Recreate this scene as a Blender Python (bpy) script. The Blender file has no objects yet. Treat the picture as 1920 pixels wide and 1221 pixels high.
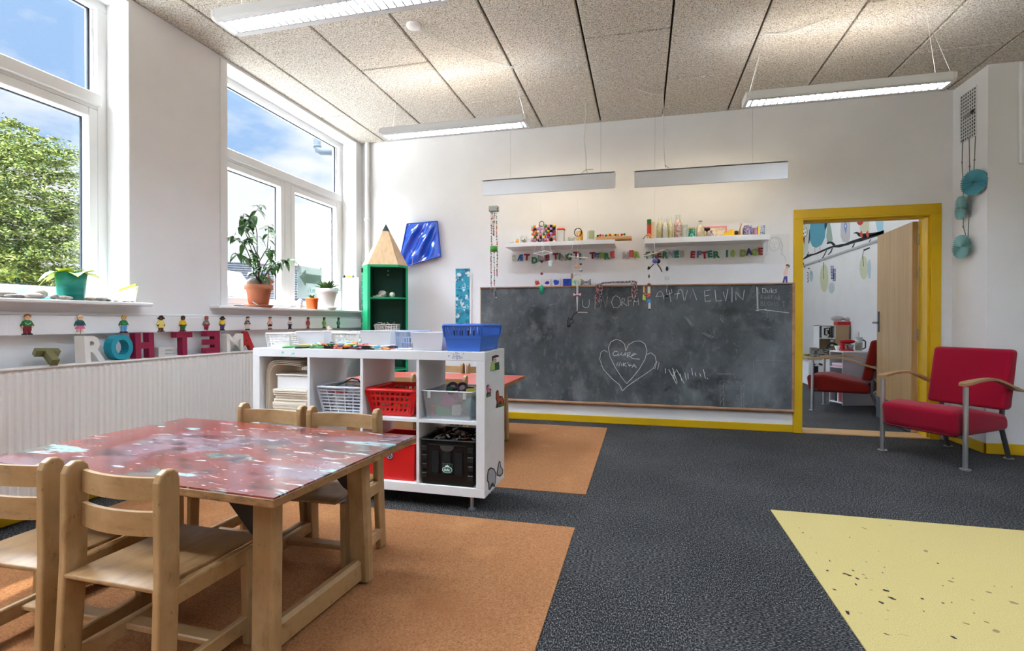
import bpy, bmesh, math, random
from mathutils import Vector, Matrix, Euler
random.seed(7)
S = bpy.context.scene
COL = S.collection
PI = math.pi
# ---------------------------------------------------------------- camera
F_PX, YAW, PITCH, ROLL, CY = 969.7, 0.246806, -0.006927, -0.001404, 608.3
CAM = Vector((0.0, 0.0, 1.045))
RM = Matrix.Rotation(YAW, 3, 'Z') @ Matrix.Rotation(PITCH, 3, 'X') @ Matrix.Rotation(ROLL, 3, 'Y')
cd = bpy.data.cameras.new('camera')
cd.sensor_width = 36.0
cd.lens = F_PX / 1920 * 36.0
cd.shift_y = -(610.5 - CY) / 1920
cd.clip_start = 0.02
cam = bpy.data.objects.new('camera', cd)
COL.objects.link(cam)
rx, ry, rz = RM.col[0], RM.col[1], RM.col[2]
cam.matrix_world = Matrix(((rx[0], rz[0], -ry[0], CAM[0]), (rx[1], rz[1], -ry[1], CAM[1]),
                           (rx[2], rz[2], -ry[2], CAM[2]), (0, 0, 0, 1)))
S.camera = cam


def at(px, py, ax, v):
    """point of the room seen at this spot of the photograph on the plane ax = v"""
    d = RM @ Vector(((px - 960) / F_PX, 1.0, -(py - CY) / F_PX))
    i = 'xyz'.index(ax)
    return CAM + d * ((v - CAM[i]) / d[i])


# ---------------------------------------------------------------- view, sky, sun
S.view_settings.view_transform = 'Standard'
S.view_settings.look = 'None'
S.view_settings.gamma = 1.0
S.view_settings.use_curve_mapping = False
S.view_settings.exposure = 1.14
S.cycles.max_bounces = 10
S.cycles.diffuse_bounces = 5
S.cycles.glossy_bounces = 4
S.cycles.transparent_max_bounces = 24
S.cycles.sample_clamp_indirect = 6.0
S.cycles.caustics_reflective = False
S.cycles.caustics_refractive = False
try:
    S.cycles.use_denoising = True
except Exception:
    pass

w = bpy.data.worlds.new('sky')
S.world = w
w.use_nodes = True
nt = w.node_tree
nt.nodes.clear()


def wn(t, **k):
    n = nt.nodes.new(t)
    for a, b in k.items():
        setattr(n, a, b)
    return n


tc = wn('ShaderNodeTexCoord')
mp = wn('ShaderNodeMapping')
mp.inputs['Scale'].default_value = (1.0, 1.0, 2.2)
mp.inputs['Location'].default_value = (0.35, 0.1, 0.0)
nz = wn('ShaderNodeTexNoise')
nz.inputs['Scale'].default_value = 2.6
nz.inputs['Detail'].default_value = 9.0
nz.inputs['Roughness'].default_value = 0.58
sx = wn('ShaderNodeSeparateXYZ')
add = wn('ShaderNodeMath', operation='MULTIPLY_ADD')
add.inputs[1].default_value = -0.85
ramp = wn('ShaderNodeValToRGB')
ramp.color_ramp.elements[0].position = 0.17
ramp.color_ramp.elements[0].color = (0.195, 0.30, 0.475, 1)
ramp.color_ramp.elements[1].position = 0.31
ramp.color_ramp.elements[1].color = (0.50, 0.505, 0.515, 1)
bg = wn('ShaderNodeBackground')
hi = wn('ShaderNodeValToRGB')              # brighter sky band added above what the windows show, to light the interior
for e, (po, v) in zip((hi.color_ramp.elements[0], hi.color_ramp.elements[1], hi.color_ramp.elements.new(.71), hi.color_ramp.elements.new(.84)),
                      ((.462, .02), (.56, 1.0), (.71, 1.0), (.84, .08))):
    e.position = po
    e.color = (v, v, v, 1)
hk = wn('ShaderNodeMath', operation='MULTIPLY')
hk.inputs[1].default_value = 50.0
wo = wn('ShaderNodeOutputWorld')
L = nt.links.new
L(tc.outputs['Generated'], mp.inputs['Vector'])
L(mp.outputs['Vector'], nz.inputs['Vector'])
L(tc.outputs['Generated'], sx.inputs['Vector'])
L(sx.outputs['Z'], add.inputs[0])
L(nz.outputs['Fac'], add.inputs[2])
L(add.outputs['Value'], ramp.inputs['Fac'])
hz = wn('ShaderNodeMapRange')
hz.inputs['From Min'].default_value = 0.44
hz.inputs['From Max'].default_value = 0.60
hm_ = wn('ShaderNodeMix', data_type='RGBA')
hm_.inputs['B'].default_value = (0.45, 0.47, 0.51, 1)
L(sx.outputs['Z'], hz.inputs['Value'])
L(hz.outputs['Result'], hm_.inputs['Factor'])
L(ramp.outputs['Color'], hm_.inputs['A'])
L(hm_.outputs['Result'], bg.inputs['Color'])
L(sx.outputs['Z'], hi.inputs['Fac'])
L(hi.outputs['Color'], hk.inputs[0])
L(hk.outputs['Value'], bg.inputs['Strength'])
L(bg.outputs['Background'], wo.inputs['Surface'])

sd = bpy.data.lights.new('sun', 'SUN')
sd.energy = 3.2
sd.angle = 0.01
sd.color = (1.0, 0.96, 0.88)
sun = bpy.data.objects.new('sun', sd)
COL.objects.link(sun)
sun.location = (-6, -4, 9)
sun.rotation_euler = Vector((0.27, 0.60, -0.75)).to_track_quat('-Z', 'Y').to_euler()

LAMP_DOWN, LAMP_UP = 42.0, 11.0          # strength of the tubes of the ceiling lamps (down and up)
BOARD_LAMP = 5.5                      # the two blackboard lamps


# ---------------------------------------------------------------- materials
def lin(c):
    return tuple((x / 12.92 if x <= 0.04045 else ((x + 0.055) / 1.055) ** 2.4) for x in (v / 255.0 for v in c)) + (1.0,)


MATS = {}


def mat(name, col=(200, 200, 200), rough=0.6, metal=0.0, spec=0.4, noise=None, bump=None, emit=0.0, alpha=1.0,
        trans=0.0, sheen=0.0, ecol=None):
    """col sRGB 0-255; noise=(colour2, scale, (sx,sy,sz), lo, hi); bump=(scale, strength, dist)"""
    if name in MATS:
        return MATS[name]
    m = bpy.data.materials.new(name)
    m.use_nodes = True
    n = m.node_tree.nodes
    l = m.node_tree.links.new
    b = n['Principled BSDF']
    b.inputs['Base Color'].default_value = lin(col)
    b.inputs['Roughness'].default_value = rough
    b.inputs['Metallic'].default_value = metal
    b.inputs['Specular IOR Level'].default_value = spec
    if sheen:
        b.inputs['Sheen Weight'].default_value = sheen
    if trans:
        b.inputs['Transmission Weight'].default_value = trans
    if alpha < 1:
        b.inputs['Alpha'].default_value = alpha
    if emit:
        b.inputs['Emission Color'].default_value = lin(ecol or col)
        b.inputs['Emission Strength'].default_value = emit
    if noise or bump:
        t = n.new('ShaderNodeTexCoord')
    if noise:
        c2, sc, st, lo, hi = noise
        p = n.new('ShaderNodeMapping')
        p.inputs['Scale'].default_value = st
        z = n.new('ShaderNodeTexNoise')
        z.inputs['Scale'].default_value = sc
        z.inputs['Detail'].default_value = 5
        r = n.new('ShaderNodeValToRGB')
        r.color_ramp.elements[0].position = lo
        r.color_ramp.elements[1].position = hi
        r.color_ramp.elements[0].color = lin(col)
        r.color_ramp.elements[1].color = lin(c2)
        l(t.outputs['Object'], p.inputs['Vector'])
        l(p.outputs['Vector'], z.inputs['Vector'])
        l(z.outputs['Fac'], r.inputs['Fac'])
        l(r.outputs['Color'], b.inputs['Base Color'])
    if bump:
        z2 = n.new('ShaderNodeTexNoise')
        z2.inputs['Scale'].default_value = bump[0]
        z2.inputs['Detail'].default_value = 3
        bb = n.new('ShaderNodeBump')
        bb.inputs['Strength'].default_value = bump[1]
        bb.inputs['Distance'].default_value = bump[2]
        l(t.outputs['Object'], z2.inputs['Vector'])
        l(z2.outputs['Fac'], bb.inputs['Height'])
        l(bb.outputs['Normal'], b.inputs['Normal'])
    MATS[name] = m
    return m


def flat(c, rough=0.55, **k):
    return mat('paint_%d_%d_%d_%d' % (c[0], c[1], c[2], int(rough * 100)), c, rough, **k)


def layered(name, base, layers, rough=0.6, spec=0.4, bump=None):
    """base colour under noise-masked layers: (colour, scale, stretch, lo, hi, offset, strength)"""
    m = mat(name, base, rough, spec=spec, bump=bump)
    n = m.node_tree.nodes
    l = m.node_tree.links.new
    t = n.new('ShaderNodeTexCoord')
    prev = None
    for c, sc, st, lo, hi, off, k in layers:
        p = n.new('ShaderNodeMapping')
        p.inputs['Scale'].default_value = st
        p.inputs['Location'].default_value = (off, off * 1.7, off * 0.6)
        z = n.new('ShaderNodeTexNoise')
        z.inputs['Scale'].default_value = sc
        z.inputs['Detail'].default_value = 6
        z.inputs['Roughness'].default_value = 0.6
        r = n.new('ShaderNodeMapRange')
        r.inputs['From Min'].default_value = lo
        r.inputs['From Max'].default_value = hi
        r.inputs['To Max'].default_value = k
        x = n.new('ShaderNodeMix')
        x.data_type = 'RGBA'
        l(t.outputs['Object'], p.inputs['Vector'])
        l(p.outputs['Vector'], z.inputs['Vector'])
        l(z.outputs['Fac'], r.inputs['Value'])
        l(r.outputs['Result'], x.inputs['Factor'])
        if prev is None:
            x.inputs['A'].default_value = lin(base)
        else:
            l(prev, x.inputs['A'])
        x.inputs['B'].default_value = lin(c)
        prev = x.outputs['Result']
    l(prev, n['Principled BSDF'].inputs['Base Color'])
    return m


def clear(name, tint, mix, rough=0.1, fac=0.12):
    """thin clear plastic or glass: mostly see-through with a soft body and a gloss"""
    if name in MATS:
        return MATS[name]
    m = bpy.data.materials.new(name)
    m.use_nodes = True
    n = m.node_tree.nodes
    l = m.node_tree.links.new
    n.clear()
    o = n.new('ShaderNodeOutputMaterial')
    tr = n.new('ShaderNodeBsdfTransparent')
    tr.inputs['Color'].default_value = lin(tint)
    df = n.new('ShaderNodeBsdfPrincipled')
    df.inputs['Base Color'].default_value = lin(tint)
    df.inputs['Roughness'].default_value = rough
    gl = n.new('ShaderNodeBsdfGlossy')
    gl.inputs['Roughness'].default_value = rough
    m1 = n.new('ShaderNodeMixShader')
    m1.inputs['Fac'].default_value = mix
    m2 = n.new('ShaderNodeMixShader')
    m2.inputs['Fac'].default_value = fac
    l(tr.outputs[0], m1.inputs[1])
    l(df.outputs[0], m1.inputs[2])
    l(m1.outputs[0], m2.inputs[1])
    l(gl.outputs[0], m2.inputs[2])
    l(m2.outputs[0], o.inputs['Surface'])
    MATS[name] = m
    return m


# ---------------------------------------------------------------- mesh builder
class MB:
    def __init__(s):
        s.v, s.f, s.mi, s.sm = [], [], [], []
        s.i = 0

    def slot(s, i):
        s.i = i
        return s

    def poly(s, vs, fs, smooth=False):
        b = len(s.v)
        s.v += [tuple(v) for v in vs]
        for f in fs:
            s.f.append([b + k for k in f])
            s.mi.append(s.i)
            s.sm.append(smooth)
        return s

    def box(s, x0, x1, y0, y1, z0, z1, bev=0.0, M=None, seg=1):
        x0, x1 = min(x0, x1), max(x0, x1)
        y0, y1 = min(y0, y1), max(y0, y1)
        z0, z1 = min(z0, z1), max(z0, z1)
        if bev <= 0:
            vs = [(x, y, z) for x in (x0, x1) for y in (y0, y1) for z in (z0, z1)]
            fs = [(0, 1, 3, 2), (4, 6, 7, 5), (0, 4, 5, 1), (2, 3, 7, 6), (0, 2, 6, 4), (1, 5, 7, 3)]
        else:
            bm = bmesh.new()
            bmesh.ops.create_cube(bm, size=1.0)
            for v in bm.verts:
                v.co = Vector((x0 + (v.co.x + .5) * (x1 - x0), y0 + (v.co.y + .5) * (y1 - y0), z0 + (v.co.z + .5) * (z1 - z0)))
            bmesh.ops.bevel(bm, geom=list(bm.edges), offset=min(bev, (x1 - x0) * .49, (y1 - y0) * .49, (z1 - z0) * .49),
                            segments=seg, affect='EDGES', profile=0.5)
            bm.verts.index_update()
            vs = [tuple(v.co) for v in bm.verts]
            fs = [[v.index for v in f.verts] for f in bm.faces]
            bm.free()
        if M is not None:
            vs = [tuple(M @ Vector(v)) for v in vs]
        return s.poly(vs, fs, bev > 0 and seg > 1)

    def bar(s, p0, p1, w, h, bev=0.0, up=(0, 0, 1)):
        """square bar from p0 to p1; w across, h along up"""
        p0, p1 = Vector(p0), Vector(p1)
        d = p1 - p0
        y = d.normalized()
        u = Vector(up)
        x = y.cross(u)
        if x.length < 1e-5:
            x = y.cross(Vector((0, 1, 0)))
        x.normalize()
        z = x.cross(y)
        M = Matrix(((x[0], y[0], z[0], p0[0]), (x[1], y[1], z[1], p0[1]), (x[2], y[2], z[2], p0[2]), (0, 0, 0, 1)))
        return s.box(-w / 2, w / 2, 0, d.length, -h / 2, h / 2, bev, M)

    def tube(s, pts, r, n=8, cap=True, closed=False):
        pts = [Vector(p) for p in pts]
        if not isinstance(r, (list, tuple)):
            r = [r] * len(pts)
        k = len(pts)
        vs, fs = [], []
        ref = None
        for i, p in enumerate(pts):
            if closed:
                t = (pts[(i + 1) % k] - pts[i - 1])
            else:
                t = (pts[min(i + 1, k - 1)] - pts[max(i - 1, 0)])
            if t.length < 1e-9:
                t = Vector((0, 0, 1))
            t.normalize()
            if ref is None:
                ref = t.cross(Vector((0, 0, 1)))
                if ref.length < 1e-3:
                    ref = t.cross(Vector((1, 0, 0)))
            else:
                ref = ref - t * ref.dot(t)
                if ref.length < 1e-6:
                    ref = t.cross(Vector((0, 0, 1)))
            ref.normalize()
            b = t.cross(ref)
            for j in range(n):
                a = 2 * PI * j / n
                vs.append(p + (ref * math.cos(a) + b * math.sin(a)) * r[i])
        for i in range(k if closed else k - 1):
            for j in range(n):
                a, c = i * n, ((i + 1) % k) * n
                fs.append((a + j, a + (j + 1) % n, c + (j + 1) % n, c + j))
        s.poly(vs, fs, True)
        if cap and not closed:
            s.poly([vs[j] for j in range(n)][::-1], [list(range(n))])
            s.poly([vs[(k - 1) * n + j] for j in range(n)], [list(range(n))])
        return s

    def lathe(s, prof, c=(0, 0, 0), n=24, M=None, a0=0.0, a1=2 * PI):
        full = abs(a1 - a0 - 2 * PI) < 1e-6
        m = n if full else n + 1
        vs = [(r * math.cos(a0 + (a1 - a0) * j / n), r * math.sin(a0 + (a1 - a0) * j / n), z) for r, z in prof for j in range(m)]
        if M is not None:
            vs = [tuple(M @ Vector(v)) for v in vs]
        vs = [(v[0] + c[0], v[1] + c[1], v[2] + c[2]) for v in vs]
        fs = []
        for i in range(len(prof) - 1):
            for j in range(n):
                q = (j + 1) % m
                fs.append((i * m + j, i * m + q, (i + 1) * m + q, (i + 1) * m + j))
        return s.poly(vs, fs, True)

    def cyl(s, c, r, h, n=20, r2=None, M=None):
        r2 = r if r2 is None else r2
        return s.lathe([(0.0001, 0), (r, 0)], c, n, M).lathe([(r, 0), (r2, h)], c, n, M).lathe([(r2, h), (0.0001, h)], c, n, M)

    def ball(s, c, r, n=12, sc=(1, 1, 1)):
        h = max(4, n // 2)
        M = Matrix.Diagonal((sc[0], sc[1], sc[2], 1))
        return s.lathe([(max(1e-4, r * math.sin(PI * i / h)), -r * math.cos(PI * i / h)) for i in range(h + 1)], c, n, M)

    def prism(s, pts, o, u, v, t, both=True):
        """2-D outline pts in the plane (o; u, v), thickness t along u x v"""
        o, u, v = Vector(o), Vector(u).normalized(), Vector(v).normalized()
        nn = u.cross(v).normalized() * t
        n = len(pts)
        a = [o + u * p[0] + v * p[1] for p in pts]
        vs = a + [q + nn for q in a]
        ar = sum(pts[i][0] * pts[(i + 1) % n][1] - pts[(i + 1) % n][0] * pts[i][1] for i in range(n))
        fs = [list(range(n))[::-1], [n + i for i in range(n)]] + [(i, (i + 1) % n, n + (i + 1) % n, n + i) for i in range(n)]
        if (ar < 0) != (t < 0):
            fs = [list(f)[::-1] for f in fs]
        return s.poly(vs, fs)

    def text(s, ch, o, u, v, h, t, wmax=None, fat=0.02):
        """one raised letter or word, cap height h, its lower left corner at o"""
        vs, fs, w_, h_ = glyph(ch, fat)
        k = h / h_
        kx = k if not wmax else min(k, wmax / w_)
        o, u, v = Vector(o), Vector(u).normalized(), Vector(v).normalized()
        nn = u.cross(v).normalized()
        return s.poly([o + u * (p[0] * kx) + v * (p[1] * k) + nn * (p[2] * t) for p in vs], fs)

    def build(s, name, mats, parent=None, label=None, loc=None, base=True):
        me = bpy.data.meshes.new(name)
        v = s.v
        org = Vector((0, 0, 0))
        if parent is None and base and v:
            xs, ys, zs = zip(*v)
            org = Vector(((min(xs) + max(xs)) / 2, (min(ys) + max(ys)) / 2, min(zs)))
            v = [(a - org[0], b - org[1], c - org[2]) for a, b, c in v]
        me.from_pydata(v, [], s.f)
        if not isinstance(mats, (list, tuple)):
            mats = [mats]
        for m in mats:
            me.materials.append(m)
        me.polygons.foreach_set('material_index', s.mi)
        me.polygons.foreach_set('use_smooth', s.sm)
        me.update()
        o = bpy.data.objects.new(name, me)
        COL.objects.link(o)
        if parent is not None:
            o.parent = parent
        else:
            o.location = org
        if label:
            o['label'] = label
        return o


GL = {}


def glyph(ch, fat):
    if (ch, fat) in GL:
        return GL[(ch, fat)]
    c = bpy.data.curves.new('glyph', 'FONT')
    c.body = ch
    c.size = 1.0
    c.extrude = 0.5
    c.offset = fat
    c.resolution_u = 4
    o = bpy.data.objects.new('glyph', c)
    COL.objects.link(o)
    dg = bpy.context.evaluated_depsgraph_get()
    me = bpy.data.meshes.new_from_object(o.evaluated_get(dg))
    vs = [tuple(v.co) for v in me.vertices]
    fs = [list(p.vertices) for p in me.polygons]
    bpy.data.objects.remove(o)
    bpy.data.curves.remove(c)
    bpy.data.meshes.remove(me)
    x0, x1 = min(v[0] for v in vs), max(v[0] for v in vs)
    y0, y1 = min(v[1] for v in vs), max(v[1] for v in vs)
    vs = [(a - x0, b - y0, c_ + 0.5) for a, b, c_ in vs]
    GL[(ch, fat)] = (vs, fs, x1 - x0, y1 - y0)
    return GL[(ch, fat)]


def tag(o, label, cat, group=None, kind=None):
    if label:
        o['label'] = label
    if cat:
        o['category'] = cat
    if group:
        o['group'] = group
    if kind:
        o['kind'] = kind
    return o


def thing(name, label, cat, loc=(0, 0, 0), rz=0.0, group=None):
    o = bpy.data.objects.new(name, None)
    o.empty_display_size = 0.05
    COL.objects.link(o)
    o.location = loc
    o.rotation_euler = (0, 0, rz)
    return tag(o, label, cat, group)


def struct(name, mb, m, parent=None):
    o = mb.build(name, m, parent, base=False)
    if parent is None:
        o['kind'] = 'structure'
    return o


def dup(root, loc=None, rz=None, label=None, group=None):
    def cp(o, par):
        c = o.copy()
        COL.objects.link(c)
        if par is not None:
            c.parent = par
        for ch in list(o.children):
            cp(ch, c)
        return c
    r = cp(root, None)
    if loc is not None:
        r.location = loc
    if rz is not None:
        r.rotation_euler = (0, 0, rz)
    if label:
        r['label'] = label
    if group:
        r['group'] = group
    return r


def rng(a, b):
    return random.uniform(a, b)


# ---------------------------------------------------------------- shared materials
WALL = mat('wall_paint', (236, 236, 237), 0.75, spec=0.2, noise=((229, 229, 230), 3.0, (1, 1, 1), 0.3, 0.8), bump=(60, 0.06, 0.002))
WHITE = mat('white_gloss_paint', (232, 233, 234), 0.35)
WHITE_MATT = mat('white_matt', (228, 228, 226), 0.6)
LAM = mat('white_laminate', (226, 227, 228), 0.3, noise=((214, 213, 210), 6, (1, 1, 1), 0.55, 0.9))
YELLOW = mat('yellow_paint', (214, 172, 14), 0.4, noise=((200, 158, 12), 3, (1, 1, 1), 0.4, 0.8))
BEECH = layered('beech_wood', (162, 130, 88), [((146, 110, 68), 5, (9, 9, 1.0), 0.45, 0.75, 0, .6), ((98, 68, 40), 9, (3, 3, 1.0), 0.58, 0.74, 3, .6), ((70, 50, 34), 60, (1, 1, .5), 0.66, 0.72, 13, .7),
                                               ((226, 196, 150), 3, (1, 1, 1), 0.5, 0.75, 7, .5)], 0.42)
BEECH_H = layered('beech_plywood', (164, 131, 88), [((146, 108, 66), 4, (1.2, 9, 9), 0.45, 0.75, 0, .6), ((98, 68, 42), 8, (1.2, 3, 3), 0.58, 0.74, 5, .6), ((70, 50, 34), 60, (.5, 1, 1), 0.66, 0.72, 13, .7),
                                                    ((224, 192, 146), 3, (1, 1, 1), 0.5, 0.75, 2, .5)], 0.4)
SEAT = layered('worn_seat_plywood', (158, 124, 82), [((130, 94, 58), 4, (8, 1.2, 1), 0.42, 0.7, 0, .7), ((92, 70, 50), 6, (1.5, 1.5, 1), 0.56, 0.74, 4, .7),
                                                    ((210, 176, 128), 3, (1, 1, 1), 0.52, 0.75, 9, .6)], 0.4)
STEEL = mat('brushed_steel', (190, 192, 196), 0.3, metal=0.9)
BLACK = mat('black_plastic', (18, 18, 20), 0.38)
DARK = mat('dark_void', (16, 16, 17), 0.9)
GLASS = clear('window_glass', (250, 252, 252), 0.0, 0.01, 0.03)
STRING = mat('white_string', (225, 225, 222), 0.7)
BLACKSTR = mat('black_string', (40, 38, 38), 0.7)
CLEAR = clear('clear_plastic', (236, 240, 242), 0.22, 0.2, 0.1)
MILKY = clear('milky_plastic', (248, 249, 251), 0.45, 0.3, 0.08)
JARGLASS = clear('jar_glass', (245, 248, 246), 0.12, 0.05, 0.12)
SOIL = mat('soil', (58, 44, 34), 0.9, bump=(80, 0.6, 0.01))
TERRA = mat('terracotta', (190, 122, 88), 0.75, noise=((168, 100, 70), 9, (1, 1, 1), 0.4, 0.75))
# ================================================================ the room
XW, YB, ZC, T = -3.131, 5.351, 3.069, 0.262
X0, X1 = XW - T, 4.3        # left outer face, right wall
Y0 = -2.6                   # wall behind the camera
WINS = [(0.693, 2.577), (3.350, 5.234), (-1.964, -0.080)]
ZS, ZH = 1.135, 3.052

def tile_carpet(name, dark, mid, light, org, tile=.512):
    """cut-pile carpet tiles laid with the pile turned a quarter from tile to tile"""
    m = mat(name, mid, .95, spec=.08)
    n = m.node_tree.nodes
    l = m.node_tree.links.new
    t = n.new('ShaderNodeTexCoord')
    ck = n.new('ShaderNodeTexChecker')
    ck.inputs['Scale'].default_value = 1.0 / tile
    cm = n.new('ShaderNodeMapping')
    cm.inputs['Location'].default_value = (org[0] / tile, org[1] / tile, .5)
    cm.inputs['Scale'].default_value = (1.0 / tile, 1.0 / tile, 0)
    ck.inputs['Scale'].default_value = 1.0
    l(t.outputs['Object'], cm.inputs['Vector'])
    l(cm.outputs['Vector'], ck.inputs['Vector'])
    fac = []
    for st in ((1, 2.6, 1), (2.6, 1, 1)):
        p = n.new('ShaderNodeMapping')
        p.inputs['Scale'].default_value = st
        z = n.new('ShaderNodeTexNoise')
        z.inputs['Scale'].default_value = 95
        z.inputs['Detail'].default_value = 4
        z.inputs['Roughness'].default_value = .7
        l(t.outputs['Object'], p.inputs['Vector'])
        l(p.outputs['Vector'], z.inputs['Vector'])
        fac.append(z.outputs['Fac'])
    x = n.new('ShaderNodeMix')
    l(ck.outputs['Fac'], x.inputs['Factor'])
    l(fac[0], x.inputs[2])
    l(fac[1], x.inputs[3])
    big = n.new('ShaderNodeTexNoise')
    big.inputs['Scale'].default_value = 1.6
    l(t.outputs['Object'], big.inputs['Vector'])
    ad = n.new('ShaderNodeMath')
    ad.operation = 'MULTIPLY_ADD'
    ad.inputs[1].default_value = .06
    l(big.outputs['Fac'], ad.inputs[0])
    l(x.outputs[0], ad.inputs[2])
    r = n.new('ShaderNodeValToRGB')
    e = r.color_ramp.elements
    e[0].position, e[1].position = .462, .69
    e[0].color, e[1].color = lin(dark), lin(light)
    k = e.new(.550)
    k.color = lin(mid)
    l(ad.outputs[0], r.inputs['Fac'])
    l(r.outputs['Color'], n['Principled BSDF'].inputs['Base Color'])
    bp = n.new('ShaderNodeBump')
    bp.inputs['Strength'].default_value = .5
    bp.inputs['Distance'].default_value = .004
    l(x.outputs[0], bp.inputs['Height'])
    l(bp.outputs['Normal'], n['Principled BSDF'].inputs['Normal'])
    return m
CARPET = tile_carpet('grey_cut_pile_carpet', (24, 24, 25), (56, 56, 57), (146, 145, 144), (.326, -.037))
mb = MB()
n = 0.512
xs = [XW - .02] + [-0.326 + n * k for k in range(-5, 10)] + [X1 + .05]
struct('floor', MB().box(X0, X1 + .4, Y0 - .2, 12.4, -0.12, 0.0), CARPET)

# flush coloured carpet squares of the same tile grid
def carpet(name, label, x0, x1, y0, y1, m):
    tag(MB().box(x0, x1, y0, y1, 0.0, 0.004).build(name, m), label, 'carpet')
ORANGE = layered('orange_carpet', (158, 108, 70), [((184, 134, 94), 170, (1, 1, 1), 0.45, 0.6, 0, .8), ((128, 84, 52), 130, (1, 1, 1), 0.52, 0.66, 2, .7),
                                                   ((148, 96, 58), 1.6, (1, 1, 1), 0.52, 0.72, 4, .55), ((205, 150, 100), 2.2, (1, 1, 1), 0.55, 0.75, 8, .5)], 0.95, 0.1, bump=(260, 0.5, 0.004))
YCARP = layered('pale_yellow_carpet', (192, 172, 110), [((212, 194, 134), 240, (1, 1, 1), 0.45, 0.6, 0, .8), ((198, 178, 112), 2.0, (1, 1, 1), 0.5, 0.75, 2, .45),
                                                        ((150, 130, 84), 20, (1, 2.2, 1), 0.66, 0.74, 3, .6)], 0.9, 0.15)
carpet('carpet', 'large orange carpet square under the nearest paint-stained table and its chairs', -2.886, -0.326, -1.2, 2.597, ORANGE)
carpet('carpet', 'orange carpet square behind the white shelf unit, reaching toward the blackboard', -2.886, -0.326, 3.109, 5.11, ORANGE)
yc = 'pale yellow carpet square with dark ink stains in the right foreground'
ycarp = tag(MB().box(0.690, 3.25, -0.6, 3.112, 0.0, 0.004).build('carpet', YCARP), yc, 'carpet')
INKM, INKF = mat('dark_ink', (30, 26, 24), .7), mat('faded_ink', (140, 122, 84), .9)
stains = [(522, 506, 6, 8, 0), (505, 577, 12, 6, 0), (648, 605, 38, 8, 0), (720, 633, 18, 8, 0), (710, 676, 10, 8, 0), (555, 713, 16, 5, 0), (820, 717, 14, 3, 1), (928, 720, 26, 8, 0), (968, 775, 34, 10, 0), (893, 807, 28, 10, 0), (1186, 779, 16, 5, 0),
          (1338, 810, 14, 7, 0), (650, 878, 16, 16, 0), (928, 1033, 26, 5, 0), (1413, 1058, 38, 12, 0), (1500, 958, 30, 5, 1), (1650, 948, 26, 4, 0), (1840, 808, 40, 8, 1), (1668, 733, 26, 6, 1), (1300, 524, 10, 5, 0), (1215, 437, 18, 8, 1), (690, 577, 12, 5, 0),
          (785, 632, 12, 6, 1), (765, 606, 16, 4, 1), (666, 338, 5, 4, 0), (329, 304, 8, 3, 0), (425, 449, 8, 4, 1), (385, 342, 4, 3, 1), (872, 437, 5, 3, 1), (915, 552, 6, 4, 0), (903, 592, 6, 4, 0), (785, 514, 5, 3, 0), (1197, 868, 8, 5, 0), (1408, 632, 6, 4, 0),
          (1337, 686, 6, 4, 0), (1707, 690, 10, 5, 1), (1833, 694, 5, 4, 0), (1400, 806, 6, 4, 0), (1560, 883, 10, 6, 1), (940, 863, 12, 4, 1), (955, 253, 16, 3, 1), (1550, 787, 20, 4, 1), (1395, 655, 26, 6, 1), (1720, 1012, 28, 12, 1), (770, 272, 30, 5, 1), (300, 268, 6, 4, 1)]
for a, b, rw, rh, k in stains:
    pts = []
    for q in range(9):
        t_ = 2 * PI * q / 9
        jj = rng(.6, 1.15)
        w_ = at(1420 + (a + rw * jj * math.cos(t_) + .35 * rh * math.sin(t_)) / 3.84, 920 + (b + rh * jj * math.sin(t_) + .25 * rw * math.cos(t_)) / 3.84, 'z', .0042)
        pts.append((w_[0] - ycarp.location.x, w_[1] - ycarp.location.y))
    MB().prism(pts, (0, 0, .0041), (1, 0, 0), (0, 1, 0), .0004).build('ink_stain', INKF if k else INKM, ycarp)

# left wall with three window openings
mb = MB()
ys = [Y0 - .2]
for a, b in sorted(WINS):
    mb.box(X0, XW, ys[-1], a, 0, ZC)
    mb.box(X0, XW, a, b, 0, ZS).box(X0, XW, a, b, ZH, ZC + .1)
    ys.append(b)
mb.box(X0, XW, ys[-1], YB + .2, 0, ZC)
struct('wall_left', mb, WALL)
# back wall with the doorway
DX0, DX1, DZ = 1.442, 2.482, 1.995
mb = MB().box(X0, DX0, YB, YB + .2, 0, ZC + .1).box(DX1, X1 + .3, YB, YB + .2, 0, ZC + .1).box(DX0, DX1, YB, YB + .2, DZ, ZC + .1)
struct('wall_back', mb, WALL)
struct('wall_corner', MB().box(2.636, X1 + .2, 4.878, YB, 0, ZC + .05), WALL)
struct('wall_right', MB().box(X1, X1 + .2, Y0 - .2, 4.878, 0, ZC + .1), WALL)
struct('wall_front', MB().box(X0, X1 + .2, Y0 - .2, Y0, 0, ZC + .1), WALL)

# ceiling of wood-wool slabs with open joints
WW = layered('wood_wool_slab', (196, 188, 176), [((236, 230, 220), 62, (1, 3.2, 1), 0.46, 0.6, 0, .9), ((236, 230, 220), 62, (3.2, 1, 1), 0.5, 0.62, 4, .8),
                                                 ((84, 76, 68), 70, (2.6, 1, 1), 0.54, 0.64, 2, .9), ((78, 70, 62), 70, (1, 2.6, 1), 0.55, 0.66, 9, .9)], 0.95, 0.1, bump=(120, 0.8, 0.01))
JOINT = mat('joint_shadow_gap', (60, 52, 44), 0.9)
jx = [XW - .01, -2.83, -2.225, -1.627, -1.018, -.416, .19, .79, 1.383, 1.978, 2.578, 3.18, 3.78, X1 + .01]
mb = MB()
cy = [4.57, 2.96, 3.77]
offs = [4.565, 2.96, 3.78, 4.565, 2.96, 3.745, 4.55, 2.96, 3.745, 4.53, 2.96, 3.74, 4.53]
g = 0.0075
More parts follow.
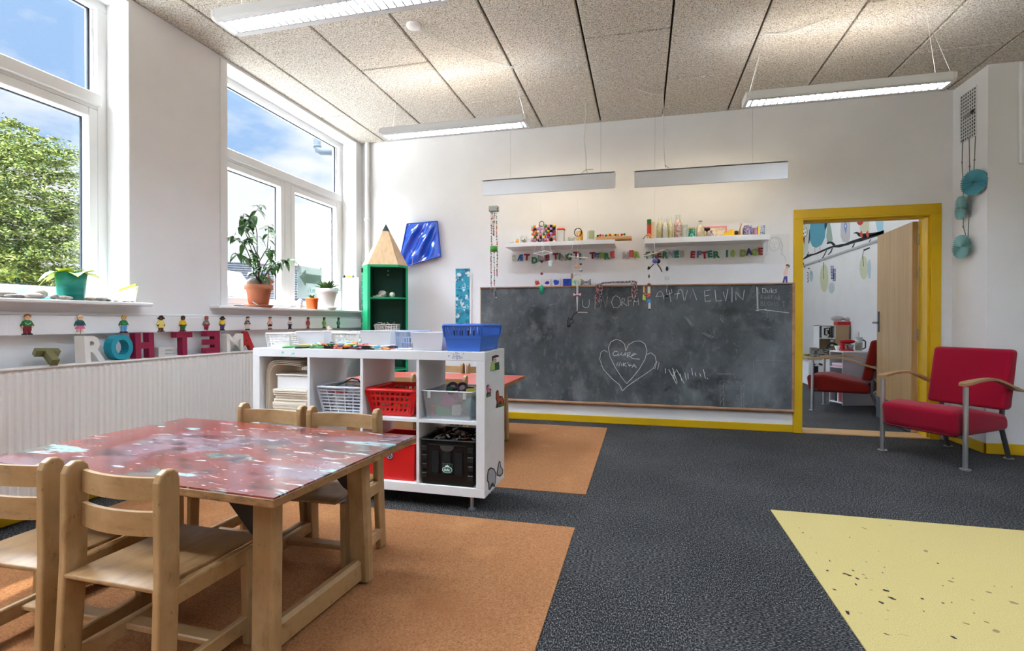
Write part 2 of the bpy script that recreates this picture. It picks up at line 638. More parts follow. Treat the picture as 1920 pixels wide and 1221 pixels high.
for k in range(len(jx) - 1):
    cuts = sorted(set([Y0, YB] + [offs[k] + 2.4 * q for q in range(-3, 3) if Y0 + .1 < offs[k] + 2.4 * q < YB - .1]))
    for a, b in zip(cuts[:-1], cuts[1:]):
        mb.slot(0).box(jx[k] + g, jx[k + 1] - g, a + g * .9, b - g * .9, ZC, ZC + 0.035, 0.006)
mb.slot(1).box(X0, X1 + .2, Y0 - .2, YB + .2, ZC + 0.03, ZC + .1)
struct('ceiling', mb, [WW, JOINT])

# yellow skirting
def skirt(name, *b):
    struct(name, MB().box(*b, 0.004), YELLOW)
skirt('baseboard_back', XW, 1.372, YB - .014, YB, 0, .072)
skirt('baseboard_left', XW, XW + .014, Y0, YB - .014, 0, .1)
skirt('baseboard_corner', 2.622, 2.636, 4.864, YB, 0, .085)
skirt('baseboard_right', 2.622, X1, 4.864, 4.878, 0, .085)

# door frame, threshold, open door
mb = MB()
mb.box(1.372, 1.445, YB - .02, YB, 0, 1.999, .002).box(2.478, 2.548, YB - .02, YB, 0, 1.999, .002).box(1.372, 2.548, YB - .02, YB, 2.0, 2.085, .003)
mb.box(1.436, 1.449, YB - .019, YB + .2, 0, 1.984).box(2.470, 2.484, YB - .019, YB + .2, 0, 1.984).box(1.437, 2.483, YB - .018, YB + .2, 1.985, 1.9995)
mb.box(1.4491, 1.462, YB + .06, YB + .12, 0, 1.9695).box(2.452, 2.4699, YB + .001, YB + .09, 0, 1.9695).box(1.4491, 2.4699, YB + .02, YB + .09, 1.970, 1.9848)
struct('trim_1', mb, YELLOW)
struct('trim_2', MB().box(1.449, 2.470, YB - .03, YB + .21, 0, .012, .003), mat('threshold_oak', (196, 158, 112), 0.5, noise=((170, 130, 86), 6, (1, 8, 1), .4, .7)))
door = thing('door_1', 'pale wooden door standing open into the next room, dark kick plate at its foot', None, (2.464, 5.556, 0), -0.052)
door['kind'] = 'structure'
DOORW = layered('beech_veneer', (184, 150, 102), [((166, 130, 84), 3, (10, 10, .5), 0.4, 0.75, 0, .7), ((198, 166, 120), 2, (5, 5, .4), 0.5, 0.7, 3, .6)], 0.4)
leaf_ = MB().box(-.042, .005, -.0045, .845, .012, 1.968, .002).build('leaf', DOORW, door)
MB().box(-.045, -.0425, .002, .843, .014, .235).build('kick_plate', mat('grey_rubber', (78, 82, 88), .55), leaf_)
for z in (1.80, 1.50, .92):
    h = MB()
    h.box(-.006, .022, -.022, .0, z - .05, z + .05).cyl((.004, -.012, z - .055), .008, .11, 10)
    h.build('hinge', STEEL, leaf_)
h = MB()
h.box(-.050, -.042, .775, .805, .93, 1.15, .003).cyl((-.05, .79, 1.03), .010, .05, 12, M=Matrix.Rotation(-PI / 2, 4, 'Y'))
h.tube([(-.095, .79, 1.03), (-.097, .74, 1.03), (-.094, .665, 1.027)], .0085, 10)
h.build('door_handle', mat('dark_steel', (92, 94, 98), .3, metal=.9), leaf_)

# windows: frame, transom, mullion, two casements, three panes, sill
RUB = mat('glazing_seal', (44, 52, 64), .6)
def window(nm, a, b, sill):
    r = bpy.data.objects.new(nm, None)
    COL.objects.link(r)
    r.location = (XW, (a + b) / 2, ZS)
    r['kind'] = 'structure'
    hw, H = (b - a) / 2, ZH - ZS
    xi, xo = -.172, -.252
    f = MB()
    f.box(xo, xi, -hw, -hw + .07, .0452, H - .0652, .003).box(xo, xi, hw - .07, hw, .0452, H - .0652, .003).box(xo, xi, -hw, hw, H - .065, H, .004).box(xo, xi, -hw, hw, 0, .045, .004)
    f.box(xo, xi - .03, -hw + .07, -hw + .085, 1.3, H - .065).box(xo, xi - .03, hw - .085, hw - .07, 1.3, H - .065)
    f.build('frame', WHITE, r)
    t0, t1 = 1.222, 1.318
    MB().box(xo, xi + .022, -hw + .055, hw - .055, t0 + .02, t1, .005).box(xo, xi, -hw + .07, hw - .07, t0, t0 + .02).build('transom', WHITE, r)
    MB().box(xo, xi + .004, -.045, .045, .04, t0 + .01, .004).build('mullion', WHITE, r)
    for p, q in ((-hw + .072, -.047), (.047, hw - .072)):
        s = MB()
        w_ = .055
        z0, z1 = .048, t0 - .003
        x0, x1 = xo + .005, xi + .006
        s.box(x0, x1, p, p + w_, z0, z1, .005).box(x0, x1, q - w_, q, z0, z1, .005).box(x0, x1, p + w_, q - w_, z1 - w_, z1, .005).box(x0, x1, p + w_, q - w_, z0, z0 + w_, .005)
        o = s.build('casement', WHITE, r)
        e = MB()
        e.box(-.232, -.222, p + w_, p + w_ + .008, z0 + w_, z1 - w_).box(-.232, -.222, q - w_ - .008, q - w_, z0 + w_, z1 - w_).box(-.232, -.222, p + w_, q - w_, z1 - w_ - .008, z1 - w_).box(-.232, -.222, p + w_, q - w_, z0 + w_, z0 + w_ + .008)
        e.build('seal', RUB, o)
        MB().box(-.229, -.225, p + w_ - .003, q - w_ + .003, z0 + w_ - .003, z1 - w_ + .003).build('pane', GLASS, o)
    MB().box(-.222, -.218, -hw + .068, hw - .068, t1 - .003, H - .06).build('pane', GLASS, r)
    e = MB().box(-.226, -.214, -hw + .085, -hw + .097, t1, H - .065).box(-.226, -.214, hw - .097, hw - .085, t1, H - .065).box(-.226, -.214, -hw + .085, hw - .085, H - .073, H - .065)
    e.build('seal', RUB, r)
    c = MB().box(-.172, .006, -hw - .004, -hw + .012, .0, H, .002).box(-.172, .006, hw - .012, hw + .004, 0, H, .002).box(-.172, .004, -hw, hw, H - .012, H, .002)
    c.box(-.006, .012, -hw - .06, -hw, .0, H - .002, .003)
    c.build('lining', WHITE, r)
    MB().box(-.172, sill[2], sill[0] - (a + b) / 2, sill[1] - (a + b) / 2, -.002, .020, .005).build('sill', WHITE, r)
    return r
window('window_1', *WINS[0], (0.60, 2.64, .111))
window('window_2', *WINS[1], (3.19, 5.30, .085))
window('window_3', *WINS[2], (-2.03, -0.01, .111))  # unseen window added behind the camera to bring in daylight

# cable trunking along the left wall under the sills
mb = MB()
mb.box(XW, XW + .048, Y0, YB - .002, .965, 1.070, .004).box(XW, XW + .030, Y0, YB - .002, 1.070, 1.088, .004)
for y in (-1.2, .35, 1.9, 3.49, 4.59):
    mb.box(XW + .047, XW + .0485, y, y + .002, .967, 1.068)
struct('trim_3', mb, WHITE)

# heating pipe in the far left corner
p = thing('heating_pipe', 'white painted heating pipe standing upright in the corner left of the kite', 'pipe', (-3.035, YB - .045, 0))
MB().tube([(0, 0, 0), (0, 0, ZC - .002)], .025, 16).build('pipe', WHITE, p)
MB().lathe([(.026, 2.18), (.034, 2.182), (.034, 2.206), (.026, 2.208)], n=16).box(-.01, .01, .025, .045, 2.187, 2.2).build('pipe_clip', WHITE, p)

# wooden framed board on the right, cut by the frame of the view
p = thing('wall_frame', 'white wooden picture frame hung high on the wall right of the vent', 'frame', (3.2, 4.878, 2.27))
mb = MB()
mb.box(-.368, -.29, -.03, 0, 0, .79, .008).box(.29, .368, -.03, 0, 0, .79, .008).box(-.29, .29, -.03, 0, 0, .075, .008).box(-.29, .29, -.03, 0, .715, .79, .008)
mb.build('moulding', WHITE, p)
MB().box(-.30, .30, -.012, -.001, .06, .73).build('backing', mat('pale_board', (226, 224, 218), .6), p)

# vent grille on the corner pier
p = thing('vent_grille', 'white perforated air vent grille high on the corner pier, slider half open', 'vent', (2.636, 5.125, 2.565))
mb = MB().box(-.003, -.001, -.105, .105, 0, .40)
mb.build('backing', DARK, p)
mb = MB()
for i in range(8):
    y = -.105 + .21 * i / 7
    mb.box(-.008, -.002, y - .0048, y + .0048, 0, .40)
for i in range(15):
    z = .40 * i / 14
    mb.box(-.008, -.002, -.111, .111, z - .0045, z + .0045)
mb.build('grille', WHITE, p)
MB().box(-.016, -.008, -.075, .055, .19, .215, .004).build('slider', mat('grey_plastic', (150, 150, 148), .5), p)
MB().box(-.022, -.014, -.095, -.06, .188, .217, .003).build('knob', BLACK, p)

# ================================================================ lamps
TUBE = mat('fluorescent_tube_down', (218, 234, 255), .5, emit=LAMP_DOWN)
TUBEUP = mat('fluorescent_tube_up', (255, 244, 230), .5, emit=LAMP_UP)
LOUVRE = mat('white_louvre', (150, 150, 146), .5)
LAMPW = mat('lamp_housing', (222, 224, 226), .4)
def pendant(x0, yc, label):
    """suspended two-way fluorescent lamp with a louvre, 1.25 m long"""
    Lh, z0 = .625, 2.594
    r = thing('pendant_lamp', label, 'lamp', (x0 + Lh, yc, z0), group='hanging fluorescent lamps')
    mb = MB()
    mb.box(-Lh + .02, Lh - .02, -.088, -.062, .006, .056, .003).box(-Lh + .02, Lh - .02, .062, .088, .006, .056, .003)
    mb.box(-Lh + .02, Lh - .02, -.062, -.028, .040, .056).box(-Lh + .02, Lh - .02, .028, .062, .040, .056)
    mb.box(-Lh + .02, Lh - .02, -.088, -.055, 0, .008, .002).box(-Lh + .02, Lh - .02, .055, .088, 0, .008, .002)
    hs_ = mb.build('housing', LAMPW, r)
    for s in (-1, 1):
        c = MB()
        pts = [(-.088, .012), (-.07, 0), (.07, 0), (.088, .012), (.088, .05), (.07, .058), (-.07, .058), (-.088, .05)]
        c.prism(pts, (s * (Lh - .02), 0, 0), (0, 1, 0), (0, 0, 1), s * .02)
        c.build('end_cap', WHITE, hs_)
    lv = MB()
    k = 26
    for i in range(k + 1):
        x = -Lh + .05 + (2 * Lh - .1) * i / k
        lv.prism([(-.055, .001), (.055, .001), (.055, .020), (0, .014), (-.055, .020)], (x - .004, 0, .001), (0, 1, 0), (0, 0, 1), .008)
    lv.box(-Lh + .04, Lh - .04, -.056, -.050, .001, .022).box(-Lh + .04, Lh - .04, .050, .056, .001, .022)
    lv.build('louvre', LOUVRE, hs_)
    MB().box(-Lh + .06, Lh - .06, -.050, .050, .024, .028).build('tube', TUBE, hs_)
    MB().box(-Lh + .08, Lh - .08, -.026, .026, .046, .052).build('uplight_tube', TUBEUP, hs_)
    for s in (-1, 1):
        xr = s * (Lh - .13)
        w_ = MB()
        zt = ZC - z0
        for q in (-.08, .08):
            w_.tube([(s * (Lh - .035), q, .055), (xr, 0, zt - .012)], .0016, 5)
        w_.tube([(xr + .012 * math.cos(a * PI / 4), .012 * math.sin(a * PI / 4), zt - .006) for a in range(8)], .003, 6, closed=True)
        w_.tube([(xr, 0, zt - .012), (xr, 0, zt)], .003, 6)
        w_.build('suspension_wire', STRING, r)
    return r
pendant(-2.16, 2.30, 'white fluorescent lamp hung nearest the camera, above the paint-stained table')
pendant(-2.13, 4.00, 'white fluorescent lamp hung before the back wall, above the pencil cabinet')
pendant(0.70, 4.00, 'white fluorescent lamp hung on the right, near the vent grille')
pendant(0.70, 2.30, 'added unseen lamp above the pale yellow carpet square')  # out-of-view lamps from here down, added to light the room
pendant(2.75, 2.30, 'added unseen lamp at the right-hand wall beyond the pale yellow carpet')  # this and the next: unseen, added to brighten the right side
pendant(2.75, 0.60, 'added unseen lamp at the right-hand wall behind the viewer')
pendant(-2.16, 0.60, 'added unseen lamp behind the viewer on the window side')
pendant(0.70, 0.60, 'added unseen lamp behind the viewer on the right side')
pendant(-0.70, -1.3, 'added unseen lamp in the middle at the back of the room behind the viewer')

BTUBE = mat('board_lamp_tube', (255, 236, 204), .5, emit=BOARD_LAMP)
def board_lamp(xc, zt, label, wires):
    r = thing('blackboard_lamp', label, 'lamp', (xc, 4.80, zt - .153), group='blackboard lamps')
    Lh = .63
    MB().box(-Lh, Lh, -.012, 0, 0, .153, .004).box(-Lh, Lh, -.012, .10, .141, .153).box(-Lh, -Lh + .006, -.01, .10, .03, .15).box(Lh - .006, Lh, -.01, .10, .03, .15).build('reflector', LAMPW, r)
    MB().tube([(-Lh + .03, .05, .10), (Lh - .03, .05, .10)], .014, 10).build('tube', BTUBE, r)
    for x in wires:
        MB().tube([(x, .03, .15), (x, .03, ZC - zt + .153)], .0012, 5).build('suspension_wire', mat('thin_wire', (176, 176, 174), .5), r)
board_lamp(-.875, 2.405, 'grey-white blackboard lamp hanging over the left wall shelf', (-.36, .5))
board_lamp(.555, 2.395, 'grey-white blackboard lamp hanging over the right wall shelf', (-.45, .36))

# loose white cables
def cable(name, pts, label, r=.004, m=STRING, tail=None):
    o = thing(name, label, 'cable', pts[0])
    b = Vector(pts[0])
    MB().tube([Vector(p) - b for p in pts], r, 7).build('lead', m, o)
    if tail:
        t = MB()
        e = Vector(pts[-1]) - b
        for q in tail:
            t.tube([e, e + Vector(q)], .0018, 5)
        t.build('bare_wires', BLACKSTR, o)
cable('hanging_cable', [(-.44, 4.80, 3.055), (-.50, 4.79, 3.058), (-.515, 4.785, 3.05), (-.512, 4.785, 2.9), (-.525, 4.785, 2.72), (-.508, 4.785, 2.56), (-.505, 4.785, 2.435)],
      'white cable with three bare wires hanging over the left blackboard lamp', tail=[(-.045, 0, -.03), (.065, 0, .0), (.01, .02, -.02)])
cable('hanging_cable', [(-.06, 4.62, 3.062), (0.0, 4.66, 3.045), (.08, 4.74, 3.05), (.165, 4.79, 3.062), (.174, 4.80, 3.05), (.175, 4.80, 2.85), (.180, 4.80, 2.6), (.192, 4.80, 2.43)],
      'white cable hanging from the ceiling over the right blackboard lamp', tail=[(.03, 0, -.025), (.005, .01, -.015)])
cable('ceiling_cable', [(1.20, 3.87, 3.06), (1.08, 3.92, 3.055), (.98, 3.98, 3.05), (.90, 3.98, 3.058), (.825, 3.965, 3.06)], 'short white cable looped under the ceiling at the right-hand lamp')
cable('ceiling_cable', [(-1.51, 3.29, 3.055), (-1.35, 3.55, 3.05), (-1.18, 3.82, 3.055), (-1.003, 4.0, 3.06)], 'thin white cable running under the ceiling from the round cover to a lamp wire', r=.0025)
tag(MB().lathe([(.001, 3.045), (.035, 3.046), (.05, 3.055), (.052, ZC)], (-1.523, 3.282, 0), 24).build('ceiling_rose', WHITE), 'small round white cable cover on the ceiling slab', 'cable cover')
# ================================================================ radiator
r = thing('radiator', 'long white ribbed panel radiator under the windows', 'radiator', (XW + .065, 0, .13))
RADW = mat('radiator_enamel', (228, 226, 222), .4)
H, ra, rb = .675, -1.6, 4.10
mb = MB()
pitch = .0335
k = int((rb - ra) / pitch)
prof = []
for i in range(k):
    y = ra + i * pitch
    prof += [(y, .076), (y + pitch * .30, .076), (y + pitch * .52, .084), (y + pitch * .78, .084)]
prof.append((rb, .076))
vs = [(x, y, z) for z in (.0, .028, H - .03, H) for y, x in prof]
N = len(prof)
for q in (0, 3):
    for i in range(N):
        vs[q * N + i] = (.068, vs[q * N + i][1], vs[q * N + i][2])
mb.poly(vs, [(a * N + i, a * N + i + 1, (a + 1) * N + i + 1, (a + 1) * N + i) for a in range(3) for i in range(N - 1)])
mb.box(0, .07, ra, rb, 0, H - .002)
mb.build('panel', RADW, r)
t = MB().box(-.004, .088, ra - .002, rb + .002, H - .008, H + .002, .003)
for i in range(int((rb - ra) / .02)):
    t.box(.006, .060, ra + .004 + i * .02, ra + .016 + i * .02, H + .0015, H + .003)
t.build('top_grille', RADW, r)
for y in (ra, rb):
    MB().box(-.002, .088, y - .004, y + .004, 0, H, .003).build('side_cover', RADW, r)
for y in (-1.0, 1.2, 3.4):
    MB().box(-.062, .0, y - .015, y + .015, .1, H - .1).build('bracket', RADW, r)
RT = .808   # top of the radiator

# ================================================================ big letters on the radiator
def big_letter(ch, x, y, h, wd, dep, col, label, turn=0, lean=.0, mirror=False, z=RT, fat=.03):
    o = thing('wooden_letter', label, 'letter', (x, y, z), group='large letters on the radiator')
    u, v = Vector((math.sin(-turn), math.cos(turn), 0)), Vector((0, 0, 1))
    mb = MB()
    vs, fs, w_, h_ = glyph(ch, fat)
    kx, k_ = wd / w_, h / h_
    nn = u.cross(v)
    pts = []
    for p in vs:
        px = (w_ - p[0]) * kx if mirror else p[0] * kx
        pz = p[1] * k_
        q = u * (px - wd / 2) + v * pz + nn * ((p[2] - .5) * dep)
        q = q + Vector((-lean * pz, 0, 0))
        pts.append(q)
    mb.poly(pts, [f[::-1] for f in fs] if mirror else fs)
    mb.build('letter_body', flat(col, .5), o)
    return o
LX = -3.035
big_letter('R', LX, 2.262, .148, .165, .052, (226, 224, 220), 'large white letter R standing on the radiator', .35, .05, fat=.035)
big_letter('O', LX, 2.425, .150, .150, .052, (24, 138, 158), 'large teal letter O between the white R and the crimson H', .12, .05, fat=.03)
big_letter('H', LX, 2.575, .158, .125, .045, (140, 22, 62), 'large crimson letter H beside the teal O', 0, .03, fat=.05)
big_letter('T', LX, 2.865, .158, .125, .045, (134, 18, 56), 'large crimson letter T standing alone on the radiator', 0, .03, fat=.05)
big_letter('E', LX, 3.105, .160, .125, .045, (138, 20, 58), 'large crimson letter E turned back to front on the radiator', 0, .03, True, fat=.05)
big_letter('M', LX, 3.315, .135, .165, .045, (222, 220, 214), 'large white letter M leaning by the red A', 0, .04, fat=.012)
big_letter('A', LX - .02, 3.462, .150, .14, .045, (170, 36, 40), 'large red letter A tipped over behind the white M', -.3, .03, fat=.05)
o = big_letter('E', LX - .02, 2.742, .06, .12, .05, (196, 194, 190), 'small white letter lying on its back beside the crimson H', 0, .0, fat=.05)
o = thing('wooden_letter', 'olive green letter T lying flat on the radiator', 'letter', (-3.03, 2.04, RT), 0, 'large letters on the radiator')
mb = MB()
mb.text('T', (.058, -.07, .004), (0, 1, -.06), (-.62, .18, .30), .135, .034, wmax=.15, fat=.06)
mb.build('letter_body', flat((112, 108, 68), .5), o)

# ================================================================ painted wooden figures on the trunking
SKIN = {'l': (232, 186, 150), 'm': (150, 96, 62), 'd': (84, 50, 36)}
def figure(px, label, skin, hair, top, stripe, low, shoe, skirt_=False, pig=False):
    p = at(px, 605, 'x', XW + .049)
    o = thing('wooden_figure', label, 'figure', (XW + .049, p[1], .968), group='painted wooden children on the trunking')
    sk = flat(SKIN[skin])
    def P(pts, t0, t1):
        return MB().prism(pts, (t0, 0, 0), (0, 1, 0), (0, 0, 1), t1 - t0)
    s = .112 / 10.0
    sc = lambda pts: [(a * s, b * s) for a, b in pts]
    for q in (-1, 1):
        P(sc([(q * .35, .5), (q * 1.5, .5), (q * 1.35, 2.6), (q * .3, 2.6)]), 0, .006).build('leg', sk if skirt_ or low == 's' else flat(low), o)
        P(sc([(q * .3, 0), (q * 2.1, 0), (q * 2.0, .55), (q * 1.4, .8), (q * .35, .8)]), 0, .008).build('shoe', flat(shoe), o)
        P(sc([(q * 1.2, 6.6), (q * 1.7, 6.5), (q * 2.7, 4.6), (q * 2.6, 4.0), (q * 2.1, 4.0), (q * 1.2, 5.3)]), 0, .006).build('arm', flat(top), o)
        P(sc([(q * 2.05 + .45 * math.cos(a), 3.85 + .5 * math.sin(a)) for a in [PI * 2 * i / 8 for i in range(8)]]), .001, .007).build('hand', sk, o)
    if skirt_:
        P(sc([(-2.2, 2.5), (2.2, 2.5), (1.3, 4.4), (-1.3, 4.4)]), .001, .008).build('skirt', flat(low), o)
    else:
        P(sc([(-1.6, 2.0), (-.15, 2.0), (0, 2.9), (.15, 2.0), (1.6, 2.0), (1.45, 4.3), (-1.45, 4.3)]), .001, .008).build('trousers', flat(low), o)
    P(sc([(-1.4, 4.1), (1.4, 4.1), (1.5, 6.3), (.8, 6.9), (-.8, 6.9), (-1.5, 6.3)]), .001, .009).build('shirt', flat(top), o)
    if stripe:
        P(sc([(-1.35, 5.9), (0, 5.0), (1.35, 5.9), (1.35, 5.45), (0, 4.5), (-1.35, 5.45)]), .009, .0096).build('shirt_stripe', flat(stripe), o)
    hd = MB().slot(0)
    hd.prism(sc([(1.25 * math.cos(a), 8.1 + 1.35 * math.sin(a)) for a in [PI * 2 * i / 12 for i in range(12)]]), (.001, 0, 0), (0, 1, 0), (0, 0, 1), .008)
    hd.slot(1)
    for q in (-.45, .45):
        hd.prism(sc([(q + .16 * math.cos(a), 8.15 + .2 * math.sin(a)) for a in [PI * 2 * i / 6 for i in range(6)]]), (.009, 0, 0), (0, 1, 0), (0, 0, 1), .0006)
    hd.slot(2).prism(sc([(-.5, 7.45), (0, 7.2), (.5, 7.45), (0, 7.35)]), (.009, 0, 0), (0, 1, 0), (0, 0, 1), .0006)
    hd.build('head', [sk, BLACK, flat((190, 60, 60))], o)
    h = MB().prism(sc([(1.35 * math.cos(a), 8.35 + 1.4 * math.sin(a)) for a in [PI * i / 9 for i in range(10)]] + [(-1.0, 8.5), (-.3, 8.9), (.6, 8.7), (1.0, 8.4)]), (.002, 0, 0), (0, 1, 0), (0, 0, 1), .0085)
    if pig:
        for q in (-1, 1):
            h.ball((.006, q * 1.75 * s, 8.0 * s), .55 * s, 8)
    h.build('hair', flat(hair), o)
figure(50, 'wooden child figure in a green jumper and dark red shorts, leftmost on the trunking', 'l', (150, 96, 60), (44, 120, 66), (140, 196, 140), (120, 26, 36), (24, 24, 24))
figure(149, 'wooden girl figure with white-blond hair, striped teal top and pink skirt', 'l', (232, 216, 180), (44, 92, 92), (20, 40, 44), (206, 96, 160), (230, 226, 222), True)
figure(231, 'blond wooden boy figure in a green jumper and light blue trousers', 'l', (224, 184, 60), (30, 124, 70), (90, 190, 120), (96, 158, 206), (22, 24, 34))
figure(301, 'wooden girl figure with black bunches in a pale yellow dress', 'd', (28, 24, 24), (226, 206, 112), None, (226, 206, 112), (110, 70, 46), True, True)
figure(342, 'wooden figure in a bright yellow top and green shorts, over the crimson T', 'd', (30, 24, 22), (238, 190, 30), None, (30, 110, 60), (130, 30, 40))
figure(386, 'wooden figure with a red cap in a grey top and crimson shorts', 'm', (190, 60, 40), (128, 120, 112), (200, 196, 190), (168, 34, 50), (230, 226, 222))
figure(416, 'wooden girl figure with black bunches, yellow top and purple shorts', 'd', (28, 22, 24), (236, 196, 40), None, (74, 50, 110), (24, 24, 28), False, True)
figure(463.5, 'dark-haired wooden figure with a black waistcoat and white trousers', 'l', (40, 32, 30), (90, 84, 84), (226, 222, 216), (222, 216, 206), (34, 30, 30))
figure(505.5, 'wooden girl figure with auburn hair, pink top and dark blue skirt', 'l', (120, 60, 40), (222, 176, 168), None, (36, 40, 78), (30, 30, 34), True)
figure(543, 'wooden figure in a white shirt and dark blue trousers', 'm', (50, 34, 28), (222, 218, 212), (60, 60, 80), (38, 44, 84), (24, 24, 26))
figure(577, 'wooden girl figure with long black hair in a dusky red dress', 'm', (34, 24, 24), (168, 70, 76), None, (178, 84, 92), (40, 30, 30), True)
figure(607, 'wooden figure in a light green suit', 'm', (40, 28, 24), (126, 176, 96), None, (126, 176, 96), (60, 44, 34))
figure(634, 'dark-haired wooden figure in teal, rightmost on the trunking next to the pencil cabinet', 'd', (26, 24, 24), (60, 130, 112), None, (50, 110, 100), (30, 30, 30))

# ================================================================ children's chairs
def make_chair(label):
    r = thing('child_chair', label, 'chair', group='small beech chairs')
    for s in (-1, 1):
        xb, xt = s * .175, s * .166
        out = [(-.022, 0), (.038, 0), (.056, .30), (.058, .36), (.062, .60), (.058, .622), (.044, .636), (.024, .638), (.006, .628), (-.003, .608), (-.005, .36), (-.012, .20)]
        mb = MB()
        vs = []
        for t in (-.013, .013):
            for y, z in out:
                vs.append((xb + (xt - xb) * z / .638 + t, y, z))
        k = len(out)
        bm = bmesh.new()
        bv = [bm.verts.new(v) for v in vs]
        bm.faces.new([bv[i] for i in range(k)][::-1])
        bm.faces.new([bv[k + i] for i in range(k)])
        for i in range(k):
            bm.faces.new((bv[i], bv[(i + 1) % k], bv[k + (i + 1) % k], bv[k + i]))
        bmesh.ops.recalc_face_normals(bm, faces=bm.faces)
        bmesh.ops.bevel(bm, geom=[e for e in bm.edges if abs(e.calc_face_angle(0)) > .9], offset=.006, segments=3, affect='EDGES', profile=.5)
        bm.verts.index_update()
        mb.poly([tuple(v.co) for v in bm.verts], [[v.index for v in f.verts] for f in bm.faces])
        bm.free()
        mb.build('rear_post', BEECH, r)
        MB().bar((s * .178, .318, 0), (s * .172, .314, .312), .026, .046, .004, up=(0, 1, 0)).build('front_leg', BEECH, r)
        MB().bar((s * .173, .04, .287), (s * .173, .34, .287), .024, .052, .004).build('side_rail', BEECH_H, r)
        MB().bar((s * .176, .01, .070), (s * .176, .30, .070), .022, .050, .004).build('runner', BEECH_H, r)
    MB().bar((-.178, .20, .074), (.178, .20, .074), .050, .020, .004).build('stretcher', BEECH_H, r)
    MB().box(-.163, .163, -.006, .372, .314, .327, .004, seg=2).build('seat', SEAT, r)
    for z, hh, xw in ((.578, .062, .156), (.482, .066, .158)):
        mb = MB()
        m = 12
        vs, fs = [], []
        for i in range(m + 1):
            x = -xw + 2 * xw * i / m
            y = .040 - .026 * (1 - (x / xw) ** 2)
            for dy, dz in ((0, -hh / 2), (.013, -hh / 2), (.013, hh / 2), (0, hh / 2)):
                vs.append((x, y + dy, z + dz))
        for i in range(m):
            for j in range(4):
                fs.append((i * 4 + j, i * 4 + (j + 1) % 4, i * 4 + 4 + (j + 1) % 4, i * 4 + 4 + j))
        fs += [(0, 3, 2, 1), (m * 4, m * 4 + 1, m * 4 + 2, m * 4 + 3)]
        mb.poly(vs, [f[::-1] for f in fs])
        mb.build('back_slat', BEECH_H, r)
    return r
chair = make_chair('small beech chair at the near side of the paint-stained table, right of its neighbour')
chair.location = (-1.415, 1.100, .004)
chair.rotation_euler = (0, 0, -.02)
def put(x, y, rz, label):
    return dup(chair, (x, y, .004), rz, label)
put(-1.848, 1.105, .03, 'small beech chair at the near side of the table, cut by the left picture edge')
put(-1.342, 2.165, PI + .03, 'small beech chair across the paint-stained table, in front of the red crate')
put(-1.728, 2.165, PI - .02, 'small beech chair at the far side of the paint-stained table, before the paper stacks')
put(-1.43, 3.58, .02, 'small beech chair seen behind the clear toy box, near side of rear table')
put(-1.85, 3.59, -.03, 'small beech chair behind the red basket, at the near side of the rear red table')
put(-1.425, 4.66, PI + .02, 'small beech chair before the blackboard, right one at the rear table')
put(-1.815, 4.67, PI - .03, 'small beech chair before the back wall, left one at the rear table')

# ================================================================ tables
TOP_P = layered('paint_stained_top', (126, 48, 40), [((148, 76, 68), 1.6, (1, 1, 1), .42, .62, 0, .85), ((140, 124, 136), 2.0, (1, 1.4, 1), .50, .60, 3.1, .85),
                                                    ((84, 130, 122), 3.6, (.8, 1.8, 1), .57, .63, 5.3, .85), ((50, 42, 48), 6.5, (1.2, 2.6, 1), .535, .62, 8.4, .85), ((150, 36, 62), 3.5, (1, 1.6, 1), .66, .68, 30.2, .9),
                                                    ((206, 212, 214), 13, (.8, 3.0, 1), .61, .66, 12.7, .85), ((164, 204, 206), 3, (.7, 2.4, 1), .615, .65, 17.2, .85),
                                                    ((40, 34, 36), 26, (1, 2, 1), .62, .70, 21.5, .8), ((235, 232, 228), 30, (.8, 2.4, 1), .665, .72, 25.5, .8)], .2, .6, bump=(30, .10, .004))
TOP_P.node_tree.nodes['Principled BSDF'].inputs['Coat Weight'].default_value = .5
TOP_P.node_tree.nodes['Principled BSDF'].inputs['Coat Roughness'].default_value = .16
TOP_R = layered('red_linoleum_top', (176, 84, 74), [((196, 108, 96), 2.5, (1, 1, 1), .45, .7, 0, .6), ((214, 180, 170), 12, (1, 2, 1), .66, .74, 4, .7)], .35)
EDGEW = layered('worn_wood_edge', (150, 112, 72), [((84, 62, 42), 10, (2, 2, 6), .48, .7, 0, .8), ((196, 160, 112), 8, (2, 2, 4), .55, .75, 3, .6)], .5)
def make_table(label, top, L_, W_, H_):
    r = thing('activity_table', label, 'table', group='low activity tables')
    hl, hw = L_ / 2, W_ / 2
    mb = MB()
    mb.slot(0).box(-hl + .002, hl - .002, -hw + .002, hw - .002, H_ - .006, H_)
    mb.slot(1).box(-hl, hl, -hw, hw, H_ - .030, H_ - .004, .003)
    mb.build('tabletop', [top, EDGEW], r)
    for sx in (-1, 1):
        x = sx * (hl - .155)
        for sy in (-1, 1):
            y = -.262 if sy < 0 else .208
            mb = MB()
            mb.bar((x + sx * .010, y + sy * .018, 0), (x, y, H_ - .03), .085, .05, .010, up=(0, 1, 0))
            mb.build('leg', BEECH, r)
            MB().prism([(0, 0), (-sx * .17, 0), (-sx * .15, -.02), (-sx * .02, -.15), (0, -.16)], (x - sx * .043, y - .004, H_ - .03), (1, 0, 0), (0, 0, 1), -.008).build('corner_brace', BLACK, r)
        MB().bar((x + sx * .006, -.262, .052), (x + sx * .006, .208, .052), .042, .088, .012).build('foot_rail', BEECH_H, r)
        MB().bar((x, -.22, H_ - .06), (x, .22, H_ - .06), .03, .055, .003).build('cross_bearer', BEECH_H, r)
    return r
t1 = make_table('low table with paint-stained dark red top in the foreground', TOP_P, 1.285, .815, .552)
t1.location = (-1.592, 1.656, .0065)
t1.rotation_euler = (0, 0, -.062)
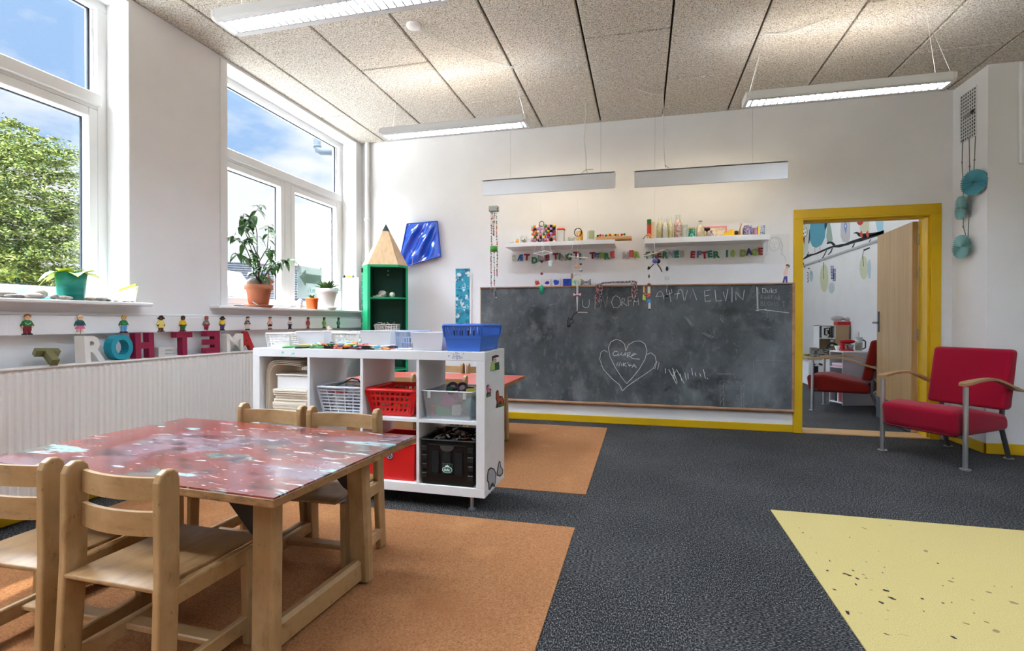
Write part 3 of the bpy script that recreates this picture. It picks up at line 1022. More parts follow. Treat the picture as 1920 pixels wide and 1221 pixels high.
t2 = make_table('low table with clean red top behind the white shelf unit', TOP_R, 1.40, .80, .552)
t2.location = (-1.715, 4.095, .0065)
t2.rotation_euler = (0, 0, -.02)

# ================================================================ white cube shelf unit
SH = (-1.566, 2.671)
SA = -.011
r = thing('shelf_unit', 'low white open shelf unit with eight compartments on short metal legs', 'shelf unit', (SH[0], SH[1], 0), SA)
z0, z1, D = .084, .876, .39
W_ = .745
MB().box(-W_, W_, 0, D, z1 - .05, z1, .002).build('top_board', LAM, r)
MB().box(-W_, W_, 0, D, z0, z0 + .05, .002).build('bottom_board', LAM, r)
for s in (-1, 1):
    MB().box(s * W_, s * (W_ - .05), .0, D, z0 + .0501, z1 - .0501, .002).build('side_panel', LAM, r)
CW = .3355
for k in range(3):
    x = -.695 + CW + k * (CW + .016)
    MB().box(x, x + .016, .001, D - .001, z0 + .05, z1 - .05).build('divider', LAM, r)
for k in range(4):
    x = -.695 + k * (CW + .016)
    MB().box(x, x + CW, .001, D - .001, .478, .494).build('shelf', LAM, r)
for sx, sy in ((-.69, .05), (-.69, .34), (.655, .05), (.655, .34), (0, .05), (0, .34)):
    MB().cyl((sx, sy, .006), .011, z0 - .006, 14).cyl((sx, sy, 0), .02, .008, 16).build('leg', STEEL, r)
# wooden sticker plates on its end, felt stains
def sticker(name, lab, pieces):
    t_ = MB()
    ms = []
    for i, (c, pts, th) in enumerate(pieces):
        ms.append(flat(c, .6))
        q = [at(870 + a / 4.211, 640 + b / 4.211, 'x', SH[0] + W_) for a, b in pts]
        q = [((p[1] - SH[1]) - 0.0, p[2]) for p in q]
        t_.slot(i).prism(q, (W_ + .0004 * i, 0, 0), (0, 1, 0), (0, 0, 1), th)
    o = t_.build(name, ms, r)
    if lab:
        o['label'] = lab
    return o
W8 = (236, 236, 236)
zoo = sticker('sticker', 'zoo sign sticker with green bushes', [((96, 30, 40), [(222, 118), (252, 108), (273, 110), (276, 200), (240, 215), (222, 180)], .0008),
        ((40, 92, 44), [(232, 178), (255, 170), (277, 185), (277, 222), (210, 236), (212, 200)], .0012), ((170, 196, 110), [(214, 168), (226, 152), (240, 176), (242, 220), (212, 234)], .0016),
        (W8, [(232, 134), (272, 122), (274, 160), (234, 172)], .002)])
mb = MB()
pz = [at(870 + a / 4.211, 640 + b / 4.211, 'x', SH[0] + W_) for a, b in ((235, 166), (271, 156), (235, 142))]
mb.text('ZOO', (W_ + .0030, pz[0][1] - SH[1], pz[0][2]), (0, pz[1][1] - pz[0][1], 0), (0, 0, 1), .020, .0006, wmax=(pz[1][1] - pz[0][1]) / 2.4, fat=.03)
mb.build('sticker_lettering', BLACK, zoo)
sticker('sticker', 'pink flamingo sticker', [((70, 20, 44), [(180, 352), (192, 340), (200, 352), (200, 372), (215, 376), (212, 405), (214, 432), (182, 443), (178, 420), (186, 400), (180, 380)], .0008),
        ((206, 110, 150), [(186, 358), (192, 346), (197, 356), (196, 378), (210, 382), (206, 402), (190, 402), (184, 384)], .0014), ((50, 120, 60), [(184, 418), (210, 408), (212, 430), (184, 440)], .0014)])
sticker('sticker', 'brown and orange horse sticker', [((60, 26, 20), [(252, 400), (262, 382), (272, 392), (276, 430), (300, 432), (312, 460), (314, 508), (250, 528), (258, 480), (250, 450)], .0008),
        ((176, 74, 34), [(258, 410), (264, 394), (272, 402), (274, 444), (298, 440), (304, 470), (300, 500), (290, 470), (276, 474), (266, 510), (262, 470), (256, 440)], .0014), ((70, 110, 54), [(276, 500), (312, 488), (313, 504), (262, 522)], .0016)])
BEAR = (168, 170, 174)
sticker('sticker', 'large grey bear sticker', [((36, 36, 40), [(184, 1060), (192, 1010), (212, 992), (240, 1004), (254, 1040), (250, 1100), (242, 1150), (226, 1140), (206, 1172), (196, 1168), (194, 1120), (184, 1100)], .0008),
        (BEAR, [(190, 1060), (197, 1018), (214, 1002), (236, 1014), (246, 1044), (244, 1098), (238, 1136), (228, 1110), (212, 1124), (204, 1158), (200, 1110), (190, 1094)], .0014)])
sticker('sticker', 'small grey bear sticker', [((36, 36, 40), [(258, 1030), (264, 990), (276, 940), (286, 950), (290, 985), (306, 1010), (304, 1044), (284, 1066), (258, 1058)], .0008),
        (BEAR, [(264, 1030), (270, 996), (277, 956), (282, 960), (284, 992), (299, 1012), (297, 1038), (282, 1054), (264, 1048)], .0014)])
st = MB()
for i in range(26):
    x, z = .585 + .05 * random.gauss(0, .5), .852 + .022 * random.gauss(0, .5)
    st.ball((x, -.0002, min(.870, max(.832, z))), rng(.003, .007), 6, (1, .06, .8))
st.build('ink_stain', flat((180, 186, 204), .6), r)
st = MB()
for x, z in ((-.53, .853), (-.455, .848), (-.465, .845)):
    st.ball((x, -.0002, z), .007, 6, (1.2, .05, .9))
st.build('paint_stain', flat((120, 214, 196), .6), r)


def S_(lx, ly, lz):
    """point in the shelf unit's own directions"""
    return (SH[0] + lx * math.cos(SA) - ly * math.sin(SA), SH[1] + lx * math.sin(SA) + ly * math.cos(SA), lz)


def grid_basket(name, label, loc, rz, w, d, h, tap, m, bar, rows, cols, solid=0.0, rim=.012, group=None, cat='basket', slant=0):
    """open tapering basket: solid foot, slatted sides, rolled rim"""
    r = thing(name, label, cat, loc, rz, group)
    b = MB()
    a, c = w / 2 - tap, d / 2 - tap
    b.box(-a, a, -c, c, 0, .004)
    def P(side, t, z):
        f = z / h
        hw_, hd = a + tap * f, c + tap * f
        return {0: (t * hw_, -hd, z), 1: (hw_, t * hd, z), 2: (-t * hw_, hd, z), 3: (-hw_, -t * hd, z)}[side]
    for sd_ in range(4):
        nn = cols if sd_ % 2 == 0 else max(2, round(cols * d / w))
        zs = h * solid
        if solid:
            q = [P(sd_, -1, 0), P(sd_, 1, 0), P(sd_, 1, zs), P(sd_, -1, zs)]
            b.poly(q, [(0, 1, 2, 3)])
            inn = [tuple(Vector(x_) * .985 + Vector((0, 0, x_[2] * .015))) for x_ in q]
            b.poly(inn, [(3, 2, 1, 0)])
        for i in range(nn + 1):
            t = -1 + 2 * i / nn
            wid = bar * (2.2 if i in (0, nn) else 1)
            b.bar(P(sd_, t, zs), P(sd_, max(-1, min(1, t + slant / nn)), h), wid, .0025, up=(1, 0, 0) if sd_ % 2 else (0, 1, 0))
        for j in range(rows + 1):
            z = zs + (h - zs) * j / rows
            b.bar(P(sd_, -1, z), P(sd_, 1, z), .0025, bar if 0 < j < rows else bar * 2)
    b.build('basket_body', m, r)
    e = MB()
    W2, D2 = w / 2 + .003, d / 2 + .003
    ring = []
    for cx, cy_, a0 in ((W2 - .02, D2 - .02, 0), (-W2 + .02, D2 - .02, PI / 2), (-W2 + .02, -D2 + .02, PI), (W2 - .02, -D2 + .02, 1.5 * PI)):
        for q in range(4):
            ring.append((cx + .02 * math.cos(a0 + q * PI / 6), cy_ + .02 * math.sin(a0 + q * PI / 6), h))
    e.tube(ring, rim * .5, 6, closed=True)
    e.build('rim', m, r)
    return r


def open_box(name, label, loc, rz, w, d, h, tap, m, wall=.003, rim=.010, cat='box', group=None, rm=None):
    r = thing(name, label, cat, loc, rz, group)
    b = MB()
    a, c = w / 2 - tap, d / 2 - tap
    lo = [(-a, -c, 0), (a, -c, 0), (a, c, 0), (-a, c, 0)]
    hi = [(-w / 2, -d / 2, h), (w / 2, -d / 2, h), (w / 2, d / 2, h), (-w / 2, d / 2, h)]
    li = [(x - math.copysign(wall, x), y - math.copysign(wall, y), wall) for x, y, z in lo]
    hi2 = [(x - math.copysign(wall, x), y - math.copysign(wall, y), h) for x, y, z in hi]
    vs = lo + hi + li + hi2
    fs = [(3, 2, 1, 0), (8, 9, 10, 11)]
    for i in range(4):
        j = (i + 1) % 4
        fs += [(i, j, 4 + j, 4 + i), (8 + j, 8 + i, 12 + i, 12 + j), (4 + i, 4 + j, 12 + j, 12 + i)]
    b.poly(vs, fs)
    b.build('box_body', m, r)
    e = MB()
    for i in range(4):
        j = (i + 1) % 4
        e.bar(hi[i], hi[j], rim, .006, .002)
    e.build('rim', rm or m, r)
    return r

# ---- things in the compartments (upper row z = .494, lower row z = .134)
ZU, ZL = .4945, .1345
cx = [-.695 + CW / 2 + k * (CW + .016) for k in range(4)]
# 1st: curved card sheets, paper stack, white box
PAPER = mat('cream_paper', (232, 222, 206), .8, noise=((216, 204, 186), 30, (1, 1, 12), .4, .7))
CARD = mat('pale_card', (206, 192, 172), .7)
for i, (dx, lab) in enumerate(((0, 'outermost of the three bent card sheets in the left compartment'), (.010, 'middle one of the three bent card sheets in the left compartment'), (.020, 'innermost of the three bent card sheets in the left compartment'))):
    pts = []
    for k in range(11):
        a = PI / 2 * k / 10
        pts.append((-.130 + dx + .075 * (1 - math.cos(a)) - .075, .225 + .075 * math.sin(a) - .012 * i))
    outl = [(-.148 + dx, 0), (-.144 + dx, .12)] + [(-.144 + dx + .06 * (1 - math.cos(PI / 2 * k / 8)), .22 - .010 * i + .085 * math.sin(PI / 2 * k / 8)) for k in range(9)] + [(.02 + dx, .302 - .010 * i), (.10, .296 - .012 * i)]
    mb = MB()
    th = .0025
    m_ = len(outl)
    vs = [(x, y, z) for y in (.03, .33) for x, z in outl] + [(x + th, y, z - th) for y in (.03, .33) for x, z in outl]
    fs = [(k, k + 1, m_ + k + 1, m_ + k) for k in range(m_ - 1)] + [(2 * m_ + k + 1, 2 * m_ + k, 3 * m_ + k, 3 * m_ + k + 1) for k in range(m_ - 1)]
    fs += [(k + 1, k, 2 * m_ + k, 2 * m_ + k + 1) for k in range(m_ - 1)]
    mb.poly([S_(cx[0] + x, y, ZU + z) for x, y, z in vs], fs, True)
    tag(mb.build('card_sheet', CARD), lab, 'card', 'bent card sheets')
z = ZU
tops = ['bottom', 'second from bottom', 'third from bottom', 'fourth from bottom', 'fifth from bottom', 'sixth from bottom', 'topmost']
for i, t_ in enumerate(tops):
    hh = .018 if i < 6 else .022
    j = rng(-.006, .006)
    o = thing('paper_ream', 'pad of cream drawing paper, %s of the pile in the left compartment' % t_, 'paper', S_(cx[0] + .032 + j, .17 + j, z), SA + rng(-.02, .02), 'drawing paper pile')
    mb = MB()
    for q in range(4):
        e = rng(-.004, .004)
        mb.box(-.118 + e, .118 + e, -.145 - e, .145, hh * q / 4, hh * (q + 1) / 4 - .0006)
    mb.build('sheets', PAPER, o)
    z += hh + .0006
o = thing('cardboard_box', 'white cardboard box lying on the paper pile in the left compartment', 'box', S_(cx[0] + .034, .17, z), SA)
MB().box(-.115, .115, -.12, .13, 0, .080, .002).build('box_body', mat('white_card', (228, 228, 228), .6), o)
MB().box(-.12, .12, -.128, .136, .079, .088, .002).build('lid', flat((216, 212, 204), .7), o)
# 2nd: grey basket with cords
GREYB = mat('grey_basket_plastic', (188, 192, 202), .4)
grid_basket('storage_basket', 'grey plastic slatted basket with black cord in the second compartment', S_(cx[1] + .01, .185, ZU), SA, .300, .30, .155, .028, GREYB, .007, 8, 5, 0, .016)
o = thing('rubber_rope', 'black rubber rope sagging over the grey basket', 'cord', S_(cx[1], .17, ZU + .155))
MB().tube([(-.04, -.10, .0), (-.03, -.09, .012), (.0, -.08, .02), (.02, -.07, .035), (.045, -.06, .047), (.08, -.05, .04), (.10, -.05, .018), (.115, -.04, .0), (.125, -.02, .02), (.135, 0, .06)], .0048, 8).build('cord', BLACK, o)
tag(MB().ball(S_(cx[1] + .145, .17, ZU + .22), .014, 10, (1, 1, .7)).build('rope_toggle', flat((216, 214, 204))), 'pale plastic toggle on top of the rope in the grey basket', 'toggle')
o = thing('toy_box', 'white lidded tin inside the grey basket', 'tin', S_(cx[1] - .07, .16, ZU + .006))
MB().cyl((0, 0, 0), .045, .10, 20).build('tin_body', flat((214, 210, 196)), o)
MB().cyl((0, 0, .10), .047, .012, 20).build('lid', flat((190, 60, 60)), o)
o = thing('grey_cloth', 'crumpled grey cloth bundle in the grey basket', 'cloth', S_(cx[1] + .05, .2, ZU + .006))
MB().ball((0, 0, .05), .05, 12, (1.4, 1.3, 1)).ball((.03, -.04, .07), .04, 10, (1.2, 1, .9)).build('cloth', flat((120, 122, 128), .8), o)
# 3rd: red basket, red crate
REDP = mat('red_plastic', (206, 34, 34), .32)
grid_basket('storage_basket', 'red plastic basket with slanted slots in the third compartment', S_(cx[2] - .01, .180, ZU), SA, .300, .31, .150, .035, REDP, .013, 4, 9, .12, .016, slant=1.2)
for i, (c, nm) in enumerate((((230, 226, 214), 'white'), ((40, 44, 70), 'navy'), ((222, 150, 60), 'orange'), ((60, 130, 90), 'green'), ((120, 80, 60), 'brown'))):
    o = tag(MB().ball(S_(cx[2] - .085 + .042 * i, .11 + .04 * (i % 2), ZU + .045), .035, 10, (1, 1, .9)).build('toy_ball', flat(c)), '%s ball seen through the slots of the red basket' % nm, 'ball', 'balls in the red basket')
r_ = open_box('crate', 'red plastic crate with a round emblem in the lower third compartment', S_(cx[2] - .005, .185, ZL), SA, .310, .34, .215, .012, REDP, .005, .018)
MB().box(-.11, .02, -.1795, -.172, .178, .198, .004).build('handle_hole', DARK, r_)
b = MB().slot(0).cyl((-.0, -.164, .140), .020, .004, 20, M=Matrix.Rotation(PI / 2, 4, 'X'))
em = b.build('emblem', flat((40, 64, 110)), r_)
b = MB()
for q in ([(-.013, .152), (-.005, .129), (0, .142), (.005, .129), (.013, .152)], [(-.006, .155), (0, .146), (.006, .155)]):
    b.tube([(x, -.1702, z_) for x, z_ in q], .0014, 5)
b.tube([(.0165 * math.cos(a), -.1702, .140 + .0165 * math.sin(a)) for a in [2 * PI * k / 20 for k in range(20)]], .0013, 5, closed=True)
b.build('emblem_mark', flat((222, 226, 230)), em)
b = MB()
for k in range(14):
    b.ball((rng(-.12, .1), rng(-.12, .12), .15 + rng(0, .04)), rng(.018, .03), 8, (1.2, .8, .8))
# 4th: clear box of toys, black crate
r_ = open_box('storage_box', 'clear plastic box full of coloured toys in the right upper compartment', S_(cx[3] - .01, .185, ZU), SA, .290, .33, .158, .018, CLEAR, .003, .012, rm=clear('clear_rim', (236, 240, 242), .5, .2, .1))
hn = MB()
for s in (-1, 1):
    hn.box(s * .105 - .01, s * .105 + .01, -.170, -.160, .118, .16, .002)
hn.build('clip', clear('clear_rim', (236, 240, 242), .5, .2, .1), r_)
toys = [('goggles', (52, 26, 60), (.01, -.02, .165), (.05, .035, .035), 'dark purple toy mask'), ('toy_cup', (206, 90, 160), (-.02, -.09, .085), (.055, .04, .06), 'pink toy cup'), ('toy_block', (60, 170, 110), (-.045, -.10, .04), (.045, .03, .025), 'green toy block'),
        ('toy_block', (230, 228, 214), (.035, -.11, .05), (.025, .02, .03), 'white toy block with a hole'), ('toy_block', (206, 66, 60), (-.09, -.09, .035), (.035, .035, .03), 'red toy block'), ('toy_ball', (120, 190, 190), (.09, -.05, .06), (.04, .05, .05), 'turquoise soft ball'),
        ('toy_ball', (70, 150, 120), (.06, .06, .06), (.05, .05, .055), 'sea green soft ball'), ('toy_ball', (150, 120, 180), (-.06, .06, .07), (.05, .05, .06), 'lilac soft ball'), ('toy_block', (196, 186, 70), (.095, .02, .140), (.045, .06, .02), 'mustard yellow toy plate'),
        ('toy_ball', (24, 60, 44), (-.015, -.07, .15), (.03, .03, .025), 'dark green toy ball')]
bx = S_(cx[3] - .01, .185, ZU)
for nm, c, p, sc, lab in toys:
    b = MB()
    if nm == 'toy_block':
        b.box(-sc[0], sc[0], -sc[1], sc[1], -sc[2], sc[2], .008, seg=2, M=Matrix.Translation((bx[0] + p[0], bx[1] + p[1], bx[2] + p[2])) @ Matrix.Rotation(.3, 4, 'Z'))
    elif nm == 'toy_cup':
        b.lathe([(.03, -.05), (.045, .05), (.04, .05), (.027, -.046)], (bx[0] + p[0], bx[1] + p[1], bx[2] + p[2]), 16, M=Matrix.Rotation(.6, 4, 'Y'))
    elif nm == 'goggles':
        for q in (-.03, .03):
            b.tube([(bx[0] + p[0] + q + .026 * math.cos(a), bx[1] + p[1] - .01 + .012 * math.sin(a), bx[2] + p[2] + .022 * math.sin(a)) for a in [2 * PI * k / 12 for k in range(12)]], .009, 8, closed=True)
        b.tube([(bx[0] + p[0] + .05, bx[1] + p[1], bx[2] + p[2]), (bx[0] + p[0] + .09, bx[1] + p[1] + .02, bx[2] + p[2] - .005), (bx[0] + p[0] + .115, bx[1] + p[1], bx[2] + p[2] - .03)], .006, 6)
    else:
        b.ball((bx[0] + p[0], bx[1] + p[1], bx[2] + p[2]), 1, 12, sc)
    tag(b.build(nm, flat(c, .5)), lab + ' in the clear box of the shelf unit', nm.split('_')[-1])
# black dairy crate
BLK2 = mat('black_crate_plastic', (14, 14, 15), .42)
r_ = open_box('crate', 'black plastic dairy crate with a green and white emblem in the right lower compartment', S_(cx[3] - .003, .185, ZL), SA, .308, .355, .250, .006, BLK2, .008, .022)
b = MB()
for s in (-1, 1):
    for k in range(4):
        b.box(s * .152, s * .120, -.181, -.176, .035 + k * .05, .065 + k * .05, .003)
b.box(-.11, .11, -.181, -.176, .219, .226, .002).box(-.085, .085, -.181, -.176, .058, .062)
for x in (-.072, -.003, .066):
    b.box(x - .024, x - .021, -.181, -.176, .062, .19).box(x + .021, x + .024, -.181, -.176, .062, .19)
b.build('rib', mat('black_crate_ribs', (34, 34, 36), .3), r_)
b = MB()
for x in (-.072, -.003, .066):
    b.box(x - .020, x + .020, -.1796, -.177, .065, .188)
b.build('slot', DARK, r_)
b = MB().prism([(.042 * math.cos(a), .026 * min(0, math.sin(a)) * 1.3) for a in [PI + PI * k / 12 for k in range(13)]], (0, -.177, .221), (1, 0, 0), (0, 0, 1), .004)
b.build('handle_hole', flat((64, 62, 60), .4), r_)
b = MB().box(-.028, .036, -.1835, -.178, .068, .124, .002)
em = b.build('emblem_plate', flat((24, 40, 36)), r_)
b = MB().slot(0).prism([(.029 * math.cos(a), .018 * math.sin(a)) for a in [2 * PI * k / 28 for k in range(28)]], (.004, -.1834, .090), (1, 0, 0), (0, 0, 1), .0015)
b.slot(1).prism([(.026 * math.cos(a), .0152 * math.sin(a)) for a in [2 * PI * k / 28 for k in range(28)]], (.004, -.1848, .090), (1, 0, 0), (0, 0, 1), .0008)
b.slot(0).prism([(-.012, 0), (.012, 0), (.010, .008), (.005, .006), (0, .013), (-.005, .006), (-.010, .008)], (.004, -.1834, .106), (1, 0, 0), (0, 0, 1), .0015)
b.slot(0).text('Arla', (-.016, -.1862, .083), (1, 0, 0), (0, 0, 1), .015, .001, wmax=.055, fat=.03)
b.build('emblem', [flat((222, 232, 226)), flat((24, 108, 76))], em)
b = MB()
for k in range(90):
    x, y, z = rng(-.14, .14), rng(-.15, .15), .215 + rng(0, .045)
    a = rng(0, 6.3)
    b.slot(k % 3).bar((x, y, z), (x + .03 * math.cos(a), y + .03 * math.sin(a), z + rng(-.012, .012)), rng(.006, .014), .005)
p = S_(cx[3] - .003, .185, ZL)
b.v = [(q[0] + p[0], q[1] + p[1], q[2] + p[2]) for q in b.v]
tag(b.build('toy_bricks', [flat((40, 38, 40), .3), flat((150, 146, 140), .3), flat((120, 74, 48), .4)]), 'heap of tiny dark building bricks filling the black crate', 'toy bricks', kind='stuff')
# ---- on top of the shelf unit (z = .876)
ZT = .8785
WB = mat('white_basket_plastic', (232, 232, 230), .4)
grid_basket('storage_basket', 'small white slatted basket on the left end of the shelf unit top', S_(-.60, .150, ZT), SA, .175, .21, .085, .012, WB, .006, 6, 6, 0, .010)
def lidless(label, lx, ly, w, d, h, m, rm=None):
    return open_box('storage_box', label, S_(lx, ly, ZT), SA, w, d, h, .012, m, .003, .010, rm=rm)
lidless('milky plastic box left of the lattice basket on the shelf unit top', -.41, .225, .20, .26, .098, MILKY)
grid_basket('storage_basket', 'white lattice basket between two milky boxes on the shelf unit top', S_(-.20, .250, ZT), SA, .18, .22, .088, .012, WB, .011, 3, 5, .1, .010, slant=1.0)
lidless('larger milky plastic box in the middle of the shelf unit top', .012, .255, .205, .24, .103, MILKY)
grid_basket('storage_basket', 'clear basket of grey wooden blocks on the shelf unit top', S_(.195, .285, ZT), SA, .15, .19, .100, .006, mat('pale_blue_plastic', (170, 186, 214), .4), .004, 3, 9, 0, .012)
for i in range(12):
    x, y, z = .195 + rng(-.052, .052), .285 + rng(-.075, .06), .018 + .028 * (i // 5)
    tag(MB().box(-.020, .020, -.016, .016, -.014, .014, .002, M=Matrix.Translation(S_(x, y, ZT + z)) @ Matrix.Rotation(rng(0, 3), 4, 'Z')).build('wooden_block', flat(random.choice([(172, 168, 164), (150, 150, 156), (188, 180, 168)]))),
        'small greyish building block in the pale blue basket', 'block', 'blocks in the pale blue basket')
bx = lidless('milky plastic box of pink beads next to the blue basket', .395, .135, .195, .22, .098, MILKY)
b = MB()
p = S_(.395, .135, ZT)
for k in range(170):
    b.slot(k % 3).ball((p[0] + rng(-.075, .075), p[1] + rng(-.09, .09), p[2] + .008 + rng(0, .018)), .008, 6)
tag(b.build('beads', [flat((206, 150, 162)), flat((182, 120, 150)), flat((216, 180, 176))]), 'pink and lilac beads covering the bottom of the milky box', 'beads', kind='stuff')
BLUEP = mat('blue_plastic', (62, 112, 204), .35)
grid_basket('storage_basket', 'large blue plastic basket on the right end of the shelf unit top', S_(.612, .195, ZT), SA, .222, .37, .140, .016, BLUEP, .008, 1, 13, .55, .016)
for i in range(7):
    tag(MB().cyl(S_(.535 + .026 * i, .10 + .03 * (i % 3), ZT + .006), .010, .105, 8).build('felt_pen', flat((22, 22, 26))), 'black capped pen upright in the blue basket', 'pen', 'pens in the blue basket')
# pens and crayons heaped along the front edge
cols = {'red': (186, 46, 52), 'pink': (226, 130, 168), 'green': (70, 146, 82), 'lime green': (186, 204, 88), 'blue': (70, 128, 186), 'black': (34, 32, 34), 'maroon': (110, 40, 56), 'turquoise': (92, 176, 190), 'orange': (216, 120, 54)}
names = list(cols)
protos = {}
for i in range(58):
    t_ = min(1, max(0, random.gauss(.5, .26)))
    c = names[(i * 5 + int(rng(0, 3))) % len(names)]
    x = -.50 + .62 * t_
    y = rng(.03, .105)
    z = ZT + .0062 + (.011 if rng(0, 1) < .45 else 0) + (.010 if abs(t_ - .45) < .2 and rng(0, 1) < .6 else 0)
    if c not in protos:
        o = thing('felt_pen', '%s felt pen in the heap on the front edge of the shelf unit top' % c, 'pen', group='felt pens heaped on the shelf unit')
        MB().tube([(-.055, 0, 0), (.030, 0, 0)], .0062, 8).build('barrel', flat((226, 224, 220) if i % 3 == 0 else cols[c], .4), o)
        MB().tube([(.0305, 0, 0), (.064, 0, 0), (.070, 0, 0)], [.007, .0066, .004], 8).build('cap', flat(cols[c], .4), o)
        protos[c] = o
    else:
        o = dup(protos[c])
    o.location = S_(x, y, z)
    o.rotation_euler = (0, rng(-.08, .08), rng(-.9, .9) + (PI if i % 2 else 0))
o = thing('spectacle_case', 'dark oval spectacle case lying among the pens', 'case', S_(.12, .095, ZT), .1)
MB().ball((0, 0, .012), .055, 14, (1.1, .35, .22)).build('case_body', flat((36, 34, 38), .4), o)
tag(MB().lathe([(.016, 0), (.026, 0), (.028, .012), (.022, .012), (.016, .006)], S_(.21, .10, ZT), 18).build('tape_roll', flat((96, 128, 196), .5)), 'blue tape roll lying right of the dark case', 'tape')
for i, (x, y, c, nm) in enumerate(((.25, .06, (226, 226, 226), 'white'), (.06, .055, (206, 200, 190), 'cream'), (.27, .12, (190, 60, 66), 'red'))):
    tag(MB().box(-.04, .04, -.015, .015, 0, .008, .002, M=Matrix.Translation(S_(x, y, ZT)) @ Matrix.Rotation(.2 * i, 4, 'Z')).build('eraser', flat(c)), '%s flat eraser at the right end of the pen heap' % nm, 'eraser')
# a paper flower and a clear cone behind the boxes
tag(MB().ball(S_(-.47, .375, ZT + .115), .016, 8, (1, .7, 1)).ball(S_(-.46, .375, ZT + .10), .02, 8).cyl(S_(-.465, .375, ZT), .006, .09, 8).build('paper_flower', flat((206, 180, 160))), 'dry beige flower head behind the small white basket', 'flower')
o = tag(MB().prism([(0, 0), (.11, 0), (.05, .07), (.0, .085)], S_(-.36, .37, ZT + .10), (1, 0, 0), (0, 0, 1), .003).build('plastic_sheet', CLEAR), 'clear plastic lid leaning up behind the milky boxes', 'lid')
o.location.z = ZT

# ================================================================ window sills
SZ = ZS + .0205
def pot(name, label, cat, x, y, prof, m, extra=None):
    o = thing(name, label, cat, (x, y, SZ))
    pt_ = MB().lathe(prof, n=28).build('pot', m, o)
    rr = max(p[0] for p in prof)
    zt = max(p[1] for p in prof)
    MB().lathe([(.001, zt - .02), (rr * .9, zt - .022)], n=24).build('soil', SOIL, pt_)
    return o, zt
def leaf(mb, base, d, L_, W_, droop=.3, up=Vector((0, 0, 1)), fold=.15):
    """pointed leaf with a folded midrib"""
    d = Vector(d).normalized()
    side = d.cross(up)
    if side.length < 1e-3:
        side = Vector((1, 0, 0))
    side.normalize()
    nrm = side.cross(d).normalized()
    vs, fs = [], []
    base = Vector(base)
    prof = [(.0, .05), (.2, .7), (.42, 1.0), (.65, .85), (.85, .45), (1.0, .02)]
    for t, wd in prof:
        c = base + d * (L_ * t) - Vector((0, 0, 1)) * (droop * L_ * t * t)
        for q in (-1, 0, 1):
            vs.append(c + side * (q * W_ * .5 * wd) + nrm * (abs(q) * fold * W_ * wd))
    for i in range(len(prof) - 1):
        for q in (0, 1):
            a = i * 3 + q
            fs.append((a, a + 1, a + 4, a + 3))
    mb.poly(vs, fs, True)

# teal pot with yellow-green leaves, first window
TEAL = mat('teal_glaze', (30, 142, 128), .35, noise=((24, 118, 108), 14, (1, 1, 3), .4, .7))
tp = (-3.10, 2.205)
o, zt = pot('potted_plant', 'teal glazed pot with yellow-green leaves on the left window sill', 'plant', tp[0], tp[1], [(.052, 0), (.058, .002), (.073, .155), (.069, .155), (.062, .03)], TEAL)
LEAFY = mat('yellow_green_leaf', (204, 214, 70), .45, noise=((150, 184, 50), 12, (1, 1, 1), .45, .7))
mb = MB()
for a, l_, e, dr in ((-2.2, .10, .5, 1.2), (-1.7, .11, .8, .9), (-2.8, .08, .6, .8), (.7, .08, .5, .5), (1.5, .09, .4, .4), (1.2, .07, .7, .2), (2.5, .07, .5, .4), (-.4, .08, .6, .6), (-1.1, .08, .9, .4)):
    leaf(mb, (.03 * math.cos(a), .03 * math.sin(a), zt - .02), (math.cos(a), math.sin(a), e), l_ * 1.45, .078, dr)
mb.build('leaves', LEAFY, o)
mb = MB()
for a in (-2.2, .7, 1.4):
    mb.tube([(0, 0, zt - .02), (.02 * math.cos(a), .02 * math.sin(a), zt + .01), (.06 * math.cos(a), .06 * math.sin(a), zt + .02)], .003, 5)
mb.build('stem', flat((90, 120, 50)), o)

# stones, shells and pebbles
STN = [(178, 174, 166), (150, 146, 140), (206, 202, 194), (120, 112, 106), (190, 176, 156)]
def stone(x, y, r, sc, c, label, grp):
    tag(MB().ball((x, y, SZ + r * sc[2] * .97), r, 10, sc).build('stone', mat('stone_%d' % c, STN[c], .7, noise=((max(0, STN[c][0] - 50), max(0, STN[c][1] - 50), max(0, STN[c][2] - 50)), 40, (1, 1, 1), .45, .7))), label, 'stone', grp)
sl = [(-3.07, 1.92, .03, (1, 1.6, .35), 3), (-3.06, 1.99, .035, (.9, 1.7, .45), 2), (-3.09, 2.03, .035, (1, 1.4, .8), 0), (-3.05, 2.085, .016, (1, 1.3, .9), 1), (-3.06, 2.145, .03, (.8, 1.5, .4), 2),
      (-3.045, 2.27, .022, (.8, 1.9, .45), 4), (-3.04, 2.325, .024, (.8, 1.7, .45), 0), (-3.04, 2.365, .013, (.9, 1.4, .5), 3), (-3.05, 2.42, .01, (.9, 1.8, .4), 4), (-3.045, 2.47, .009, (.9, 1.9, .4), 3),
      (-3.05, 2.50, .008, (1, 1.4, .5), 4), (-3.06, 2.53, .010, (1, 1.2, .6), 1), (-3.12, 1.90, .04, (1, 1.5, .5), 1), (-3.20, 2.00, .03, (1, 1.4, .5), 2)]
wh = ['leftmost grey-brown stone on the left window sill', 'wide pale stone second from the left on the sill', 'rounded grey stone with a bluish top on the left sill', 'small dark knobbly shell left of the teal pot', 'flat white stone just left of the teal pot',
      'beige flat stone in front of the teal pot', 'pale oblong stone right of the teal pot', 'small dark pebble right of the teal pot', 'tiny beige pebble left of the zip bag', 'tiny dark pebble in front of the zip bag', 'tiny beige pebble in front of the zip bag',
      'tiny grey pebble at the corner of the zip bag', 'grey stone behind the leftmost one', 'white stone against the left window frame']
for q, l_ in zip(sl, wh):
    stone(*q, l_, 'stones on the left window sill')
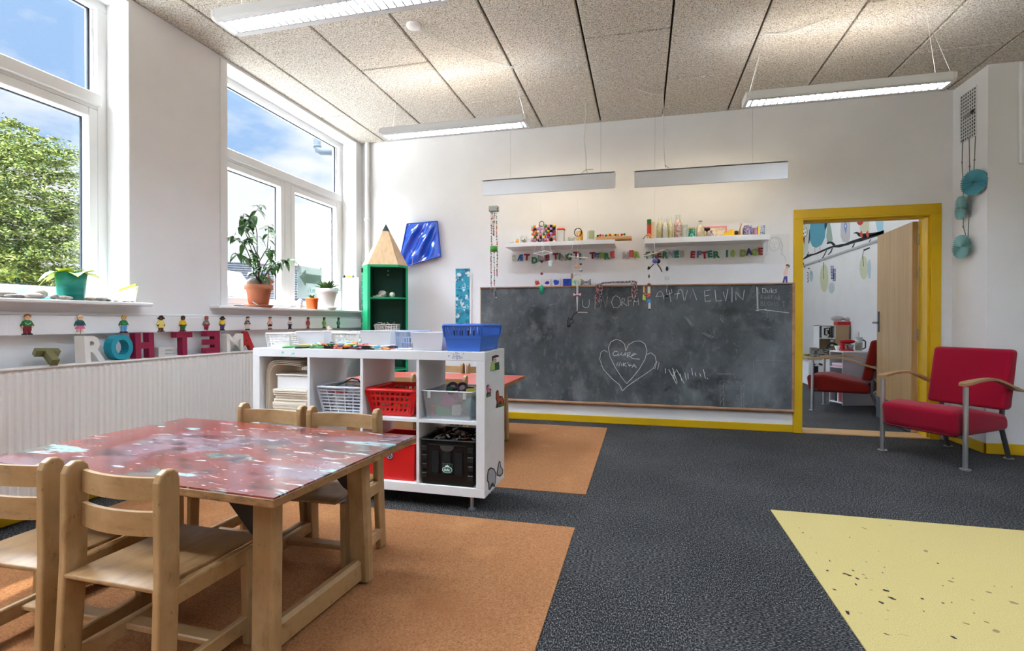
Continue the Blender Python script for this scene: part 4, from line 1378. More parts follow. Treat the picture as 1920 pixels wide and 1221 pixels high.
tag(MB().box(-.05, .05, -.08, .08, .0, .018, .006, M=Matrix.Translation((-3.235, 2.10, SZ)) @ Matrix.Rotation(.1, 4, 'Z')).build('plastic_tray', flat((120, 206, 206), .4)), 'turquoise plastic tray against the left window pane', 'tray')
# zip bag leaning in the reveal
o = thing('zip_bag', 'clear zip bag with a lime green seal leaning in the left window reveal', 'bag', (-3.125, 2.545, SZ))
bagm = clear('bag_plastic', (244, 248, 232), .45, .25, .08)
mb = MB()
vs, fs = [], []
for i in range(7):
    for j in range(7):
        u, v = i / 6 - .5, j / 6
        zz = v * (.075 + .030 * (u + .5))
        vs.append((u * .13, -.012 - .02 * math.sin(PI * v) * math.cos(PI * u) + .02 * v, zz))
for i in range(6):
    for j in range(6):
        a = i * 7 + j
        fs.append((a, a + 7, a + 8, a + 1))
back = [(x, .004 + .02 * (z / .1), z) for x, y, z in vs]
mb.poly(vs, fs, True).poly(back, [f[::-1] for f in fs], True)
mb.build('bag_body', bagm, o)
MB().bar((-.066, .008, .078), (.066, .008, .110), .008, .014, .002).build('seal', flat((190, 232, 40), .4), o)

# second sill
def cylpt(px, py, X):
    return at(px, py, 'x', X)
XP = -3.14
pp = (-3.13, 3.70)
o, zt = pot('potted_plant', 'leafy green plant in a big terracotta pot on the right window sill', 'plant', pp[0], pp[1],
            [(.070, .02), (.075, .022), (.098, .145), (.110, .147), (.114, .186), (.106, .188), (.100, .160)], TERRA)
MB().lathe([(.001, .0), (.10, 0), (.118, .018), (.112, .02), (.096, .008), (.001, .008)], n=28).build('saucer', TERRA, o)
GREENL = mat('dark_green_leaf', (52, 92, 44), .4, noise=((88, 136, 58), 9, (1, 1, 1), .45, .72))
BARK = mat('bark', (96, 78, 66), .8, noise=((70, 56, 46), 20, (1, 1, .4), .4, .7))
mb, lv = MB(), MB()
# branch ends given as (sideways along the sill, height) with a little depth
ends = [((0, 0), (-.015, .19), (-.055, .33), (-.07, .45), (-.035, .53)), ((0, 0), (-.03, .14), (-.11, .22), (-.18, .33), (-.22, .36)), ((0, 0), (-.07, .10), (-.17, .16), (-.24, .19)),
        ((0, 0), (.05, .12), (.11, .20), (.15, .27)), ((0, 0), (.02, .15), (.06, .25), (.09, .36), (.14, .42)), ((0, 0), (.08, .09), (.20, .13), (.29, .17)), ((0, 0), (.10, .12), (.24, .17), (.38, .20)), ((0, 0), (-.06, .12), (-.20, .25), (-.29, .28)), ((0, 0), (-.05, .18), (-.15, .38), (-.21, .44)), ((-.055, .33), (-.1, .40), (-.13, .42))]
for bi, br in enumerate(ends):
    pts = [Vector((rng(-.03, .05) * (1 if k else 0), y, zt + .01 + z * 1.24)) for k, (y, z) in enumerate(br)]
    mb.tube(pts, [max(.0018, .0058 - .0012 * k) for k in range(len(pts))], 6)
    for k in range(1, len(pts)):
        nl = 5 if k < len(pts) - 1 else 10
        if k == 1:
            nl = 3 if bi < 5 else 2
        for q in range(nl):
            a = rng(0, 2 * PI)
            b = pts[k - 1].lerp(pts[k], rng(.35, 1.0))
            leaf(lv, b, (math.cos(a) * .7, math.sin(a), rng(-.4, .5)), rng(.058, .088), rng(.034, .044), rng(.4, 1.1))
mb.build('stem', BARK, o)
lv.build('leaves', GREENL, o)
stone_ = MB().ball((-.02, -.045, zt + .005), .055, 14, (.9, 1, .95)).build('pot_stone', mat('pot_stone', (150, 138, 124), .7, noise=((110, 98, 86), 20, (1, 1, 1), .4, .7)), o)
MB().ball((.01, .05, zt + .0), .048, 14, (.9, 1, .95)).build('pot_stone', MATS['pot_stone'], o)
t_ = thing('terracotta_figure', 'terracotta animal head ornament stuck into the big plant pot', 'ornament', (pp[0] + .02, pp[1] + .09, SZ + zt - .008))
MB().lathe([(.030, 0), (.026, .03), (.017, .075), (.006, .098), (.001, .10)], n=14).ball((.0, .03, .045), .022, 10, (.9, 1.6, .9)).build('head', TERRA, t_)
MB().ball((.0, .066, .046), .008, 8).lathe([(.009, .096), (.006, .115), (.001, .125)], n=8).build('nose_and_tip', flat((50, 36, 30)), t_)
tag(MB().box(-.006, .006, -.05, .05, .0, .006, .002, M=Matrix.Translation((-3.065, 3.60, SZ + .018)) @ Matrix.Rotation(-.4, 4, 'X')).build('white_stick', WHITE_MATT), 'white plastic stick leaning on the saucer of the big plant pot', 'stick')
tag(MB().ball((-3.08, 3.43, SZ + .007), .02, 10, (.8, 3, .34)).build('feather', flat((150, 148, 146), .8)), 'grey feather lying at the left end of the right window sill', 'feather')
# small ornaments
o = thing('ornament', 'white and blue ball-shaped ornament left of the orange pot', 'ornament', (-3.10, cylpt(562, 572, -3.10)[1], SZ))
MB().ball((0, 0, .026), .027, 14, (1, 1.3, .95)).build('body', flat((226, 214, 202), .4), o)
MB().ball((0, .006, .066), .026, 14).build('head', mat('blue_white_glaze', (226, 232, 242), .3, noise=((70, 90, 160), 30, (1, 1, 1), .58, .66)), o)
o, zt = pot('potted_plant', 'tiny succulent in an orange plastic pot on the right window sill', 'plant', -3.10, cylpt(585, 570, -3.10)[1], [(.046, 0), (.050, .001), (.056, .09), (.060, .091), (.061, .106), (.055, .106), (.052, .09)], mat('orange_plastic', (232, 104, 34), .4))
mb = MB()
for k in range(9):
    a = k * 2.4
    leaf(mb, (0, 0, zt - .012), (math.cos(a), math.sin(a), 1.6 - .1 * k), .06, .022, .05)
mb.build('leaves', mat('succulent_leaf', (98, 130, 66), .45, noise=((60, 90, 46), 10, (1, 1, 1), .4, .7)), o)
o, zt = pot('potted_plant', 'spiky green succulent in a white pot on a white saucer', 'plant', -3.11, cylpt(613, 570, -3.11)[1], [(.060, .016), (.066, .018), (.098, .165), (.108, .167), (.112, .212), (.104, .212), (.100, .18)], WHITE)
MB().lathe([(.001, 0), (.080, 0), (.098, .024), (.092, .026), (.078, .01), (.001, .01)], n=26).build('saucer', WHITE, o)
mb = MB()
for k in range(44):
    a = k * 2.399
    e = 2.2 - k * .047
    leaf(mb, (.02 * math.cos(a), .02 * math.sin(a), zt - .015), (math.cos(a), math.sin(a), max(.05, e)), rng(.10, .14), .026, .05 + .006 * k, fold=.35)
mb.build('leaves', MATS['succulent_leaf'], o)
# white board leaning in the reveal with a little duck on it
tag(MB().box(-3.298, -3.085, 5.205, 5.222, SZ, SZ + .375, .002).build('white_board', mat('white_foam_board', (236, 236, 234), .6)), 'white foam board standing in the right window reveal, shadow across it', 'board')
tag(MB().ball((-3.215, 5.213, SZ + .390), .018, 10, (1.8, .5, .8)).build('toy_duck', flat((206, 190, 70))), 'small yellow toy on the upper edge of the white foam board', 'toy')
for i, x in enumerate((-3.27, -3.16)):
    tag(MB().lathe([(.016, 0), (.001, .03)], (x, 5.213, SZ + .3755), 6).build('toy_cone', flat((30, 26, 32))), 'dark little cone %s of the yellow toy on the white board' % ('left', 'right')[i], 'toy')
# see-through arrow sign hung inside the right casement
o = thing('window_sign', 'see-through grey sign with an arrow pointing left, hung in the right casement', 'sign', (-3.275, 4.63, SZ + .115))
SIGNM = clear('sign_acrylic', (226, 236, 234), .30, .3, .05)
MB().box(-.002, .002, -.235, .165, 0, .312).build('sign_sheet', SIGNM, o)
ag = clear('sign_print', (134, 158, 152), .65, .4, .03)
MB().prism([(-.20, .205), (-.105, .285), (-.105, .245), (.15, .245), (.15, .150), (-.105, .150), (-.105, .115)], (.0026, 0, 0), (0, 1, 0), (0, 0, 1), .0006).build('arrow', ag, o)
mb = MB()
for k in range(4):
    c = -.05 + .040 * k
    mb.tube([(.003, c + .016 * math.cos(a), .075 + .018 * math.sin(a)) for a in [2 * PI * q / 12 for q in range(12)]], .002, 5, closed=True)
mb.tube([(.003, -.034, .075), (.003, -.034, .11)], .002, 5).tube([(.003, .086, .075), (.003, .086, .04)], .002, 5)
mb.build('lettering', ag, o)
mb = MB()
for y in (-.215, .145):
    mb.tube([(0, y, .304), (.0, y, .325)], .006, 8)
mb.build('clip', flat((120, 124, 126)), o)

# ================================================================ pencil-shaped cabinet
r = thing('pencil_cabinet', 'green cabinet shaped like a giant pencil standing in the corner', 'cabinet', (-2.645, 5.030, 0), .40)
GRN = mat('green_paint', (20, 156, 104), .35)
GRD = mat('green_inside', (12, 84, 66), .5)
R_ = .285
oc = [(R_ * math.cos(PI / 6 + PI / 3 * k - PI / 2 - PI / 3), R_ * math.sin(PI / 6 + PI / 3 * k - PI / 2 - PI / 3)) for k in range(6)]
# hexagon with a flat front (towards -y); the front side and the right front side stay open
hexa = [(x * .80, y * .80) for x, y in ((-.215, -.215), (.155, -.215), (.270, -.06), (.20, .215), (-.20, .215), (-.310, -.02))]
ZC0, ZC1 = .02, 1.625
mb = MB()
tH = .016
def wallseg(mb, a, b, z0_, z1_, t=tH):
    mb.bar((a[0], a[1], (z0_ + z1_) / 2), (b[0], b[1], (z0_ + z1_) / 2), t, z1_ - z0_)
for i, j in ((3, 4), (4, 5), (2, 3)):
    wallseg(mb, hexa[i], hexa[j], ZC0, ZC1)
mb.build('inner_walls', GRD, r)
mb = MB()
wallseg(mb, hexa[5], hexa[0], ZC0, ZC1)
mb.bar((hexa[0][0] + .010, hexa[0][1], ZC0), (hexa[0][0] + .010, hexa[0][1], ZC1), .022, .02, .002, up=(0, 1, 0))
mb.bar((hexa[2][0] - .005, hexa[2][1], ZC0), (hexa[2][0] - .005, hexa[2][1], ZC1), .022, .02, .002, up=(0, 1, 0))
mb.bar((hexa[0][0], hexa[0][1], ZC1 - .012), (hexa[1][0], hexa[1][1], ZC1 - .012), .016, .024).bar((hexa[1][0], hexa[1][1], ZC1 - .012), (hexa[2][0], hexa[2][1], ZC1 - .012), .016, .024)
sp_ = mb.build('side_panel', GRN, r)
for z in (.02, .52, .87, 1.272):
    MB().prism(hexa, (0, 0, z), (1, 0, 0), (0, 1, 0), .016).build('shelf', GRN, r)
WOODC = mat('pencil_wood', (222, 190, 150), .5, noise=((206, 170, 128), 8, (4, 4, .6), .4, .7))
ap = Vector((-.01, 0.0, 2.075))
f = .82
lo = [Vector((x * 1.03, y * 1.03, ZC1)) for x, y in hexa]
mid = [v.lerp(ap, f) for v in lo]
MB().poly(lo + mid, [(i, (i + 1) % 6, 6 + (i + 1) % 6, 6 + i) for i in range(6)] + [(5, 4, 3, 2, 1, 0)]).build('cone', WOODC, r)
MB().poly([v + (v - ap) * .02 for v in mid] + [ap], [(i, (i + 1) % 6, 6) for i in range(6)] + [(5, 4, 3, 2, 1, 0)]).build('pencil_tip', flat((52, 54, 58), .5), r)
MB().box(hexa[5][0] - .012, hexa[5][0] + .01, hexa[5][1] - .03, hexa[5][1], 1.55, 1.60, .004).build('latch', BLACK, sp_)
hm = MB()
for k in range(16):
    hm.cyl((hexa[5][0] - .008, hexa[5][1] - .012, .5 + .065 * k), .006, .05, 8)
hm.build('piano_hinge', flat((120, 128, 124), .4, metal=.5), sp_)
mb = MB().ball((.0, .160, 1.545), .010, 8).ball((0, .156, 1.59), .009, 8)
mb.build('screw_hook', flat((214, 222, 216)), r)
kx, ky = -2.64, 5.045
SHZ = 1.2885
tag(MB().lathe([(.001, 0), (.03, .003), (.058, .03), (.050, .032), (.02, .01)], (kx - .045, ky - .06, SHZ), 14, M=Matrix.Rotation(.0, 4, 'X')).ball((kx - .04, ky - .05, SHZ + .045), .042, 12, (1.1, .6, .8)).build('seashell', flat((232, 222, 214), .4)), 'white seashell on the upper shelf of the pencil cabinet', 'shell')
tag(MB().box(kx - .09, kx + .01, ky - .165, ky - .11, SHZ, SHZ + .016, .004).build('driftwood', flat((206, 192, 170), .7)), 'flat pale wood piece lying on the upper shelf of the pencil cabinet', 'wood')
o = thing('paper_rose', 'white fabric rose with green leaves on the upper shelf of the pencil cabinet', 'flower', (kx + .06, ky - .08, SHZ))
MB().ball((.03, 0, .028), .03, 10).ball((.04, -.01, .035), .02, 8).build('bloom', flat((232, 226, 214)), o)
mb = MB()
leaf(mb, (0, 0, .01), (-1, -.3, .6), .07, .05, .1)
leaf(mb, (0, 0, .01), (-.5, -.6, 1.2), .07, .05, .1)
mb.build('leaves', flat((70, 112, 62)), o)
grid_basket('storage_basket', 'white slatted basket of bead strings inside the pencil cabinet', (kx + .01, ky - .03, .887), .30, .225, .20, .115, .01, WB, .006, 5, 8, 0, .014)
mb = MB()
for k in range(16):
    a = rng(0, 6.28)
    p0 = Vector((kx + .0 + rng(-.07, .06), ky - .04 + rng(-.06, .06), .90 + rng(.05, .10)))
    mb.slot(k % 3).tube([p0, p0 + Vector((.04 * math.cos(a), .03 * math.sin(a), .03)), p0 + Vector((.07 * math.cos(a + 1), .03, rng(-.01, .04)))], .006, 6)
tag(mb.build('bead_strings', [flat((206, 196, 190)), flat((150, 100, 96)), flat((226, 222, 216))]), 'tangle of pale bead strings heaped in the pencil cabinet basket', 'beads', kind='stuff')
# ================================================================ blackboard
BBX0, BBX1, BBZ0, BBZ1 = -1.690, 1.358, .215, 1.392
SLATE = layered('slate', (74, 79, 82), [((122, 129, 133), 1.1, (1.2, 1, 1), .42, .70, 0, .8), ((54, 58, 60), 2.2, (1, 1, 1.3), .54, .66, 3, .85),
                                        ((150, 156, 160), 3.2, (1.3, 1, .8), .56, .80, 6, .6), ((132, 139, 142), 9, (1.6, 1, .8), .56, .76, 9, .5), ((44, 47, 49), 6, (1, 1, 1.2), .64, .74, 12, .7),
                                        ((160, 166, 168), 40, (1, 1, 1), .62, .74, 15, .4)], .7, .2)
r = thing('blackboard', 'long black chalkboard with chalk drawings on the back wall', 'blackboard', ((BBX0 + BBX1) / 2, YB, BBZ0))
bw = (BBX1 - BBX0) / 2
bh = BBZ1 - BBZ0
MB().box(-bw, bw, -.014, -.001, 0, bh).build('slate', SLATE, r)
WOODF = mat('board_frame_wood', (176, 136, 104), .45, noise=((142, 104, 76), 6, (1, 3, 3), .4, .7))
MB().box(-bw - .008, bw + .02, -.026, 0, bh, bh + .014, .003).build('top_rail', WOODF, r)
MB().box(-bw - .012, -bw, -.02, 0, 0, bh + .012, .003).build('side_rail', mat('board_frame_light', (206, 196, 184), .5), r)
MB().box(bw, bw + .024, -.026, 0, -.02, bh + .012, .003).build('side_rail', WOODF, r)
MB().tube([(-bw - .01, -.032, -.012), (bw + .014, -.032, -.012)], .015, 10).box(-bw - .01, bw + .014, -.03, 0, -.034, 0, .004).build('chalk_tray', WOODF, r)
CHALK = mat('chalk', (216, 218, 218), .9)
CHALKF = mat('faint_chalk', (140, 145, 148), .9)
BB = (r.location.x, YB, BBZ0)
def B_(x, y):
    """spot on the slate from the enlarged view of the board"""
    p = at(900 + x / 3.2, 530 + y / 3.2, 'y', YB - .0145)
    return (p[0] - BB[0], -.0145, p[2] - BB[2])
def chalk(name, lines, label=None, m=CHALK, rr=.0025):
    mb = MB()
    for ln in lines:
        mb.tube([B_(*p) for p in ln], rr, 4)
    mb.v = [(x, -.0145 + (y + .0145) * .3, z) for x, y, z in mb.v]
    o = mb.build(name, m, r)
    if label:
        o['label'] = label
def arc(cx, cy_, rx_, ry_, a0, a1, n=12):
    return [(cx + rx_ * math.cos(math.radians(a0 + (a1 - a0) * k / n)), cy_ + ry_ * math.sin(math.radians(a0 + (a1 - a0) * k / n))) for k in range(n + 1)]
chalk('chalk_heart', [[(875, 410), (868, 370), (845, 348), (815, 341), (785, 356), (770, 390), (780, 445), (812, 510), (850, 570), (880, 606)],
                      [(875, 410), (890, 375), (925, 352), (962, 350), (990, 368), (1002, 410), (990, 460), (955, 520), (915, 570), (880, 606)],
                      [(765, 418), (745, 405), (725, 420), (718, 460), (740, 520), (790, 575), (835, 612), (855, 650)],
                      [(1000, 432), (1025, 421), (1050, 440), (1057, 475), (1040, 515), (990, 550), (930, 590), (880, 625), (855, 650)],
                      [(1062, 472), (1048, 520)], [(1075, 480), (1065, 522)]], 'chalk heart inside a larger heart outline')
chalk('chalk_name', [[(825, 415), (808, 412), (797, 428), (805, 440), (822, 436), (832, 420), (828, 438), (845, 432)], [(850, 418), (845, 434), (862, 436), (868, 420), (866, 436)], [(876, 418), (872, 438)], [(886, 420), (884, 450)], [(884, 424), (900, 418), (898, 432), (886, 436), (905, 448)],
                     [(908, 440), (938, 428), (925, 424), (908, 440), (912, 456), (958, 460)],
                     [(820, 500), (826, 478), (834, 502), (842, 476)], [(852, 484), (850, 502)], [(862, 480), (860, 502)], [(876, 482), (862, 492), (878, 504)], [(885, 484), (890, 478)], [(888, 490), (896, 504), (900, 486)], [(898, 498), (910, 496)], [(912, 510), (922, 488), (938, 512)], [(916, 502), (932, 500)]], 'two children\'s names written inside the heart', rr=.0032)
# capital letters along the top
chalk('chalk_name', [[(615, 105), (616, 140), (630, 152), (648, 148), (656, 130), (655, 100)], [(690, 160), (692, 82), (682, 94)], [(692, 82), (700, 94)], [(722, 148), (735, 80), (755, 150), (765, 84)],
                     [(800, 88), (788, 120), (802, 150), (828, 152), (845, 130), (838, 92), (815, 78), (800, 88)], [(850, 140), (852, 95)], [(852, 97), (868, 96), (866, 112), (854, 118), (884, 140)], [(890, 138), (888, 88), (912, 84)], [(889, 112), (910, 108)], [(925, 90), (922, 140)], [(925, 115), (950, 112)], [(948, 92), (952, 136)]], None, rr=.0022)
chalk('chalk_name', [[(1057, 86), (1066, 60), (1082, 52), (1096, 66), (1104, 100)], [(1053, 84), (1108, 80)], [(1118, 40), (1122, 72), (1152, 62), (1148, 38)], [(1134, 46), (1146, 118)], [(1165, 70), (1200, 64)], [(1182, 98), (1190, 46), (1204, 40), (1216, 56), (1222, 104)], [(1228, 108), (1246, 44), (1258, 96), (1276, 38), (1300, 104)],
                     [(1378, 44), (1346, 50), (1352, 114), (1384, 110)], [(1350, 80), (1374, 76)], [(1410, 44), (1416, 112), (1452, 108)], [(1460, 56), (1474, 112), (1488, 38)], [(1512, 28), (1512, 118)], [(1536, 106), (1534, 56), (1578, 104), (1586, 44)]], 'white capitals chalked along the top edge of the board')
chalk('chalk_list', [[(1660, 24), (1663, 160), (1700, 164), (1760, 170), (1855, 182)], [(1666, 30), (1669, 168), (1720, 160)], [(1655, 166), (1670, 170)],
                     [(1696, 36), (1696, 62), (1712, 60), (1718, 46), (1708, 36), (1692, 34)], [(1724, 46), (1724, 60), (1736, 60), (1738, 44)], [(1748, 34), (1748, 62)], [(1762, 44), (1750, 52), (1764, 62)], [(1782, 40), (1770, 44), (1780, 54), (1768, 62)]], 'chalk frame and first word in the upper right corner of the board')
chalk('chalk_list', [[(1686, 100), (1686, 76), (1700, 75)], [(1686, 88), (1698, 87)], [(1706, 100), (1713, 76), (1720, 100)], [(1708, 92), (1718, 91)], [(1728, 100), (1728, 78), (1738, 78), (1738, 88), (1729, 89), (1740, 100)], [(1748, 100), (1748, 77), (1760, 76)], [(1748, 88), (1758, 87)], [(1766, 101), (1773, 77), (1781, 101)], [(1768, 93), (1779, 92)], [(1788, 101), (1788, 79), (1798, 80), (1797, 90), (1788, 90), (1801, 102)],
                     [(1686, 138), (1686, 112), (1697, 114), (1696, 123), (1687, 125), (1699, 128), (1699, 136), (1686, 138)], [(1708, 112), (1708, 138), (1718, 137)], [(1730, 114), (1724, 126), (1732, 138), (1742, 128), (1737, 115), (1730, 114)], [(1750, 138), (1753, 114), (1760, 128), (1768, 114), (1771, 139)], [(1792, 118), (1782, 118), (1780, 126), (1790, 130), (1788, 140), (1778, 139)], [(1815, 116), (1830, 116)], [(1822, 116), (1822, 146)]], 'two greyish chalk words in the corner frame', CHALKF, .0024)
chalk('chalk_scribble', [[(1132, 520), (1180, 610)], [(1155, 512), (1184, 600)], [(1178, 520), (1225, 605)], [(1143, 548), (1165, 560), (1172, 530)], [(1165, 580), (1160, 520)], [(1200, 545), (1210, 590)], [(1228, 540), (1238, 585)], [(1247, 545), (1250, 578)], [(1270, 512), (1276, 556)], [(1290, 540), (1296, 562)], [(1340, 520), (1352, 575)], [(1318, 545), (1326, 565)], [(1362, 572), (1368, 580)], [(1112, 515), (1114, 545)]], None, rr=.0028)
chalk('chalk_arch', [[(1442, 740), (1440, 590), (1585, 590), (1582, 745)], [(1462, 740), (1462, 604), (1566, 602), (1568, 745)], [(1445, 640), (1462, 610)], [(1445, 680), (1462, 650)], [(1445, 720), (1462, 690)], [(1570, 640), (1584, 610)], [(1570, 690), (1584, 660)], [(1480, 590), (1496, 602)], [(1530, 590), (1546, 602)], [(1640, 470), (1638, 720)], [(1648, 470), (1840, 472)], [(1425, 548), (1510, 548)]], None, CHALKF, .0026)
chalk('chalk_smear', [[(1225, 205), (1275, 262)], [(1232, 200), (1285, 255)], [(1330, 300), (1390, 335)], [(1345, 300), (1405, 330)], [(1240, 215), (1268, 250)], [(790, 205), (812, 218), (822, 205)], [(470, 60), (484, 85), (478, 115), (450, 130), (415, 134)], [(1440, 212), (1462, 240)]], None, CHALKF, .0024)
chalk('chalk_circle', [[(585, 178), (645, 180)]], None, rr=.004)

# ================================================================ wall shelves
def wall_shelf(x0, x1, yf, z0_, z1_, label):
    return tag(MB().box(x0, x1, yf, YB, z0_, z1_, .002).build('wall_shelf', LAM), label, 'shelf', 'floating wall shelves')
wall_shelf(-1.340, -.258, 5.040, 1.785, 1.826, 'left white floating shelf over the chalkboard, carrying the pompom picture')
wall_shelf(.021, 1.116, 5.098, 1.782, 1.832, 'right white floating shelf over the chalkboard, carrying the bottles')
Z1, Z2 = 1.8265, 1.8325
YS = 5.20
def sx(px, y=YS):
    return at(px, 440, 'y', y)[0]
RGB = dict(pink=(236, 160, 176), rose=(226, 120, 140), yellow=(236, 206, 70), orange=(232, 132, 46), purple=(112, 74, 148), lilac=(176, 150, 206), mint=(150, 212, 196), green=(66, 130, 74), white=(236, 232, 226), black=(34, 32, 34), cream=(238, 226, 190), red=(196, 48, 46))
# pompom picture
o = thing('pompom_picture', 'square board covered with coloured pompoms on the left shelf', 'picture', (sx(1019), YS, Z1))
MB().box(-.128, .128, .0, .012, 0, .195, .002).build('backing', flat((222, 150, 80)), o)
cn = list(RGB)
mb = MB()
for i in range(9):
    for j in range(7):
        mb.slot((i * 7 + j * 5 + (i * j) % 4) % len(cn)).ball((-.113 + .028 * i + rng(-.006, .006), -.012, .016 + .0275 * j + rng(-.005, .005)), rng(.013, .019), 8)
mb.build('pompoms', [flat(RGB[c], .9) for c in cn], o)
# glass jar with cords, white crumpled thing
o = thing('glass_jar', 'glass jar of orange and green beads at the left end of the left shelf', 'jar', (sx(982), YS, Z1))
MB().lathe([(.001, 0), (.036, 0), (.038, .01), (.038, .075), (.030, .085), (.030, .095)], n=18).build('jar_body', JARGLASS, o)
mb = MB()
for k in range(26):
    mb.slot(k % 4).ball((rng(-.02, .02), rng(-.02, .02), .01 + rng(0, .045)), .010, 6)
mb.build('bead_filling', [flat((226, 120, 40)), flat((90, 110, 70)), flat((226, 200, 180)), flat((120, 60, 40))], o)
o = thing('orange_ornament', 'orange drop ornament left of the glass jar', 'ornament', (sx(972), YS - .05, Z1))
MB().lathe([(.001, 0), (.014, .004), (.02, .025), (.012, .05), (.001, .058)], n=12).build('body', flat((240, 166, 60), .4), o)
tag(MB().ball((sx(963), YS - .08, Z1 + .010), .018, 8, (1.8, 1, .55)).ball((sx(966), YS - .09, Z1 + .013), .013, 8).build('crumpled_foil', flat((206, 206, 206), .4)), 'crumpled silver foil at the left tip of the left shelf', 'foil')
o = thing('wire_loop', 'thin steel ring leaning beside the glass jar', 'ring', (sx(990), YS - .02, Z1))
MB().tube([(.028 * math.cos(a), 0, .031 + .028 * math.sin(a)) for a in [2 * PI * k / 18 for k in range(18)]], .0025, 6, closed=True).build('ring', STEEL, o)
# white bottle frame with red top
o = thing('glass_tube', 'clear box with a red lid in the middle of the left shelf', 'box', (sx(1052), YS, Z1))
MB().box(-.032, .032, -.032, .032, 0, .135, .004).build('box_body', clear('frosted', (240, 240, 238), .35, .3, .1), o)
MB().box(-.038, .038, -.038, .038, .1355, .152, .004).build('lid', flat((222, 74, 46), .4), o)
o = thing('glass_jar', 'low empty glass right of the red-lidded box', 'jar', (sx(1072), YS, Z1))
MB().lathe([(.001, 0), (.034, 0), (.038, .06), (.035, .06), (.032, .006), (.001, .006)], n=18).build('jar_body', JARGLASS, o)
o = thing('ring_ornament', 'orange glass with a black ring on the left shelf', 'ornament', (sx(1087), YS, Z1))
MB().lathe([(.001, 0), (.032, 0), (.034, .10), (.030, .115), (.001, .118)], n=16).build('glass', flat((240, 172, 40), .3), o)
MB().tube([(-.012 + .036 * math.cos(a), -.04, .10 + .04 * math.sin(a)) for a in [2 * PI * k / 20 for k in range(20)]], .005, 6, closed=True).build('ring', BLACK, o)
o = thing('glass_jar', 'square glass jar of green filling near the right end of the left shelf', 'jar', (sx(1108), YS, Z1))
MB().box(-.036, .036, -.03, .03, 0, .12, .01, seg=3).build('jar_body', JARGLASS, o)
MB().box(-.022, .030, -.02, .02, .04, .112, .008, seg=2).build('filling', flat((170, 186, 96), .6), o)
# cardboard tube with pompoms
o = thing('cardboard_tube', 'brown cardboard tube lying off the right end of the left shelf', 'tube', (sx(1118), YS - .05, Z1 + .0235))
MB().tube([(0, 0, .0), (.345, -.01, -.005)], .023, 16).build('tube', mat('brown_card', (196, 148, 98), .8), o)
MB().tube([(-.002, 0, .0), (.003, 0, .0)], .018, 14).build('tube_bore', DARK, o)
for i, (dx, c) in enumerate(((.02, 'black'), (.045, 'red'), (.07, 'rose'), (.10, 'green'), (.12, 'yellow'), (.14, 'red'), (.155, 'white'), (.17, 'yellow'), (.19, 'green'), (.215, 'orange'), (.25, 'red'), (.275, 'green'))):
    nm = {'red': 'red', 'rose': 'rose', 'green': 'green', 'yellow': 'yellow', 'white': 'white', 'orange': 'orange', 'black': 'black'}[c]
    z = .034 if i % 3 else .030
    tag(MB().ball((o.location.x + dx, o.location.y - .004 - (.012 if i % 2 else 0), o.location.z + z), .0125, 8).build('pompom', flat(RGB[c], .9)), '%s pompom stuck on the brown cardboard tube' % nm, 'pompom', 'pompoms on the cardboard tube')
# right shelf
def bottle(px, h, rr, fill, cap, label, neck=.45, pat=None):
    o = thing('bottle', label, 'bottle', (sx(px), YS - (.05 if px == 1247 else 0), Z2), group='bottles on the right shelf')
    MB().lathe([(.001, 0), (rr, 0), (rr, h * .55), (rr * .95, h * .62), (rr * neck, h * .80), (rr * neck, h * .97), (rr * neck * 1.15, h)], n=16).build('bottle_body', JARGLASS, o)
    MB().lathe([(.001, .004), (rr * .86, .004), (rr * .86, h * .56), (rr * neck * .8, h * .79), (.001, h * .8)], n=14).build('filling', fill, o)
    if cap:
        MB().cyl((0, 0, h), rr * neck * 1.2, h * .05, 12).build('cap', flat(cap), o)
    return o
def speck(n, a, b, sc=60):
    return mat(n, a, .7, noise=(b, sc, (1, 1, 1), .47, .55))
o = thing('card_tube', 'narrow green and red cardboard tube at the left end of the right shelf', 'tube', (sx(1217), YS - .05, Z2))
mb = MB().slot(0).cyl((0, 0, .0), .020, .05, 14).slot(1).cyl((0, 0, .0501), .020, .085, 14).slot(2).cyl((0, 0, .1352), .020, .052, 14)
mb.build('tube_body', [speck('tube_print', (226, 196, 120), (206, 90, 60)), flat((206, 54, 34)), flat((26, 100, 50))], o)
o = thing('wooden_stick', 'small dark twig leaning on the red and green tube', 'twig', (sx(1211), YS - .07, Z2))
MB().tube([(-.025, 0, .0), (.0, .0, .03), (.012, 0, .035)], .004, 6).build('twig', flat((80, 60, 46)), o)
tag(MB().box(sx(1224) - .018, sx(1224) + .024, YS - .02, YS + .03, Z2, Z2 + .17, .003).build('wooden_box', flat((232, 204, 160))), 'pale narrow wooden box behind the red and green tube', 'box')
bottle(1237, .215, .034, speck('yellow_rice', (240, 214, 110), (250, 240, 200)), None, 'leftmost glass bottle of yellow grains on the right shelf')
bottle(1247, .190, .028, speck('white_rice', (240, 232, 208), (250, 246, 236)), None, 'glass bottle of whitish grains second in the bottle row')
bottle(1256, .212, .032, speck('yellow_rice', (240, 214, 110), (250, 240, 200)), None, 'glass bottle of yellow grains third in the bottle row')
o = bottle(1271, .228, .040, speck('pink_layers', (216, 120, 112), (240, 206, 196), 40), None, 'tallest bottle filled with pink and red layers', .55)
o = thing('drinking_glass', 'empty clear drinking glass between the pink bottle and the green can', 'glass', (sx(1284), YS, Z2))
MB().lathe([(.001, 0), (.024, 0), (.027, .13), (.025, .13), (.022, .006), (.001, .006)], n=16).build('glass_body', JARGLASS, o)
o = thing('glass_jar', 'green glittering jar with golden lid on the right shelf', 'jar', (sx(1297), YS, Z2))
